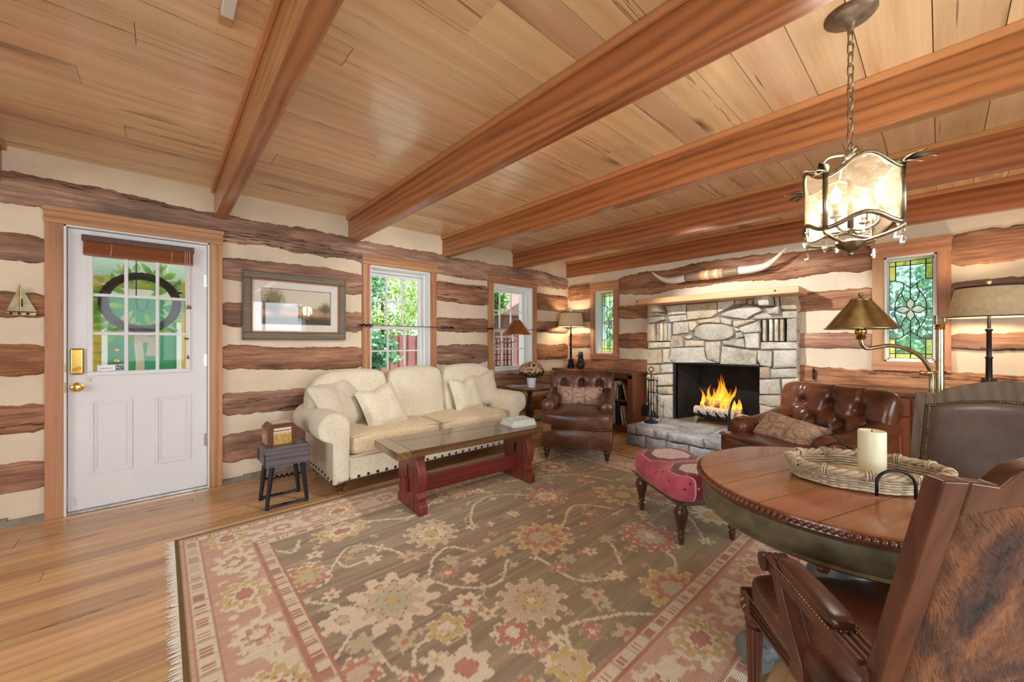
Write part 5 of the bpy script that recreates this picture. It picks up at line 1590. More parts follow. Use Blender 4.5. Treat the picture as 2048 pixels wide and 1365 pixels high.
# pale books
bkc = [(214, 222, 218), (232, 234, 228), (226, 226, 220), (206, 216, 218)]
zz = RUGZ + TZ1
for i, (w, d, h, ang) in enumerate(((.25, .20, .013, -8), (.245, .185, .013, -12), (.23, .19, .014, -10), (.225, .185, .014, -11))):
    b = thing('book', ['pale grey-green book at the bottom of the coffee table stack', 'white book second from the bottom of the coffee table stack', 'cream book second from the top of the coffee table stack', 'pale book on top of the coffee table stack'][i], 'book', (2.335, 2.50, zz), R(ang), group='books stacked on the coffee table')
    mc = plain('book_cover', bkc[i], .45)
    ob('cover', join(box(-w / 2, w / 2, -d / 2, d / 2, 0, .002), box(-w / 2, w / 2, -d / 2, d / 2, h - .002, h), box(w / 2 - .002, w / 2, -d / 2, d / 2, 0, h)), mc, b)
    ob('pages', box(-w / 2 + .004, w / 2 - .003, -d / 2 + .004, d / 2 - .004, .002, h - .002), M['paper'], b)
    zz += h

# stool with metal legs, and a little trunk
sl = thing('stool', 'dark grey wood block stool on black metal loop legs beside the sofa', 'stool', (.69, 3.385, 0))
M['greywood'] = wood('grey_block_wood', (104, 98, 102), (50, 45, 48), 0, 1.5, .4, .1, .2, True, .6, .3, .05)
ob('seat_block', box(-.143, .143, -.172, .172, .305, .443), M['greywood'], sl, bevel=.006)
for yy in (-.135, .105):
    fr = tube([(-.098, yy, .31), (-.13, yy, .015), (.132, yy, .015), (.10, yy, .31)], .019, 4)
    ob('leg_frame', fr, M['blackmetal'], sl, bevel=.002)
    for x in (-.128, .128): ob('foot_pad', box(x - .012, x + .012, yy - .012, yy + .012, 0, .006), M['iron'], sl)
for ya in (-.15, .09): ob('end_bracket', box(-.147, -.143, ya, ya + .04, .315, .40), M['blackmetal'], sl)
bx_ = thing('trinket_box', 'small wooden trunk box with gold straw panel on the stool', 'box', (.665, 3.39, .443), R(4))
M['boxwood'] = wood('burl_box', (112, 66, 44), (60, 34, 24), 0, 3, .3, .3, .05, False, .2, .4, .03)
M['boxside'] = plain('tan_box_side', (186, 132, 92), .35, 0, .2, .08, 10)
t_ = NT('straw_panel'); f_ = t_.noise(t_.coords((6, 6, 2.2)), 18, 5, .7, 1.2)
z_ = t_.n('SeparateXYZ', i_0=t_.coords(rand=False)).outputs[2]
cg = t_.ramp(f_, [(.35, lin((150, 110, 44))), (.6, lin((214, 176, 96)))])
M['straw'] = t_.fin(t_.mix(t_.n('MapRange', i_Value=z_, i_1=.075, i_2=.1).outputs[0], cg, lin((220, 206, 184))), .4)
ob('body', box(-.095, .095, -.08, .08, 0, .105), M['boxside'], bx_, bevel=.003)
for sx in (-1, 1): ob('corner_band', box(sx * .078 - .019, sx * .078 + .019, -.083, -.058, 0, .107), M['boxwood'], bx_, bevel=.003)
ob('front_panel', box(-.06, .06, -.0845, -.079, .006, .102), M['straw'], bx_)
ld = [(-.097, .107), (.097, .107), (.097, .128), (.068, .160), (-.068, .160), (-.097, .128)]
lid = ob('lid', prism(ld, -.084, .084), M['boxwood'], bx_, bevel=.003)
ob('lid_panel', join(box(-.058, .058, -.0865, -.083, .110, .127), box(-.06, .06, -.062, .062, .1595, .162)), M['straw'], lid)
ob('side_handle', tube([(-.099, -.02, .075), (-.106, -.018, .06), (-.106, .018, .06), (-.099, .02, .075)], .003, 6), M['abrass'], bx_, smooth=True)

# piecrust side table
pt = thing('side_table', 'round dark tilt-top side table with scalloped edge beside the sofa', 'table', (3.42, 3.45, 0))
n = 72; V = []; F = []
def rim(r, z, sc):
    for i in range(n):
        a = 2 * PI * i / n; rr = r * (1 + sc * .018 * math.cos(a * 12))
        V.append((rr * math.cos(a), rr * math.sin(a), z))
for r, z, sc in ((.001, .640, 0), (.27, .640, .6), (.285, .648, 1), (.297, .656, 1), (.302, .648, 1), (.298, .636, 1), (.27, .622, 1), (.001, .620, 0)): rim(r, z, sc)
for k in range(7):
    for i in range(n): F.append((k * n + i, k * n + (i + 1) % n, (k + 1) * n + (i + 1) % n, (k + 1) * n + i))
ob('table_top', (V, F), M['walnut'], pt, smooth=True, angle=60)
ob('pedestal', lathe([(.075, .62), (.07, .605), (.035, .59), (.026, .54), (.024, .46), (.034, .42), (.05, .36), (.055, .31), (.038, .27), (.03, .25), (.045, .235), (.05, .22), (.042, .19), (.03, .17)], 22), M['darkwood'], pt, smooth=True)
for k in range(3):
    a = R(-75 + 120 * k)
    pth = [(.03, 0, .21), (.11, 0, .185), (.20, 0, .10), (.25, 0, .03), (.29, 0, .018)]
    ob('leg', xf(tube(smooth_line(pth, 5), [.026 - .0006 * i for i in range(21)], 8), Matrix.Rotation(a, 4, 'Z')), M['darkwood'], pt, smooth='all')
# flower pot
po = thing('potted_mum', 'white flower pot with a ball of cream chrysanthemums on the side table', 'potted plant', (3.40, 3.40, .642))
ob('pot', lathe([(.045, 0), (.048, .004), (.058, .11), (.060, .125), (.054, .125), (.05, .1), (1e-4, .1)], 24), M['white'], po, smooth=True)
rp = random.Random(4)
M['petal'] = leafy('cream_petal', (232, 206, 170), (246, 232, 208)); M['petal2'] = leafy('rust_petal', (206, 150, 110), (232, 196, 160)); M['foliage'] = leafy('mum_foliage', (74, 84, 40), (120, 124, 62))
fl_ = []; fr2 = []; gn = []
for i in range(420):
    u = rp.uniform(-.45, 1); a = rp.uniform(0, 2 * PI); s_ = math.sqrt(1 - u * u)
    r_ = .125 * rp.uniform(.86, 1.05)
    p = Vector((r_ * 1.15 * s_ * math.cos(a), r_ * 1.15 * s_ * math.sin(a), .205 + r_ * .85 * u))
    g = lathe([(1e-4, 0), (.012, .004), (.016, .010)], 6)
    d = Vector((s_ * math.cos(a), s_ * math.sin(a), u + .2)).normalized()
    g = xf(g, Matrix.Translation(p) @ d.to_track_quat('Z', 'Y').to_matrix().to_4x4())
    (gn if u < -.05 else fl_ if rp.random() < .7 else fr2).append(g)
tag(ob('flowers', join(*fl_), M['petal'], po), kind='stuff'); tag(ob('rust_flowers', join(*fr2), M['petal2'], po), kind='stuff'); tag(ob('leaves', join(*gn), M['foliage'], po), kind='stuff')
ob('flower_core', mv(ball(.105, 10, 1.15, 1.15, .85), 0, 0, .2), M['foliage'], po, smooth='all')
ob('stem', tube([(0, 0, .095), (0, 0, .16)], .03, 8), M['foliage'], po)

# ---------------------------------------------------------------- round dining table
rt = thing('round_dining_table', 'round wooden dining table with beaded edge and olive apron', 'table', (1.873, .246, 0), R(-18))
TR, TT = .470, .70
pl = [-.47, -.315, -.158, 0, .158, .315, .47]
for a, b in zip(pl, pl[1:]):
    o_ = []
    N_ = 24
    lo, hi = a + .0016, b - .0016
    for i in range(N_ + 1):
        y_ = lo + (hi - lo) * i / N_
        o_.append((math.sqrt(max(0, TR * TR - y_ * y_)), y_))
    ol = o_ + [(-x, y_) for x, y_ in o_[::-1]]
    if abs(a + .47) < 1e-6: ol = o_[1:] + [(-x, y_) for x, y_ in o_[::-1]][:-1]
    if abs(b - .47) < 1e-6: ol = o_[:-1] + [(-x, y_) for x, y_ in o_[::-1]][1:]
    ob('top_plank', prism(ol, TT - .018, TT, 'Z'), M['ttop'], rt)
ob('top_underlay', lathe([(1e-4, TT - .04), (.462, TT - .04), (.468, TT - .030), (.478, TT - .026), (.472, TT - .006), (.464, TT - .019), (1e-4, TT - .019)], 96), M['bead'], rt, smooth=True)
bm_ = mesh_from('bead', ball(.0092, 7), M['bead'], 'all')
for i in range(170):
    a = 2 * PI * i / 170; link('bead', bm_, rt, (.4765 * math.cos(a), .4765 * math.sin(a), TT - .016))
ob('apron', lathe([(.45, TT - .035), (.462, TT - .045), (.464, TT - .10), (.455, TT - .120), (.462, TT - .128), (.452, TT - .136), (.43, TT - .13), (.43, TT - .035)], 96), M['tapron'], rt, smooth=True)
for i in range(6):
    a = R(20 + 60 * i); ob('drop_finial', mv(mv(ball(.017, 8, 1, 1, .8), 0, 0, -.016), .44 * math.cos(a), .44 * math.sin(a), TT - .128), M['bead'], rt, smooth='all')
ob('pedestal', lathe([(.18, TT - .06), (.17, TT - .10), (.09, TT - .14), (.07, TT - .19), (.075, .46), (.10, .36), (.14, .24), (.165, .16), (.17, .12), (.12, .10), (1e-4, .10)], 28), M['tped'], rt, smooth=True, angle=60)
for k in range(4):
    a = R(63 + 90 * k)
    g = tube(smooth_line([(.08, 0, .13), (.16, 0, .125), (.24, 0, .085), (.30, 0, .055)], 6), [.05] * 19, 10)
    sc_ = mv(rot(lathe([(.048, -.045), (.052, -.035), (.052, .035), (.048, .045)], 20), 'X', 90), .315, 0, .052)
    f__ = ob('scroll_foot', xf(join(g, sc_), Matrix.Rotation(a, 4, 'Z')), M['tped'], rt, smooth=True)

# woven tray
tr = thing('woven_tray', 'oval woven reed tray with black metal handles on the round table', 'tray', (1.935, .19, TT), math.atan2(-.85, .53))
rtt = random.Random(9)
A_, B_ = .225, .15
def oval(a, k=1.0, dz=0): return (A_ * k * math.cos(a), B_ * k * math.sin(a), dz)
ob('tray_base', lathe([(1e-4, .004), (.97, .004), (.97, .010), (1e-4, .010)], 48), M['wicker'], tr, smooth=True).scale = (A_, B_, 1)
for l in range(5):
    for ph in (0, PI):
        pts = [(lambda k: (A_ * k * math.cos(a), B_ * k * math.sin(a), .010 + l * .0095 + .002 * math.sin(a * 9)))(.975 + .020 * math.sin(a * 24 + ph + l * PI) + .012 * l) for a in [2 * PI * i / 144 for i in range(144)]]
        ob('reed_strand', tube(pts, .0052, 5, True), M['wicker'], tr, smooth='all')
for ph in (0, 2.1, 4.2):
    pts = [((A_ * 1.035 + .007 * math.cos(a * 14 + ph)) * math.cos(a), (B_ * 1.06 + .007 * math.cos(a * 14 + ph)) * math.sin(a), .063 + .007 * math.sin(a * 14 + ph)) for a in [2 * PI * i / 168 for i in range(168)]]
    ob('rim_strand', tube(pts, .0075, 6, True), M['wicker'], tr, smooth='all')
for i in range(12):
    a = 2 * PI * (i + .5) / 12
    for q in (-1, 0, 1):
        aa = a + q * .035; c_ = Vector((A_ * 1.035 * math.cos(aa), B_ * 1.06 * math.sin(aa), .063)); rad = Vector((math.cos(aa), math.sin(aa), 0))
        ob('rim_binding', tube([tuple(c_ + rad * .0165 * math.cos(w) + Vector((0, 0, .0165 * math.sin(w)))) for w in [2 * PI * k / 12 for k in range(12)]], .0034, 5, True), M['wicker'], tr, smooth='all')
for s in (-1, 1):
    pts = [(.052, 0, .006), (.052, 0, .05)] + [(.052 * math.cos(b), 0, .05 + .045 * math.sin(b)) for b in [PI * i / 12 for i in range(1, 12)]] + [(-.052, 0, .05), (-.052, 0, .006)]
    ob('handle', mv(tube(pts, .005, 8), 0, s * (B_ * 1.06 + .018), 0), M['iron'], tr, smooth='all')
cp = thing('candle_plate', 'small cream plate under the candle on the woven tray', 'plate', (1.985, .172, TT + .010))
ob('dish', lathe([(1e-4, .0), (.045, 0), (.066, .008), (.068, .011), (.045, .005), (1e-4, .004)], 32), M['candle'], cp, smooth=True)
cn = thing('pillar_candle', 'thick ivory pillar candle standing on the woven tray', 'candle', (1.985, .172, TT + .0145))
ob('wax', lathe([(.038, 0), (.041, .004), (.041, .164), (.039, .168), (.033, .167), (.024, .160), (1e-4, .158)], 36), M['candle'], cn, smooth=True, angle=60)
ob('wick', tube([(0, 0, .156), (.001, 0, .166), (.003, 0, .172)], .0016, 6), M['iron'], cn)

# ---------------------------------------------------------------- bookcase and cabinet along the fireplace wall
bc = thing('bookcase', 'low dark leather-topped bookcase with nailhead edge behind the worn armchair', 'bookcase', (4.74, 3.38, 0))
w2 = .68; d2 = .19
ob('side_panel', box(-d2, d2, -w2, -w2 + .028, .0, .765), M['bookcase'], bc, bevel=.003)
ob('side_panel', box(-d2, d2, w2 - .028, w2, .0, .765), M['bookcase'], bc, bevel=.003)
ob('divider', box(-d2, d2, -.02, .02, .06, .765), M['bookcase'], bc)
ob('back_panel', box(d2 - .012, d2, -w2 + .02, w2 - .02, .05, .765), M['bookcase'], bc)
ob('shelf', box(-d2 + .005, d2 - .012, -w2 + .028, w2 - .028, .41, .43), M['bookcase'], bc)
ob('bottom_shelf', box(-d2 + .005, d2 - .012, -w2 + .028, w2 - .028, .06, .085), M['bookcase'], bc)
ob('plinth', box(-d2 + .015, d2, -w2 + .01, w2 - .01, 0, .06), M['bookcase'], bc)
ob('face_frame', join(box(-d2 - .004, -d2 + .012, -w2, -w2 + .06, 0, .765), box(-d2 - .004, -d2 + .012, w2 - .06, w2, 0, .765), box(-d2 - .004, -d2 + .012, -w2, w2, .72, .765)), M['bookcase'], bc, bevel=.002)
ob('top', box(-d2 - .02, d2, -w2 - .015, w2 + .015, .765, .80), M['leather2'], bc, bevel=.006)
nl = [mv(rot(dome(.005, .004, 6), 'Y', -90), -d2 - .02, -w2 + 2 * w2 * i / 76, .782) for i in range(77)] + [mv(rot(dome(.005, .004, 6), 'X', 90), -d2 + .02 + i * .015, -w2 - .015, .782) for i in range(24)]
nl += [mv(rot(dome(.005, .004, 6), 'X', 90), -d2 + .02, -w2, .04 + i * .016) for i in range(45)] + [mv(rot(dome(.005, .004, 6), 'X', 90), d2 - .04, -w2, .04 + i * .016) for i in range(45)]
tag(ob('nailhead_trim', join(*nl), M['nail'], bc, smooth='all'), kind='stuff')
# books on its shelves
def shelf_book(label, y_, z_, th, h, lean, col, grp, dpt=.15):
    b = thing('book', label, 'book', (4.60, y_, z_), 0, group=grp)
    b.rotation_euler = (R(lean), 0, 0)
    mc = plain('book_spine', col, .55)
    ob('cover', join(box(0, dpt, 0, th * .12, 0, h), box(0, dpt, th * .88, th, 0, h), box(0, .003, 0, th, 0, h)), mc, b)
    ob('pages', box(.003, dpt - .004, th * .12, th * .88, .003, h - .004), M['paper'], b)
y_ = 2.765
LB = [('cream leaning paperback on the upper bookcase shelf', .022, .21, -14, (224, 208, 176)), ('dark green book on the upper bookcase shelf', .05, .20, -6, (40, 44, 40)), ('thin cream book beside the dark one, upper shelf', .02, .235, 5, (226, 214, 188)), ('tall white book on the upper bookcase shelf', .022, .24, 6, (234, 226, 208)), ('tan edged book furthest left on the upper shelf', .028, .23, 7, (206, 190, 160))]
yy = 2.80
for lb, th, h, le, c_ in LB:
    shelf_book(lb, yy, .431, th, h, le, c_, 'books on the upper bookcase shelf'); yy += th + (.05 if le < -10 else .022)
LB2 = [('cream slanted book on the lower bookcase shelf', .026, .25, -10, (220, 204, 170)), ('ivory slanted book beside it on the lower shelf', .028, .26, -10, (230, 218, 190)), ('wide navy photo album on the lower bookcase shelf', .07, .30, 0, (36, 38, 72)), ('white binder beside the navy album on the lower shelf', .05, .29, 0, (222, 220, 222))]
yy = 2.80
for lb, th, h, le, c_ in LB2:
    shelf_book(lb, yy, .086, th, h, le, c_, 'books on the lower bookcase shelf'); yy += th + .022

cb = thing('cabinet', 'long dark wood cabinet with nailhead leather top behind the cognac armchair', 'cabinet', (4.70, -.30, 0))
M['burl'] = wood('burl_door', (150, 82, 44), (104, 50, 26), 2, 3, .3, .3, .05, False, .2, .45, .05)
w3 = .95; d3 = .22
ob('carcass', box(-d3, d3, -w3, w3, .06, .765), M['bookcase'], cb, bevel=.004)
ob('plinth', box(-d3 + .02, d3, -w3 + .02, w3 - .02, 0, .06), M['darkwood'], cb)
ob('top', box(-d3 - .025, d3, -w3 - .02, w3 + .02, .765, .80), M['leather2'], cb, bevel=.006)
for i in range(4):
    a = -w3 + .03 + i * (2 * w3 - .06) / 4; b = a + (2 * w3 - .06) / 4 - .015
    dw = ob('drawer', box(-d3 - .014, -d3, a, b, .61, .75), M['bookcase'], cb, bevel=.003)
    ob('knob', mv(rot(lathe([(.006, 0), (.008, .01), (.014, .016), (.012, .024), (1e-4, .026)], 12), 'Y', -90), -d3 - .014, (a + b) / 2, .68), M['abrass'], dw, smooth=True)
    dd_ = ob('door', box(-d3 - .014, -d3, a, b, .08, .595), M['bookcase'], cb, bevel=.003)
    ob('burl_panel', box(-d3 - .017, -d3 - .012, a + .05, b - .05, .14, .54), M['burl'], dd_, bevel=.002)
nl = [mv(rot(dome(.005, .004, 6), 'Y', -90), -d3 - .025, -w3 + 2 * w3 * i / 110, .782) for i in range(111)] + [mv(dome(.005, .004, 6), -d3 - .005, -w3 + 2 * w3 * i / 110, .80) for i in range(111)] + [mv(dome(.005, .004, 6), d3 - .015, -w3 + 2 * w3 * i / 110, .80) for i in range(111)]
tag(ob('nailhead_trim', join(*nl), M['nail'], cb, smooth='all'), kind='stuff')

# bear figurine: hunched black bear with round ears
be = thing('bear_figurine', 'small black bear figurine standing on the bookcase under the window', 'figurine', (4.72, 3.66, .80), R(-30))
M['bear'] = plain('black_resin', (40, 44, 50), .35, 0, .2, .1)
ob('bear_body', join(mv(ball(.062, 10, 1, 1.05, 1.1), 0, 0, .066), mv(ball(.05, 10, .95, 1, 1.2), 0, 0, .13), mv(ball(.046, 10, .9, 1.1, .95), -.005, 0, .20)), M['bear'], be, smooth='all')
for s in (-1, 1):
    ob('ear', mv(ball(.024, 8, .6, 1, 1), 0, s * .042, .238), M['bear'], be, smooth='all')
    ob('paw', mv(ball(.028, 8, 1.1, .9, 1.5), -.03, s * .05, .05), M['bear'], be, smooth='all')
ob('muzzle', mv(ball(.024, 8, 1.2, 1, .8), -.042, 0, .19), plain('bear_muzzle', (150, 120, 90), .5), be, smooth='all')
# ================================================================ lamps
def shade_lamp(name, label, loc, base_h, sh_z0, sh_z1, r0, r1, oval_=1.0, power=6, mbody=None, energy_col=(1, .78, .52), rz=0):
    t = thing(name, label, 'table lamp', loc, rz)
    mb = mbody
    H_ = base_h
    prof = [(.062, 0), (.062, .01), (.05, .016), (.034, .02), (.030, .10), (.036, .115), (.030, .125), (.018, .13), (.017, H_ * .45), (.021, H_ * .46), (.021, H_ * .475), (.014, H_ * .48), (.014, H_ * .78), (.02, H_ * .79), (.02, H_ * .81), (.010, H_ * .82), (.009, H_)]
    ob('lamp_body', lathe(prof, 16), mb, t, smooth=True, angle=50)
    for k in range(4):
        a = PI / 2 * k + .4
        ob('column_foot', tube([(.03 * math.cos(a), .03 * math.sin(a), .14), (.034 * math.cos(a), .034 * math.sin(a), .06), (.05 * math.cos(a), .05 * math.sin(a), .012)], .010, 8), mb, t, smooth='all')
    def sh(u, v, off=0):
        a = 2 * PI * u; r = r0 + (r1 - r0) * v - off
        return (r * math.cos(a), r * oval_ * math.sin(a), sh_z0 + (sh_z1 - sh_z0) * v)
    s = ob('lamp_shade', join(grid(lambda u, v: sh(u, v), 48, 4, True), grid(lambda u, v: sh(u, v, .003), 48, 4, True)), M['shade_tr'], t, smooth='all')
    for v in (.02, .98, .95):
        ob('shade_trim', tube([sh(i / 48, v, -.001) for i in range(48)], .004, 5, True), M['shade_trim'], s, smooth='all')
    ob('spider', join(tube([sh(0, .97, .004), (0, 0, sh_z1 - .02), sh(.5, .97, .004)], .0025, 5), tube([sh(.25, .97, .004), (0, 0, sh_z1 - .02), sh(.75, .97, .004)], .0025, 5), tube([(0, 0, H_ - .01), (0, 0, sh_z1 + .02)], .004, 6)), M['steel'], s)
    ob('finial', mv(lathe([(.005, 0), (.012, .008), (.016, .022), (1e-4, .024)], 10), 0, 0, sh_z1 + .012), M['pewter'], t, smooth=True)
    bz = (sh_z0 * .6 + sh_z1 * .4)
    ob('bulb', mv(ball(.028, 8, 1, 1, 1.3), 0.035, 0, bz), M['bulb'], t, smooth='all')
    lo = add_light(name + '_light', 'POINT', (0.0, 0, 0), power, energy_col, shadow_soft_size=.045)
    lo.parent = t; lo.location = (-.035, 0, bz)
    return t
M['bulb'] = emis('warm_bulb', (255, 226, 180), 14)
t_ = NT('parchment_shade_lit')
c_ = t_.ramp(t_.noise(t_.coords(rand=False), 30, 3), [(.3, lin((186, 176, 152))), (.7, lin((204, 194, 172)))])
t_.fin(c_, .85)
tl_ = t_.n('BsdfTranslucent', i_Color=c_)
t_.t.links.new(t_.n('MixShader', i_0=.2, i_1=t_.b.outputs[0], i_2=tl_.outputs[0]).outputs[0], t_.out.inputs['Surface'])
M['shade_tr'] = t_.m
shade_lamp('table_lamp', 'tall bronze table lamp with drum shade in the far corner by the bear', (4.74, 3.87, .80), .66, .645, .87, .20, .165, 1.0, 7, M['iron'])
shade_lamp('table_lamp', 'dark metal table lamp with wide oval shade on the cabinet', (4.66, -.25, .80), .63, .60, .84, .225, .175, .8, 9, M['darkmetal'] if 'darkmetal' in M else plain('gunmetal', (70, 64, 62), .3, .7), rz=R(70))

def cone_shade(t, cx, cy, z0, z1, r0, r1, m, n=40):
    def sh(u, v, off=0):
        a = 2 * PI * u; r = r0 + (r1 - r0) * v - off
        return (cx + r * math.cos(a), cy + r * math.sin(a), z0 + (z1 - z0) * v)
    s = ob('lamp_shade', join(grid(lambda u, v: sh(u, v), n, 3, True), grid(lambda u, v: sh(u, v, .002), n, 3, True), ([sh(i / n, 1) for i in range(n)], [tuple(range(n))])), m, t, smooth=True)
    ob('shade_rim', join(tube([sh(i / n, 0) for i in range(n)], .004, 6, True), tube([sh(i / n, 1) for i in range(n)], .004, 6, True)), m, s, smooth='all')
    return s
# copper floor lamp by the far window
f1 = thing('floor_lamp', 'slim floor lamp with copper cone shade beside the far window', 'floor lamp', (3.0, 3.64, 0))
ob('base', lathe([(.12, 0), (.12, .012), (.05, .02), (.012, .03)], 28), M['pewter'], f1, smooth=True)
ob('pole', tube([(0, 0, .02), (0, 0, 1.40)], .008, 10), M['pewter'], f1, smooth=True)
ob('pole_finial', join(mv(ball(.018, 8), 0, 0, 1.41)), M['pewter'], f1, smooth='all')
ob('swing_arm', tube(smooth_line([(0, 0, 1.08), (.02, -.015, 1.16), (.09, -.07, 1.215), (.17, -.14, 1.205), (.205, -.17, 1.23), (.21, -.175, 1.30)], 6), .006, 8), M['pewter'], f1, smooth='all')
ob('arm_clamp', mv(lathe([(.014, 0), (.016, .01), (.014, .03)], 12), 0, 0, 1.06), M['pewter'], f1, smooth=True)
cone_shade(f1, .21, -.175, 1.30, 1.475, .18, .045, M['copper'])
ob('socket', mv(lathe([(.014, 0), (.018, .02), (.018, .05)], 12), .21, -.175, 1.27), M['brass'], f1, smooth=True)
ob('shade_finial', mv(lathe([(.003, 0), (.004, .02), (.012, .028), (1e-4, .034)], 10), .21, -.175, 1.475), M['pewter'], f1, smooth=True)
ob('bulb', mv(ball(.022, 8), .21, -.175, 1.345), M['bulb'], f1, smooth='all')

# brass pharmacy lamp right of the cognac armchair
f2 = thing('floor_lamp', 'brass swing-arm floor lamp with cone shade in front of the stained window', 'floor lamp', (3.15, .0, 0))
ob('base', lathe([(.13, 0), (.13, .012), (.06, .022), (.02, .03)], 32), M['abrass'], f2, smooth=True)
ob('pole', tube([(0, 0, .02), (0, 0, 1.285)], .0165, 16), M['abrass'], f2, smooth=True)
ob('pole_cap', mv(lathe([(.017, 0), (.022, .004), (.018, .012), (.022, .02), (.015, .028), (1e-4, .03)], 16), 0, 0, 1.283), M['brass'], f2, smooth=True)
hv = Vector((.742, -.671, 0))
ob('square_grip', xf(join(box(-.028, .028, -.009, .009, 1.31, 1.322), box(-.028, .028, -.009, .009, 1.348, 1.36), box(-.028, -.016, -.009, .009, 1.322, 1.348), box(.016, .028, -.009, .009, 1.322, 1.348)), Matrix.Rotation(math.atan2(-.671, .742), 4, 'Z')), M['abrass'], f2, bevel=.002)
sd_ = Vector((-.742, .671, 0))          # the arm swings out over the armchair
def AP(d, z): return (sd_.x * d, sd_.y * d, z)
ob('swing_arm', tube(smooth_line([AP(.045, .80), AP(.045, .95), AP(.05, 1.05), AP(.10, 1.13), AP(.18, 1.175), AP(.27, 1.195), AP(.35, 1.185), AP(.40, 1.18), AP(.425, 1.20), AP(.432, 1.235)], 6), .0105, 12), M['abrass'], f2, smooth='all')
ob('clamp_bar', tube([AP(-.03, 1.047), AP(.10, 1.047)], .0085, 8), M['brass'], f2, smooth='all')
ob('clamp_knob', mv(ball(.013, 8), *AP(.10, 1.047)), M['brass'], f2, smooth='all')
ob('socket', mv(lathe([(.012, -.03), (.024, -.02), (.018, -.005), (.026, .005), (.026, .022), (.018, .03), (.018, .06)], 16), *AP(.432, 1.255)), M['brass'], f2, smooth=True)
cc_ = AP(.432, 0)
cone_shade(f2, cc_[0], cc_[1], 1.288, 1.445, .156, .044, M['abrass'], 48)
ob('shade_cap', mv(lathe([(.044, 0), (.040, .006), (.012, .008), (.006, .016), (.012, .028), (.010, .036), (1e-4, .040)], 20), cc_[0], cc_[1], 1.445), M['abrass'], f2, smooth=True)
ob('bulb', mv(ball(.024, 8), cc_[0], cc_[1], 1.335), M['candle'], f2, smooth='all')

# ---------------------------------------------------------------- chandelier
CHX, CHY = 2.0, .235
ch = thing('chandelier', 'aged silver lantern chandelier with seeded glass panels and crystal drops', 'chandelier', (CHX, CHY, ZC), R(24.7))
M['chain'] = M['pewter']
ob('ceiling_canopy', lathe([(.082, 0), (.082, -.006), (.074, -.012), (.07, -.018), (.052, -.02), (.048, -.028), (.022, -.034), (.012, -.05), (.010, -.075), (1e-4, -.076)], 40), plain('mottled_plaster_canopy', (150, 132, 112), .45, .4, 0, .2, 14), ch, smooth=True, angle=60)
lk_ = mesh_from('chain_link', tube([(.0105 * math.cos(a), 0, .019 * math.sin(a) + (.008 if math.sin(a) > 0 else -.008)) for a in [2 * PI * i / 16 for i in range(16)]], .0028, 6, True), M['pewter'], 'all')
z = -.09; k = 0
while z > -.51:
    link('chain_link', lk_, ch, (0, 0, z), (0, 0, R(90 * (k % 2) + 20))); z -= .043; k += 1
BZ1, BZ0 = -.645, -.855          # top and bottom of the glass box, below the ceiling
HS = .112
ob('top_loop', tube([(.018 * math.cos(a), 0, -.525 + .022 * math.sin(a)) for a in [2 * PI * i / 16 for i in range(16)]], .004, 6, True), M['pewter'], ch, smooth='all')
ob('hub', mv(lathe([(.006, .02), (.02, .012), (.024, 0), (.018, -.012), (.008, -.02)], 14), 0, 0, -.555), M['pewter'], ch, smooth='all')
ob('centre_stem', tube([(0, 0, -.56), (0, 0, -.86)], .010, 10), M['pewter'], ch, smooth='all')
M['seeded'] = glass('seeded_amber_white_glass', (250, 240, 222), .06, .12, white=.07, bump=.8, bsc=26)
def edge_top(u): return BZ1 - .015 + .058 * math.sin(PI * u) ** 2
def edge_bot(u): return BZ0 + .0 + .040 * math.sin(PI * u) ** 2
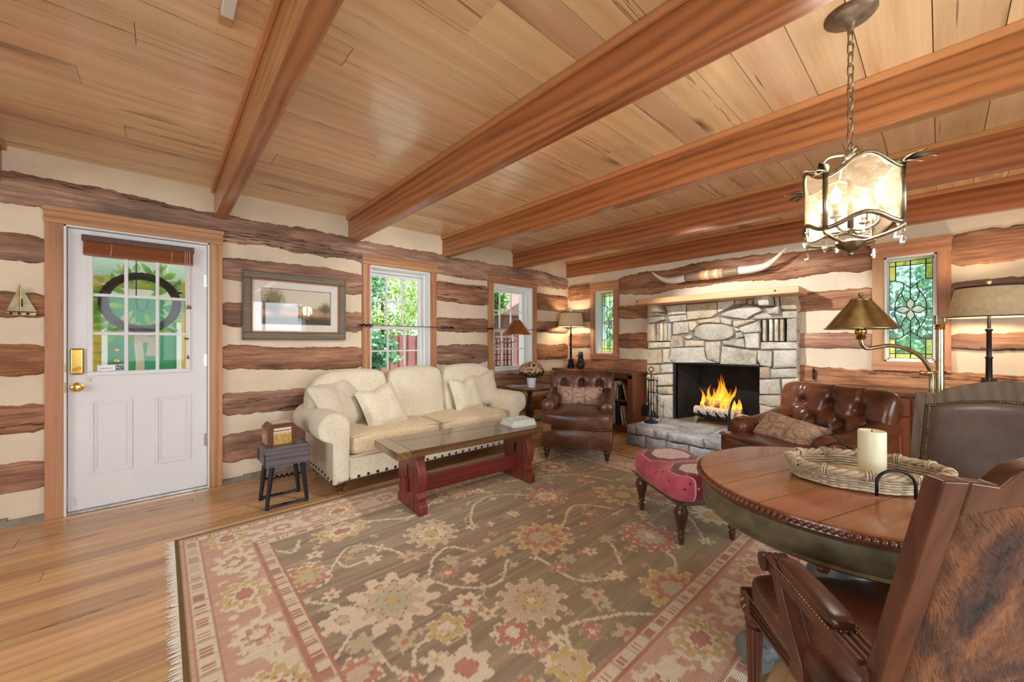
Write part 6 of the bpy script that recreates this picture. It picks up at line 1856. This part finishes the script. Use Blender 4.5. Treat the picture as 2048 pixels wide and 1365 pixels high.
for q in range(4):
    m = Matrix.Rotation(R(90 * q), 4, 'Z')
    def side(u, bow): return (-HS + 2 * HS * u, -HS - bow * math.sin(PI * u), 0)
    pan = grid(lambda u, v: (side(u, .03)[0] * .97, side(u, .03)[1], edge_bot(u) + .006 + (edge_top(u) - edge_bot(u) - .012) * v), 16, 6)
    pan2 = ([(x, y_ + .004, z) for x, y_, z in pan[0]], pan[1])
    ob('glass_panel', xf(join(pan, pan2), m), M['seeded'], ch, smooth='all')
    ob('frame_rail', xf(tube([(side(i / 16, .03)[0], side(i / 16, .03)[1], edge_top(i / 16)) for i in range(17)], .0075, 6), m), M['pewter'], ch, smooth='all')
    ob('frame_rail', xf(tube([(side(i / 16, .03)[0], side(i / 16, .03)[1], edge_bot(i / 16)) for i in range(17)], .0085, 6), m), M['pewter'], ch, smooth='all')
    ob('corner_post', xf(tube([(-HS, -HS, BZ0 - .005), (-HS, -HS, BZ1 + .01)], .0085, 6), m), M['pewter'], ch, smooth='all')
    # leaves springing from the corner
    lf = []
    for a_, e_, L_ in ((0, .2, .085), (28, .5, .075), (-28, .5, .075), (12, .9, .06), (-14, .0, .06)):
        g = leaf_geo(L_, .016, .35)
        d = Vector((math.cos(R(225 + a_)), math.sin(R(225 + a_)), e_)).normalized()
        zv = Vector((0, 0, 1)); zv = (zv - d * zv.dot(d)).normalized(); xv = d.cross(zv)
        mm = Matrix((xv, d, zv)).transposed().to_4x4(); mm.translation = (-HS, -HS, BZ1 - .005)
        lf.append(xf(g, mm))
    o = ob('corner_leaf_spray', xf(join(*lf), m), M['pewter'], ch, smooth='all')
    sm = o.modifiers.new('solid', 'SOLIDIFY'); sm.thickness = .003
    ob('bow_arm', xf(tube(smooth_line([(0, 0, -.552), (.0, -.03, -.545), (0, -.075, -.552), (0, -.11, -.60), (0, -.14, -.605)], 6), .0065, 8), Matrix.Rotation(R(90 * q), 4, 'Z')), M['abrass'], ch, smooth='all')
    ob('lower_strut', xf(tube(smooth_line([(0, 0, -.90), (-.05, -.05, -.895), (-.11, -.11, -.875), (-HS, -HS, BZ0)], 4), .006, 6), m), M['abrass'], ch, smooth='all')
    # candle arms and bulbs
    ar = ob('candle_arm', xf(join(tube(smooth_line([(0, 0, -.84), (.03, .03, -.855), (.06, .06, -.84), (.066, .066, -.81)], 4), .005, 6), mv(lathe([(.006, 0), (.02, .006), (.016, .012)], 10), .066, .066, -.812), mv(lathe([(.010, 0), (.010, .05)], 10), .066, .066, -.80)), m), M['pewter'], ch, smooth='all')
    ob('flame_bulb', xf(mv(lathe([(.008, 0), (.017, .018), (.018, .03), (.010, .05), (1e-4, .07)], 12), .066, .066, -.752), m), M['cbulb'] if 'cbulb' in M else M.setdefault('cbulb', emis('candle_bulb', (255, 244, 226), 11)), ar, smooth='all')
    # drops: one at each corner and one mid-side
    for px, py, s_, zt in ((-HS, -HS, .8, BZ0 - .005), (0, -HS - .03, 1.0, BZ0 + .04)):
        zz_ = zt - .02
        g = join(mv(ball(.006, 6), px, py, zz_ - .004), mv(lathe([(1e-4, .028 * s_), (.006 * s_, .018 * s_), (.013 * s_, -.004 * s_), (.014 * s_, -.012 * s_), (.008 * s_, -.026 * s_), (1e-4, -.032 * s_)], 8), px, py, zz_ - .04))
        o = ob('crystal_drop', xf(g, m), M['crystal'] if 'crystal' in M else M.setdefault('crystal', glass('cut_crystal', (246, 250, 252), .25, .02)), ch)
        ob('drop_wire', xf(tube([(px, py, zt + .004), (px, py, zz_ - .012)], .0012, 4), m), M['pewter'], o)
ob('bottom_dish', mv(lathe([(1e-4, -.032), (.016, -.028), (.04, -.012), (.048, .004), (.03, .012), (.012, .02)], 24), 0, 0, -.90), M['pewter'], ch, smooth=True)
ob('dish_ball', mv(ball(.010, 8), 0, 0, -.938), M['pewter'], ch, smooth='all')
cl = add_light('chandelier_light', 'POINT', (CHX, CHY, ZC - .73), 11, (1, .92, .8), shadow_soft_size=.09)

# added spotlights behind two beams stand in for flash; they cast the crisp shadows
def spot(label, x, y_, z_, target, watts, cone, blend, soft):
    t = thing('added_spotlight', label, 'spotlight', (x, y_, ZC), group='added spotlights tucked behind beams')
    ob('mount', lathe([(.035, 0), (.035, -.012), (.01, -.016)], 18), M['white'], t, smooth=True)
    ob('stem', tube([(0, 0, -.012), (0, 0, z_ - ZC + .03)], .006, 8), M['white'], t)
    d = (Vector(target) - Vector((x, y_, z_))).normalized()
    mm = Matrix.Translation((0, 0, z_ - ZC)) @ d.to_track_quat('Z', 'Y').to_matrix().to_4x4()
    ob('head', xf(lathe([(.018, -.05), (.030, -.045), (.036, -.01), (.036, .0), (.030, -.002), (1e-4, -.03)], 20), mm), M['white'], t, smooth=True)
    lo = add_light('added_spotlight_lamp', 'SPOT', (x + d.x * .02, y_ + d.y * .02, z_ + d.z * .02), watts, (1, .97, .93), target=target, spot_size=R(cone), spot_blend=blend, shadow_soft_size=soft)
spot('added white spotlight behind the third beam aimed at the fireplace', 2.685, 1.75, 2.315, (4.9, 1.35, .85), 165, 66, .4, .024)
spot('added white spotlight behind the second beam aimed at the door wall', 1.62, 1.30, 2.42, (.9, 4.1, .9), 110, 115, 1.0, .14)
# ================================================================ rug
RX0, RX1, RY0, RY1 = .06, 3.62, .42, 3.115
CELL = .0072
nx = int((RX1 - RX0) / CELL); ny = int((RY1 - RY0) / CELL)
xs = RX0 + (np.arange(nx + 1)) * (RX1 - RX0) / nx; ys = RY0 + (np.arange(ny + 1)) * (RY1 - RY0) / ny
GX, GY = np.meshgrid(xs, ys, indexing='ij')
rng = np.random.default_rng(5)
def sc(c): return np.array(lin(c)[:3])
def vnoise(fx, fy, seed):
    r = np.random.default_rng(seed).random((64, 64))
    a = (GX * fx) % 63; b = (GY * fy) % 63
    i = a.astype(int); j = b.astype(int); u = a - i; v = b - j
    u = u * u * (3 - 2 * u); v = v * v * (3 - 2 * v)
    return (r[i, j] * (1 - u) * (1 - v) + r[(i + 1) % 64, j] * u * (1 - v) + r[i, (j + 1) % 64] * (1 - u) * v + r[(i + 1) % 64, (j + 1) % 64] * u * v)
streak = vnoise(2.2, 60, 1) * .6 + vnoise(5, 120, 2) * .4
blot = vnoise(3, 3, 3)
COL = np.zeros((nx + 1, ny + 1, 3))
def put(mask, c, k=1.0):
    COL[mask] = COL[mask] * (1 - k) + np.asarray(c) * k
BROWN, BROWN2, SALMON, CREAM, TAN, GOLD, ROSE, SAGE, OLIVE = sc((132, 106, 80)), sc((170, 148, 116)), sc((204, 146, 120)), sc((230, 214, 182)), sc((208, 184, 146)), sc((206, 178, 92)), sc((196, 116, 92)), sc((190, 188, 154)), sc((150, 136, 86))
f = np.clip((streak - .25) * 1.6, 0, 1)[..., None]
COL[:] = BROWN * (1 - f) + BROWN2 * f
g = np.clip((blot - .55) * 2.2, 0, .55)[..., None]
COL[:] = COL * (1 - g) + OLIVE * g
q = .0105
QX = np.round(GX / q) * q; QY = np.round(GY / q) * q        # knots: stepped drawing
JX = QX + .012 * (vnoise(14, 14, 8) - .5); JY = QY + .012 * (vnoise(14, 14, 9) - .5)
def polar(cx, cy, sx=1.0, sy=1.0):
    dx = (JX - cx) / sx; dy = (JY - cy) / sy
    return np.hypot(dx, dy), np.arctan2(dy, dx)
def palmette(cx, cy, r, cols, lobes=12, sx=1.0, sy=1.0, spiky=.16):
    d, a = polar(cx, cy, sx, sy)
    for k, (fr, c) in enumerate(cols):
        w = 1 + spiky * np.sign(np.cos(a * lobes + k)) * (np.abs(np.cos(a * lobes + k)) ** .5) * (1 if k != len(cols) - 1 else .5)
        put(d < r * fr * w + (.006 if k == 0 else 0), CREAM if k == 0 else ROSE * .8)
        put(d < r * fr * w - .004, c)
def rosette(cx, cy, r, c, cc, n=5):
    d, a = polar(cx, cy)
    put(d < r * (1 + .35 * np.cos(a * n)) + .006, TAN); put(d < r * (1 + .35 * np.cos(a * n)), c); put(d < r * .38, cc)
def vine(pts, w=.0085, c=CREAM):
    P = smooth_line([(x, y_, 0) for x, y_ in pts], 6)
    for (x0, y0, _), (x1, y1, _) in zip(P, P[1:]):
        dx, dy = x1 - x0, y1 - y0; L2 = dx * dx + dy * dy + 1e-9
        k = np.clip(((JX - x0) * dx + (JY - y0) * dy) / L2, 0, 1)
        put(np.hypot(JX - x0 - dx * k, JY - y0 - dy * k) < w, c, .9)
def leafm(cx, cy, L, ang, c):
    ca, sa = math.cos(ang), math.sin(ang)
    u = (JX - cx) * ca + (JY - cy) * sa; v = -(JX - cx) * sa + (JY - cy) * ca
    k = np.clip(u / L, 0, 1); w = L * .22 * np.sin(np.pi * k) * (1 + .5 * np.sign(np.sin(k * 16)))
    put((u > 0) & (u < L) & (np.abs(v) < w), c)
VN = [[(0.47, 2.61), (0.56, 2.49), (0.62, 2.61)], [(0.48, 2.0), (0.59, 1.86), (0.6, 1.79)], [(0.59, 1.65), (0.47, 1.52)], [(0.61, 2.06), (0.71, 2.23), (0.84, 2.33), (0.97, 2.17), (1.03, 2.01)], [(1.0, 1.74), (1.12, 1.89), (1.25, 1.94), (1.34, 1.8)], [(1.0, 1.74), (1.11, 1.56), (1.26, 1.49), (1.42, 1.61)], [(1.03, 1.44), (0.9, 1.24)], [(1.27, 1.07), (1.48, 0.97), (1.64, 0.83)], [(1.27, 1.07), (1.16, 0.93)], [(1.62, 1.58), (1.56, 1.5), (1.57, 1.22), (1.75, 1.12)], [(1.85, 1.16), (2.0, 1.32)], [(0.7, 1.32), (0.75, 1.39), (0.81, 1.39)], [(0.62, 1.49), (0.64, 1.34), (0.7, 1.25)], [(1.01, 1.12), (1.09, 1.06)], [(1.94, 1.65), (2.25, 1.81), (2.42, 1.59)], [(0.71, 2.23), (0.74, 2.13), (0.82, 2.13)],
      [(1.5, 2.05), (1.7, 2.3), (1.95, 2.35), (2.2, 2.1)], [(2.2, 2.5), (2.5, 2.4), (2.8, 2.2), (2.9, 1.9)], [(2.7, 1.6), (2.8, 1.3), (2.5, 1.0)], [(1.0, 2.6), (1.3, 2.45), (1.6, 2.6), (1.9, 2.5)], [(.5, 1.3), (.6, 1.15), (.55, 1.0)], [(.75, 1.0), (.9, .95), (1.0, .9)], [(2.2, 1.2), (2.1, .98), (1.9, .92)], [(2.9, 1.5), (3.1, 1.2), (3.0, .95)]]
for v in VN: vine(v)
for i, (x, y_) in enumerate([(0.64, 2.38), (0.86, 2.29), (1.04, 2.0), (0.87, 2.12), (1.11, 1.73), (1.29, 1.7), (1.19, 1.82), (1.46, 1.7), (1.17, 1.61), (1.58, 1.37), (1.83, 1.35), (2.02, 1.37), (1.53, 1.1), (1.75, 1.12), (1.33, 0.97), (0.6, 1.95), (0.6, 1.56), (0.72, 1.45), (0.77, 1.29), (1.11, 1.06), (1.08, 1.35), (1.68, 1.4), (1.43, 0.87), (1.83, 2.01), (2.23, 1.65), (1.5, 2.05), (.55, 1.02), (.95, .95), (2.5, 1.4), (2.7, 2.1), (1.9, 2.5), (2.9, 1.2), (1.55, 2.55), (2.45, .95), (.62, 1.25)]):
    rosette(x, y_, .034 + .012 * ((i * 7) % 5) / 5, [CREAM, SAGE, TAN, CREAM, ROSE][i % 5], [ROSE, GOLD, ROSE, TAN, CREAM][i % 5], 5 + i % 2)
for i, (x, y_, L, a_) in enumerate([(.66, 2.13, .10, 2.2), (.70, 1.30, .12, 4.0), (1.02, 1.78, .09, 3.7), (1.38, 1.66, .1, .5), (1.0, 1.18, .12, .9), (.9, 1.35, .14, .3), (1.6, 1.25, .12, 5.3), (.52, 1.5, .1, 3.9), (1.96, 1.6, .12, 2), (2.4, 1.85, .12, 1), (1.4, 2.25, .12, 2.5), (.75, 2.25, .09, 5.4), (1.2, 1.1, .12, 4.5), (.6, 1.72, .1, 3.2), (1.5, .98, .1, 1.2)]):
    leafm(x, y_, L, a_, [CREAM, ROSE, SAGE, GOLD][i % 4])
palmette(.80, 1.72, .185, [(1, CREAM), (.72, TAN * 1.06), (.45, SAGE), (.2, GOLD)], 11, 1.0, 1.0)
palmette(1.26, 2.15, .145, [(1, TAN), (.6, CREAM), (.34, GOLD)], 12)
palmette(1.74, 1.65, .165, [(1, GOLD), (.68, ROSE), (.46, SAGE), (.2, GOLD)], 12)
palmette(1.28, 1.28, .145, [(1, TAN), (.6, TAN * .9), (.42, GOLD), (.17, CREAM)], 12)
palmette(2.25, 1.21, .155, [(1, ROSE), (.6, SAGE), (.25, CREAM)], 12)
palmette(2.23, 2.06, .14, [(1, ROSE), (.62, CREAM), (.3, GOLD)], 12)
palmette(2.69, 1.68, .17, [(1, GOLD), (.7, OLIVE), (.4, TAN)], 12)
palmette(.85, 2.56, .13, [(1, GOLD), (.66, CREAM), (.35, ROSE)], 10, 1.2, .8)
palmette(.56, 2.19, .10, [(1, ROSE), (.7, GOLD), (.4, SAGE)], 9, 1, 1.2)
palmette(1.86, .88, .13, [(1, GOLD), (.66, ROSE), (.42, SAGE)], 10, 1.2, 1)
palmette(.84, 1.18, .085, [(1, CREAM), (.5, ROSE)], 6); palmette(1.08, 1.19, .07, [(1, ROSE), (.5, CREAM)], 6); palmette(.53, 1.42, .08, [(1, ROSE), (.6, TAN)], 8)
palmette(1.13, .93, .08, [(1, GOLD), (.5, TAN)], 7); palmette(.89, 1.40, .075, [(1, GOLD), (.55, CREAM)], 6); palmette(.58, 1.74, .075, [(1, CREAM), (.45, TAN)], 7); palmette(1.05, 1.47, .06, [(1, CREAM), (.4, ROSE)], 8)
palmette(2.8, 2.5, .14, [(1, TAN), (.6, ROSE), (.3, CREAM)], 12); palmette(1.75, 2.62, .12, [(1, ROSE), (.6, TAN), (.3, GOLD)], 12); palmette(2.85, 1.05, .13, [(1, CREAM), (.6, GOLD)], 12); palmette(.6, .95, .12, [(1, TAN), (.6, ROSE), (.3, CREAM)], 10)
# the small filling flowers and sprigs of the field
rk = random.Random(33); placed = []
BIG = [(.80, 1.72, .2), (1.26, 2.15, .16), (1.74, 1.65, .18), (1.28, 1.28, .16), (2.25, 1.21, .17), (2.23, 2.06, .16), (2.69, 1.68, .18), (.85, 2.56, .15), (1.86, .88, .15), (2.8, 2.5, .15), (1.75, 2.62, .14), (2.85, 1.05, .15), (.6, .95, .14)]
for k in range(900):
    x, y_ = rk.uniform(.52, 3.15), rk.uniform(.88, 2.68)
    if any(math.hypot(x - a, y_ - b) < r + .035 for a, b, r in BIG) or any(math.hypot(x - a, y_ - b) < .085 for a, b in placed): continue
    placed.append((x, y_))
    if len(placed) > 105: break
    q_ = rk.random()
    if q_ < .5: leafm(x, y_, rk.uniform(.05, .09), rk.uniform(0, 6.28), rk.choice([CREAM, TAN, SAGE, TAN, ROSE]))
    elif q_ < .85: rosette(x, y_, rk.uniform(.014, .024), rk.choice([CREAM, TAN, SAGE, ROSE]), rk.choice([ROSE, GOLD, TAN]), 4)
    else: vine([(x, y_), (x + rk.uniform(-.1, .1), y_ + rk.uniform(-.1, .1)), (x + rk.uniform(-.16, .16), y_ + rk.uniform(-.16, .16))], .006, TAN)
# borders
dE = np.minimum(np.minimum(QX - RX0, RX1 - QX), np.minimum(QY - RY0, RY1 - QY))
along = np.where(np.minimum(QX - RX0, RX1 - QX) < np.minimum(QY - RY0, RY1 - QY), QY, QX)
s2 = np.clip((streak - .3), 0, 1)[..., None]
bord = dE < .385
COL[bord] = (SALMON * (1 - s2 * .35) + CREAM * s2 * .35)[bord]
# meander and rosettes in the main border
mid = .235
wv = mid + .045 * np.sign(np.sin(along * 19)) * np.abs(np.sin(along * 19)) ** .5
put(bord & (np.abs(dE - wv) < .010), CREAM)
dn = vnoise(26, 26, 12); put(bord & (dE > .14) & (dE < .33) & (dn > .58), CREAM * .97)
def border_rosettes(phase, step, r, cols, lobes):
    for t_ in np.arange(RY0 + phase, RY1 - .1, step):
        palmette(RX0 + mid, t_, r, cols, lobes, .95, 1.15); palmette(RX1 - mid, t_, r, cols, lobes)
    for t_ in np.arange(RX0 + phase + .45, RX1 - .3, step):
        palmette(t_, RY0 + mid, r, cols, lobes, 1.15, .95); palmette(t_, RY1 - mid, r, cols, lobes, 1.15, .95)
border_rosettes(.42, .70, .10, [(1, GOLD), (.66, CREAM), (.4, ROSE)], 10)
border_rosettes(.07, .70, .085, [(1, CREAM), (.6, SALMON), (.35, CREAM)], 8)
for a_, b_, seedk in ((.035, .105, 0), (.355, .42, 1)):
    m = (dE > a_) & (dE < b_); put(m, CREAM * .95)
    put(m & (((along * 9.5) % 1) < .55) & (np.abs(dE - (a_ + b_) / 2) < .018) & (((along * 47) % 1) < .6), ROSE * .82)
    put(m & (((along * 9.5) % 1) > .90), TAN * .8)
    put(np.abs(dE - a_) < .006, ROSE * .85); put(np.abs(dE - b_) < .006, ROSE * .85)
put(dE < .022, sc((126, 98, 58)))
COL *= (1 + (rng.random(COL.shape[:2]) - .5) * .14 + (streak - .5) * .10)[..., None]
lum_ = COL @ np.array([.3, .55, .15])
COL = COL * .84 + lum_[..., None] * .16
fade = (.05 + .14 * vnoise(4, 30, 31))[..., None]
COL = COL * (1 - fade) + CREAM * fade
COL = np.clip(COL * 1.14, 0, .92)
rug = thing('area_rug', 'large faded floral wool rug with salmon border and cream fringe', 'rug', (1.84, 1.77, 0), room=True)
Zr = .0065 + .0012 * (vnoise(3, 3, 20) - .5)
nvx, nvy = nx + 1, ny + 1
verts = np.stack([GX, GY, Zr], -1).reshape(-1, 3)
idx = np.arange(nvx * nvy).reshape(nvx, nvy)
quads = np.stack([idx[:-1, :-1], idx[1:, :-1], idx[1:, 1:], idx[:-1, 1:]], -1).reshape(-1, 4)
me = bpy.data.meshes.new('rug_pile')
me.vertices.add(len(verts)); me.vertices.foreach_set('co', verts.ravel().astype(np.float32))
me.loops.add(quads.size); me.loops.foreach_set('vertex_index', quads.ravel().astype(np.int32))
me.polygons.add(len(quads)); me.polygons.foreach_set('loop_start', (np.arange(len(quads)) * 4).astype(np.int32))
me.update(calc_edges=True); me.validate()
ca = me.color_attributes.new('weave', 'FLOAT_COLOR', 'POINT')
rgba = np.concatenate([COL.reshape(-1, 3), np.ones((len(verts), 1))], 1)
ca.data.foreach_set('color', rgba.ravel().astype(np.float32))
t = NT('wool_rug')
at = t.n('Attribute', attribute_name='weave')
v = t.coords(rand=False)
wv_ = t.n('TexWave', wave_type='BANDS', bands_direction='Y', i_Vector=v, i_Scale=46.0, i_Distortion=.6)
fz = t.noise(v, 300, 2)
t.bump(t.math('ADD', t.math('MULTIPLY', wv_.outputs['Fac'], .5), fz), .5, .004)
me.materials.append(t.fin(at.outputs['Color'], .95, 0, 0, .1, .25))
link('pile', me, rug)
ob('rug_edge', ring(RX0, RX1, 0, 1, .01, 0, 1) if False else join(box(RX0 - .004, RX0 + .012, RY0, RY1, 0, .008), box(RX1 - .012, RX1 + .004, RY0, RY1, 0, .008), box(RX0, RX1, RY0 - .004, RY0 + .006, 0, .008), box(RX0, RX1, RY1 - .006, RY1 + .004, 0, .008)), plain('rug_selvage', (126, 98, 60), .9), rug)
rg_ = random.Random(2); fr = []
for s, xe in ((-1, RX0), (1, RX1)):
    yy = RY0
    while yy < RY1:
        L = rg_.uniform(.028, .05); b = rg_.uniform(-.012, .012)
        fr.append(tube([(xe, yy, .005), (xe + s * L * .5, yy + b * .4, .004), (xe + s * L, yy + b, .003)], [.0028, .0026, .0014], 4)); yy += .0075
tag(ob('fringe', join(*fr), fabric('cotton_fringe', (240, 236, 224), (214, 206, 190), 80, .2), rug), kind='stuff')

# ================================================================ outdoors
M['grass'] = plain('lawn', (104, 140, 70), .9, 0, 0, .2, 2)
gnd = ob('ground', box(-14, 22, -12, 26, -.5, -.3), M['grass']); tag(gnd, 'green lawn outside the house', 'lawn', kind='structure')
# porch seen through the door glass
M['siding'] = plain('yellow_siding', (220, 188, 84), .6, 0, 0, .03)
M['gdoor'] = plain('green_door_paint', (44, 146, 104), .4, 0, 0, .05)
M['pblue'] = plain('porch_ceiling_blue', (178, 206, 216), .7, 0, 0, .02)
nb = thing('neighbour_house', 'yellow clapboard house wall with green door seen through the door glass', 'house', (-.2, 7.6, -.3), room=True)
zz = -.3
while zz < 2.75:
    for a, b in ((-3.5, -.60), (.21, 2.0)):
        ob('clapboard', ([(a, 7.62, zz), (b, 7.62, zz), (b, 7.66, zz + .13), (a, 7.66, zz + .13), (a, 7.70, zz), (b, 7.70, zz), (b, 7.70, zz + .13), (a, 7.70, zz + .13)], [(0, 1, 2, 3), (4, 7, 6, 5), (0, 4, 5, 1), (3, 2, 6, 7), (0, 3, 7, 4), (1, 5, 6, 2)]), M['siding'], nb)
    zz += .125
ob('door_leaf', box(-.55, .16, 7.62, 7.66, -.2, 1.86), M['gdoor'], nb)
ob('door_frame', join(box(-.605, -.55, 7.58, 7.68, -.3, 2.0), box(.16, .215, 7.58, 7.68, -.3, 2.0), box(-.605, .215, 7.58, 7.68, 1.86, 1.95)), M['white'], nb)
ob('upper_wall', box(-.605, .215, 7.64, 7.70, 1.95, 2.75), M['siding'], nb)
ob('door_knob', mv(ball(.035, 8), -.46, 7.59, .95), M['brass'], nb, smooth='all'); ob('door_lock', mv(ball(.03, 8), -.46, 7.60, 1.1), M['brass'], nb, smooth='all')
pc = ob('porch_ceiling', box(-1.5, .95, 5.0, 8.4, 2.10, 2.14), M['pblue']); tag(pc, 'pale blue boarded porch ceiling seen through the door glass', 'porch ceiling', kind='structure')
for i in range(7): ob('ceiling_batten', box(-1.4 + i * .36, -1.38 + i * .36, 5.0, 7.56, 2.092, 2.102), M['white'], pc)
stp_ = ob('bounce_slab', box(-3.2, 9.5, 4.45, 7.5, -.32, -.14), plain('pale_bounce_slab', (214, 210, 200), .85)); tag(stp_, 'pale slab added outside the door and windows to bounce light', 'bounce slab', kind='structure')  # added pale slab, throws sunlight up to the porch and room ceilings
pr_ = thing('porch_railing', 'grey porch rail outside the entrance door', 'railing', (-.5, 6.2, -.3), room=True)
ob('hand_rail', box(-2.6, 1.2, 6.15, 6.25, .76, .82), plain('grey_rail', (150, 160, 156), .6), pr_)
for i in range(24): ob('baluster', box(-2.5 + i * .155, -2.46 + i * .155, 6.18, 6.22, -.3, .76), M['white'], pr_)
# red board fence beyond the two windows
M['fence'] = plain('red_board', (160, 104, 104), .7, 0, 0, .06)
fc = thing('board_fence', 'dusty red board-and-batten fence outside the windows', 'fence', (5.0, 7.6, -.3), room=True)
x = 2.3; rr_ = random.Random(6)
while x < 9.5:
    w = .2; h = 1.34 + rr_.uniform(-.02, .02)
    ob('fence_board', box(x, x + w - .01, 7.58, 7.61, -.3, h), M['fence'], fc)
    ob('batten', box(x + w - .03, x + w + .02, 7.555, 7.58, -.3, h), M['fence'], fc)
    x += w
ob('fence_rail', box(2.3, 9.5, 7.61, 7.66, .9, 1.0), M['fence'], fc)
sh = thing('garden_shed', 'pinkish red shed with white roof edge beyond the far window', 'shed', (8.4, 9.2, -.3), room=True)
ob('shed_wall', box(7.6, 10.2, 8.8, 10.8, -.3, 2.0), M['fence'], sh); ob('shed_roof', prism([(7.4, 2.0), (10.4, 2.0), (8.9, 2.8)], 8.7, 10.9), plain('shed_roof', (150, 120, 116), .8), sh)
lt = thing('lattice_panel', 'dark lattice garden panel outside the far window', 'lattice', (6.2, 7.2, -.3), room=True)
ob('lattice_frame', ring(5.75, 6.55, -.25, 1.3, .04, 7.20, 7.24), plain('dark_green_metal', (48, 60, 54), .5), lt)
for i in range(7): ob('lattice_bar', box(5.78 + i * .12, 5.80 + i * .12, 7.21, 7.23, -.2, 1.27), M['iron'], lt)
for i in range(10): ob('lattice_bar', box(5.78, 6.52, 7.21, 7.23, -.1 + i * .14, -.08 + i * .14), M['iron'], lt)
M['tleaf'] = leafy('tree_leaf', (70, 130, 46), (140, 190, 90)); M['tleaf2'] = leafy('tree_leaf_blue', (60, 118, 80), (130, 184, 150)); M['tleaf3'] = leafy('tree_leaf_lime', (150, 182, 76), (206, 222, 140))
def tree(label, loc, h, r, mat, n, seed, name='tree', trunk=True, ls=.11):
    t = thing(name, label, 'tree' if name == 'tree' else 'shrub', loc, group='trees and shrubs outside')
    rr = random.Random(seed); V = []; F = []
    for i in range(n):
        u = rr.uniform(-1, 1); a = rr.uniform(0, 2 * PI); s_ = math.sqrt(1 - u * u); k = r * rr.uniform(.35, 1.0) ** .6
        k *= 1 + .35 * nz(u * 2 + seed, math.cos(a) * 2, math.sin(a) * 2)
        c = Vector((k * s_ * math.cos(a), k * s_ * math.sin(a), h - r * .8 + k * u * .9))
        d = Vector((rr.uniform(-1, 1), rr.uniform(-1, 1), rr.uniform(-1, 1))).normalized(); e = d.orthogonal().normalized() * ls * .5; d = d * ls
        m = len(V); V += [tuple(c), tuple(c + d * .5 + e), tuple(c + d), tuple(c + d * .5 - e)]; F.append((m, m + 1, m + 2, m + 3))
    me_ = bpy.data.meshes.new('foliage'); me_.from_pydata(V, [], F); me_.materials.append(mat)
    tag(link('foliage', me_, t), kind='stuff')
    if trunk: ob('trunk', tube([(0, 0, 0), (.03, .02, h * .4), (0, 0, h - r * .6)], [.11, .09, .05], 8), M['twig'], t, smooth='all')
    return t
tree('bushy green tree beyond the left part of the sofa window', (2.35, 9.0, -.3), 3.4, 1.15, M['tleaf'], 4200, 1)
tree('blue-green conifer-like tree right behind the fence at the sofa window', (4.3, 12.4, -.3), 4.4, 1.2, M['tleaf2'], 2400, 2)
tree('pale lime tree far behind the red fence', (7.2, 16.5, -.3), 5.0, 2.2, M['tleaf3'], 3200, 3, ls=.16)
tree('dark green tree beyond the far window', (6.9, 8.6, -.3), 3.2, .55, M['tleaf'], 1600, 4)
tree('light green tree far beyond the far window', (12.6, 14.5, -.3), 5.2, 2.0, M['tleaf3'], 3200, 5, ls=.16)
tree('leafy shrub low outside the far window', (6.25, 6.75, -.3), .9, .32, M['tleaf2'], 900, 6, 'shrub', False, .07)
tree('climbing shrub in front of the red fence', (2.85, 6.95, -.14), 1.5, .42, M['tleaf2'], 1300, 7, 'shrub', True, .08)
tree('soft green tree outside the stained window right of the fireplace', (12.5, -.6, -.3), 3.6, 2.0, M['tleaf2'], 2600, 8, ls=.13)
tree('yellow-green bush outside the stained window right of the fireplace', (8.6, .4, -.3), 1.5, .9, M['tleaf'], 1500, 9, 'shrub', False, .08)
tree('yellow-green tree outside the narrow stained window', (10.0, 6.3, -.3), 3.2, 1.5, M['tleaf3'], 2600, 10, ls=.12)
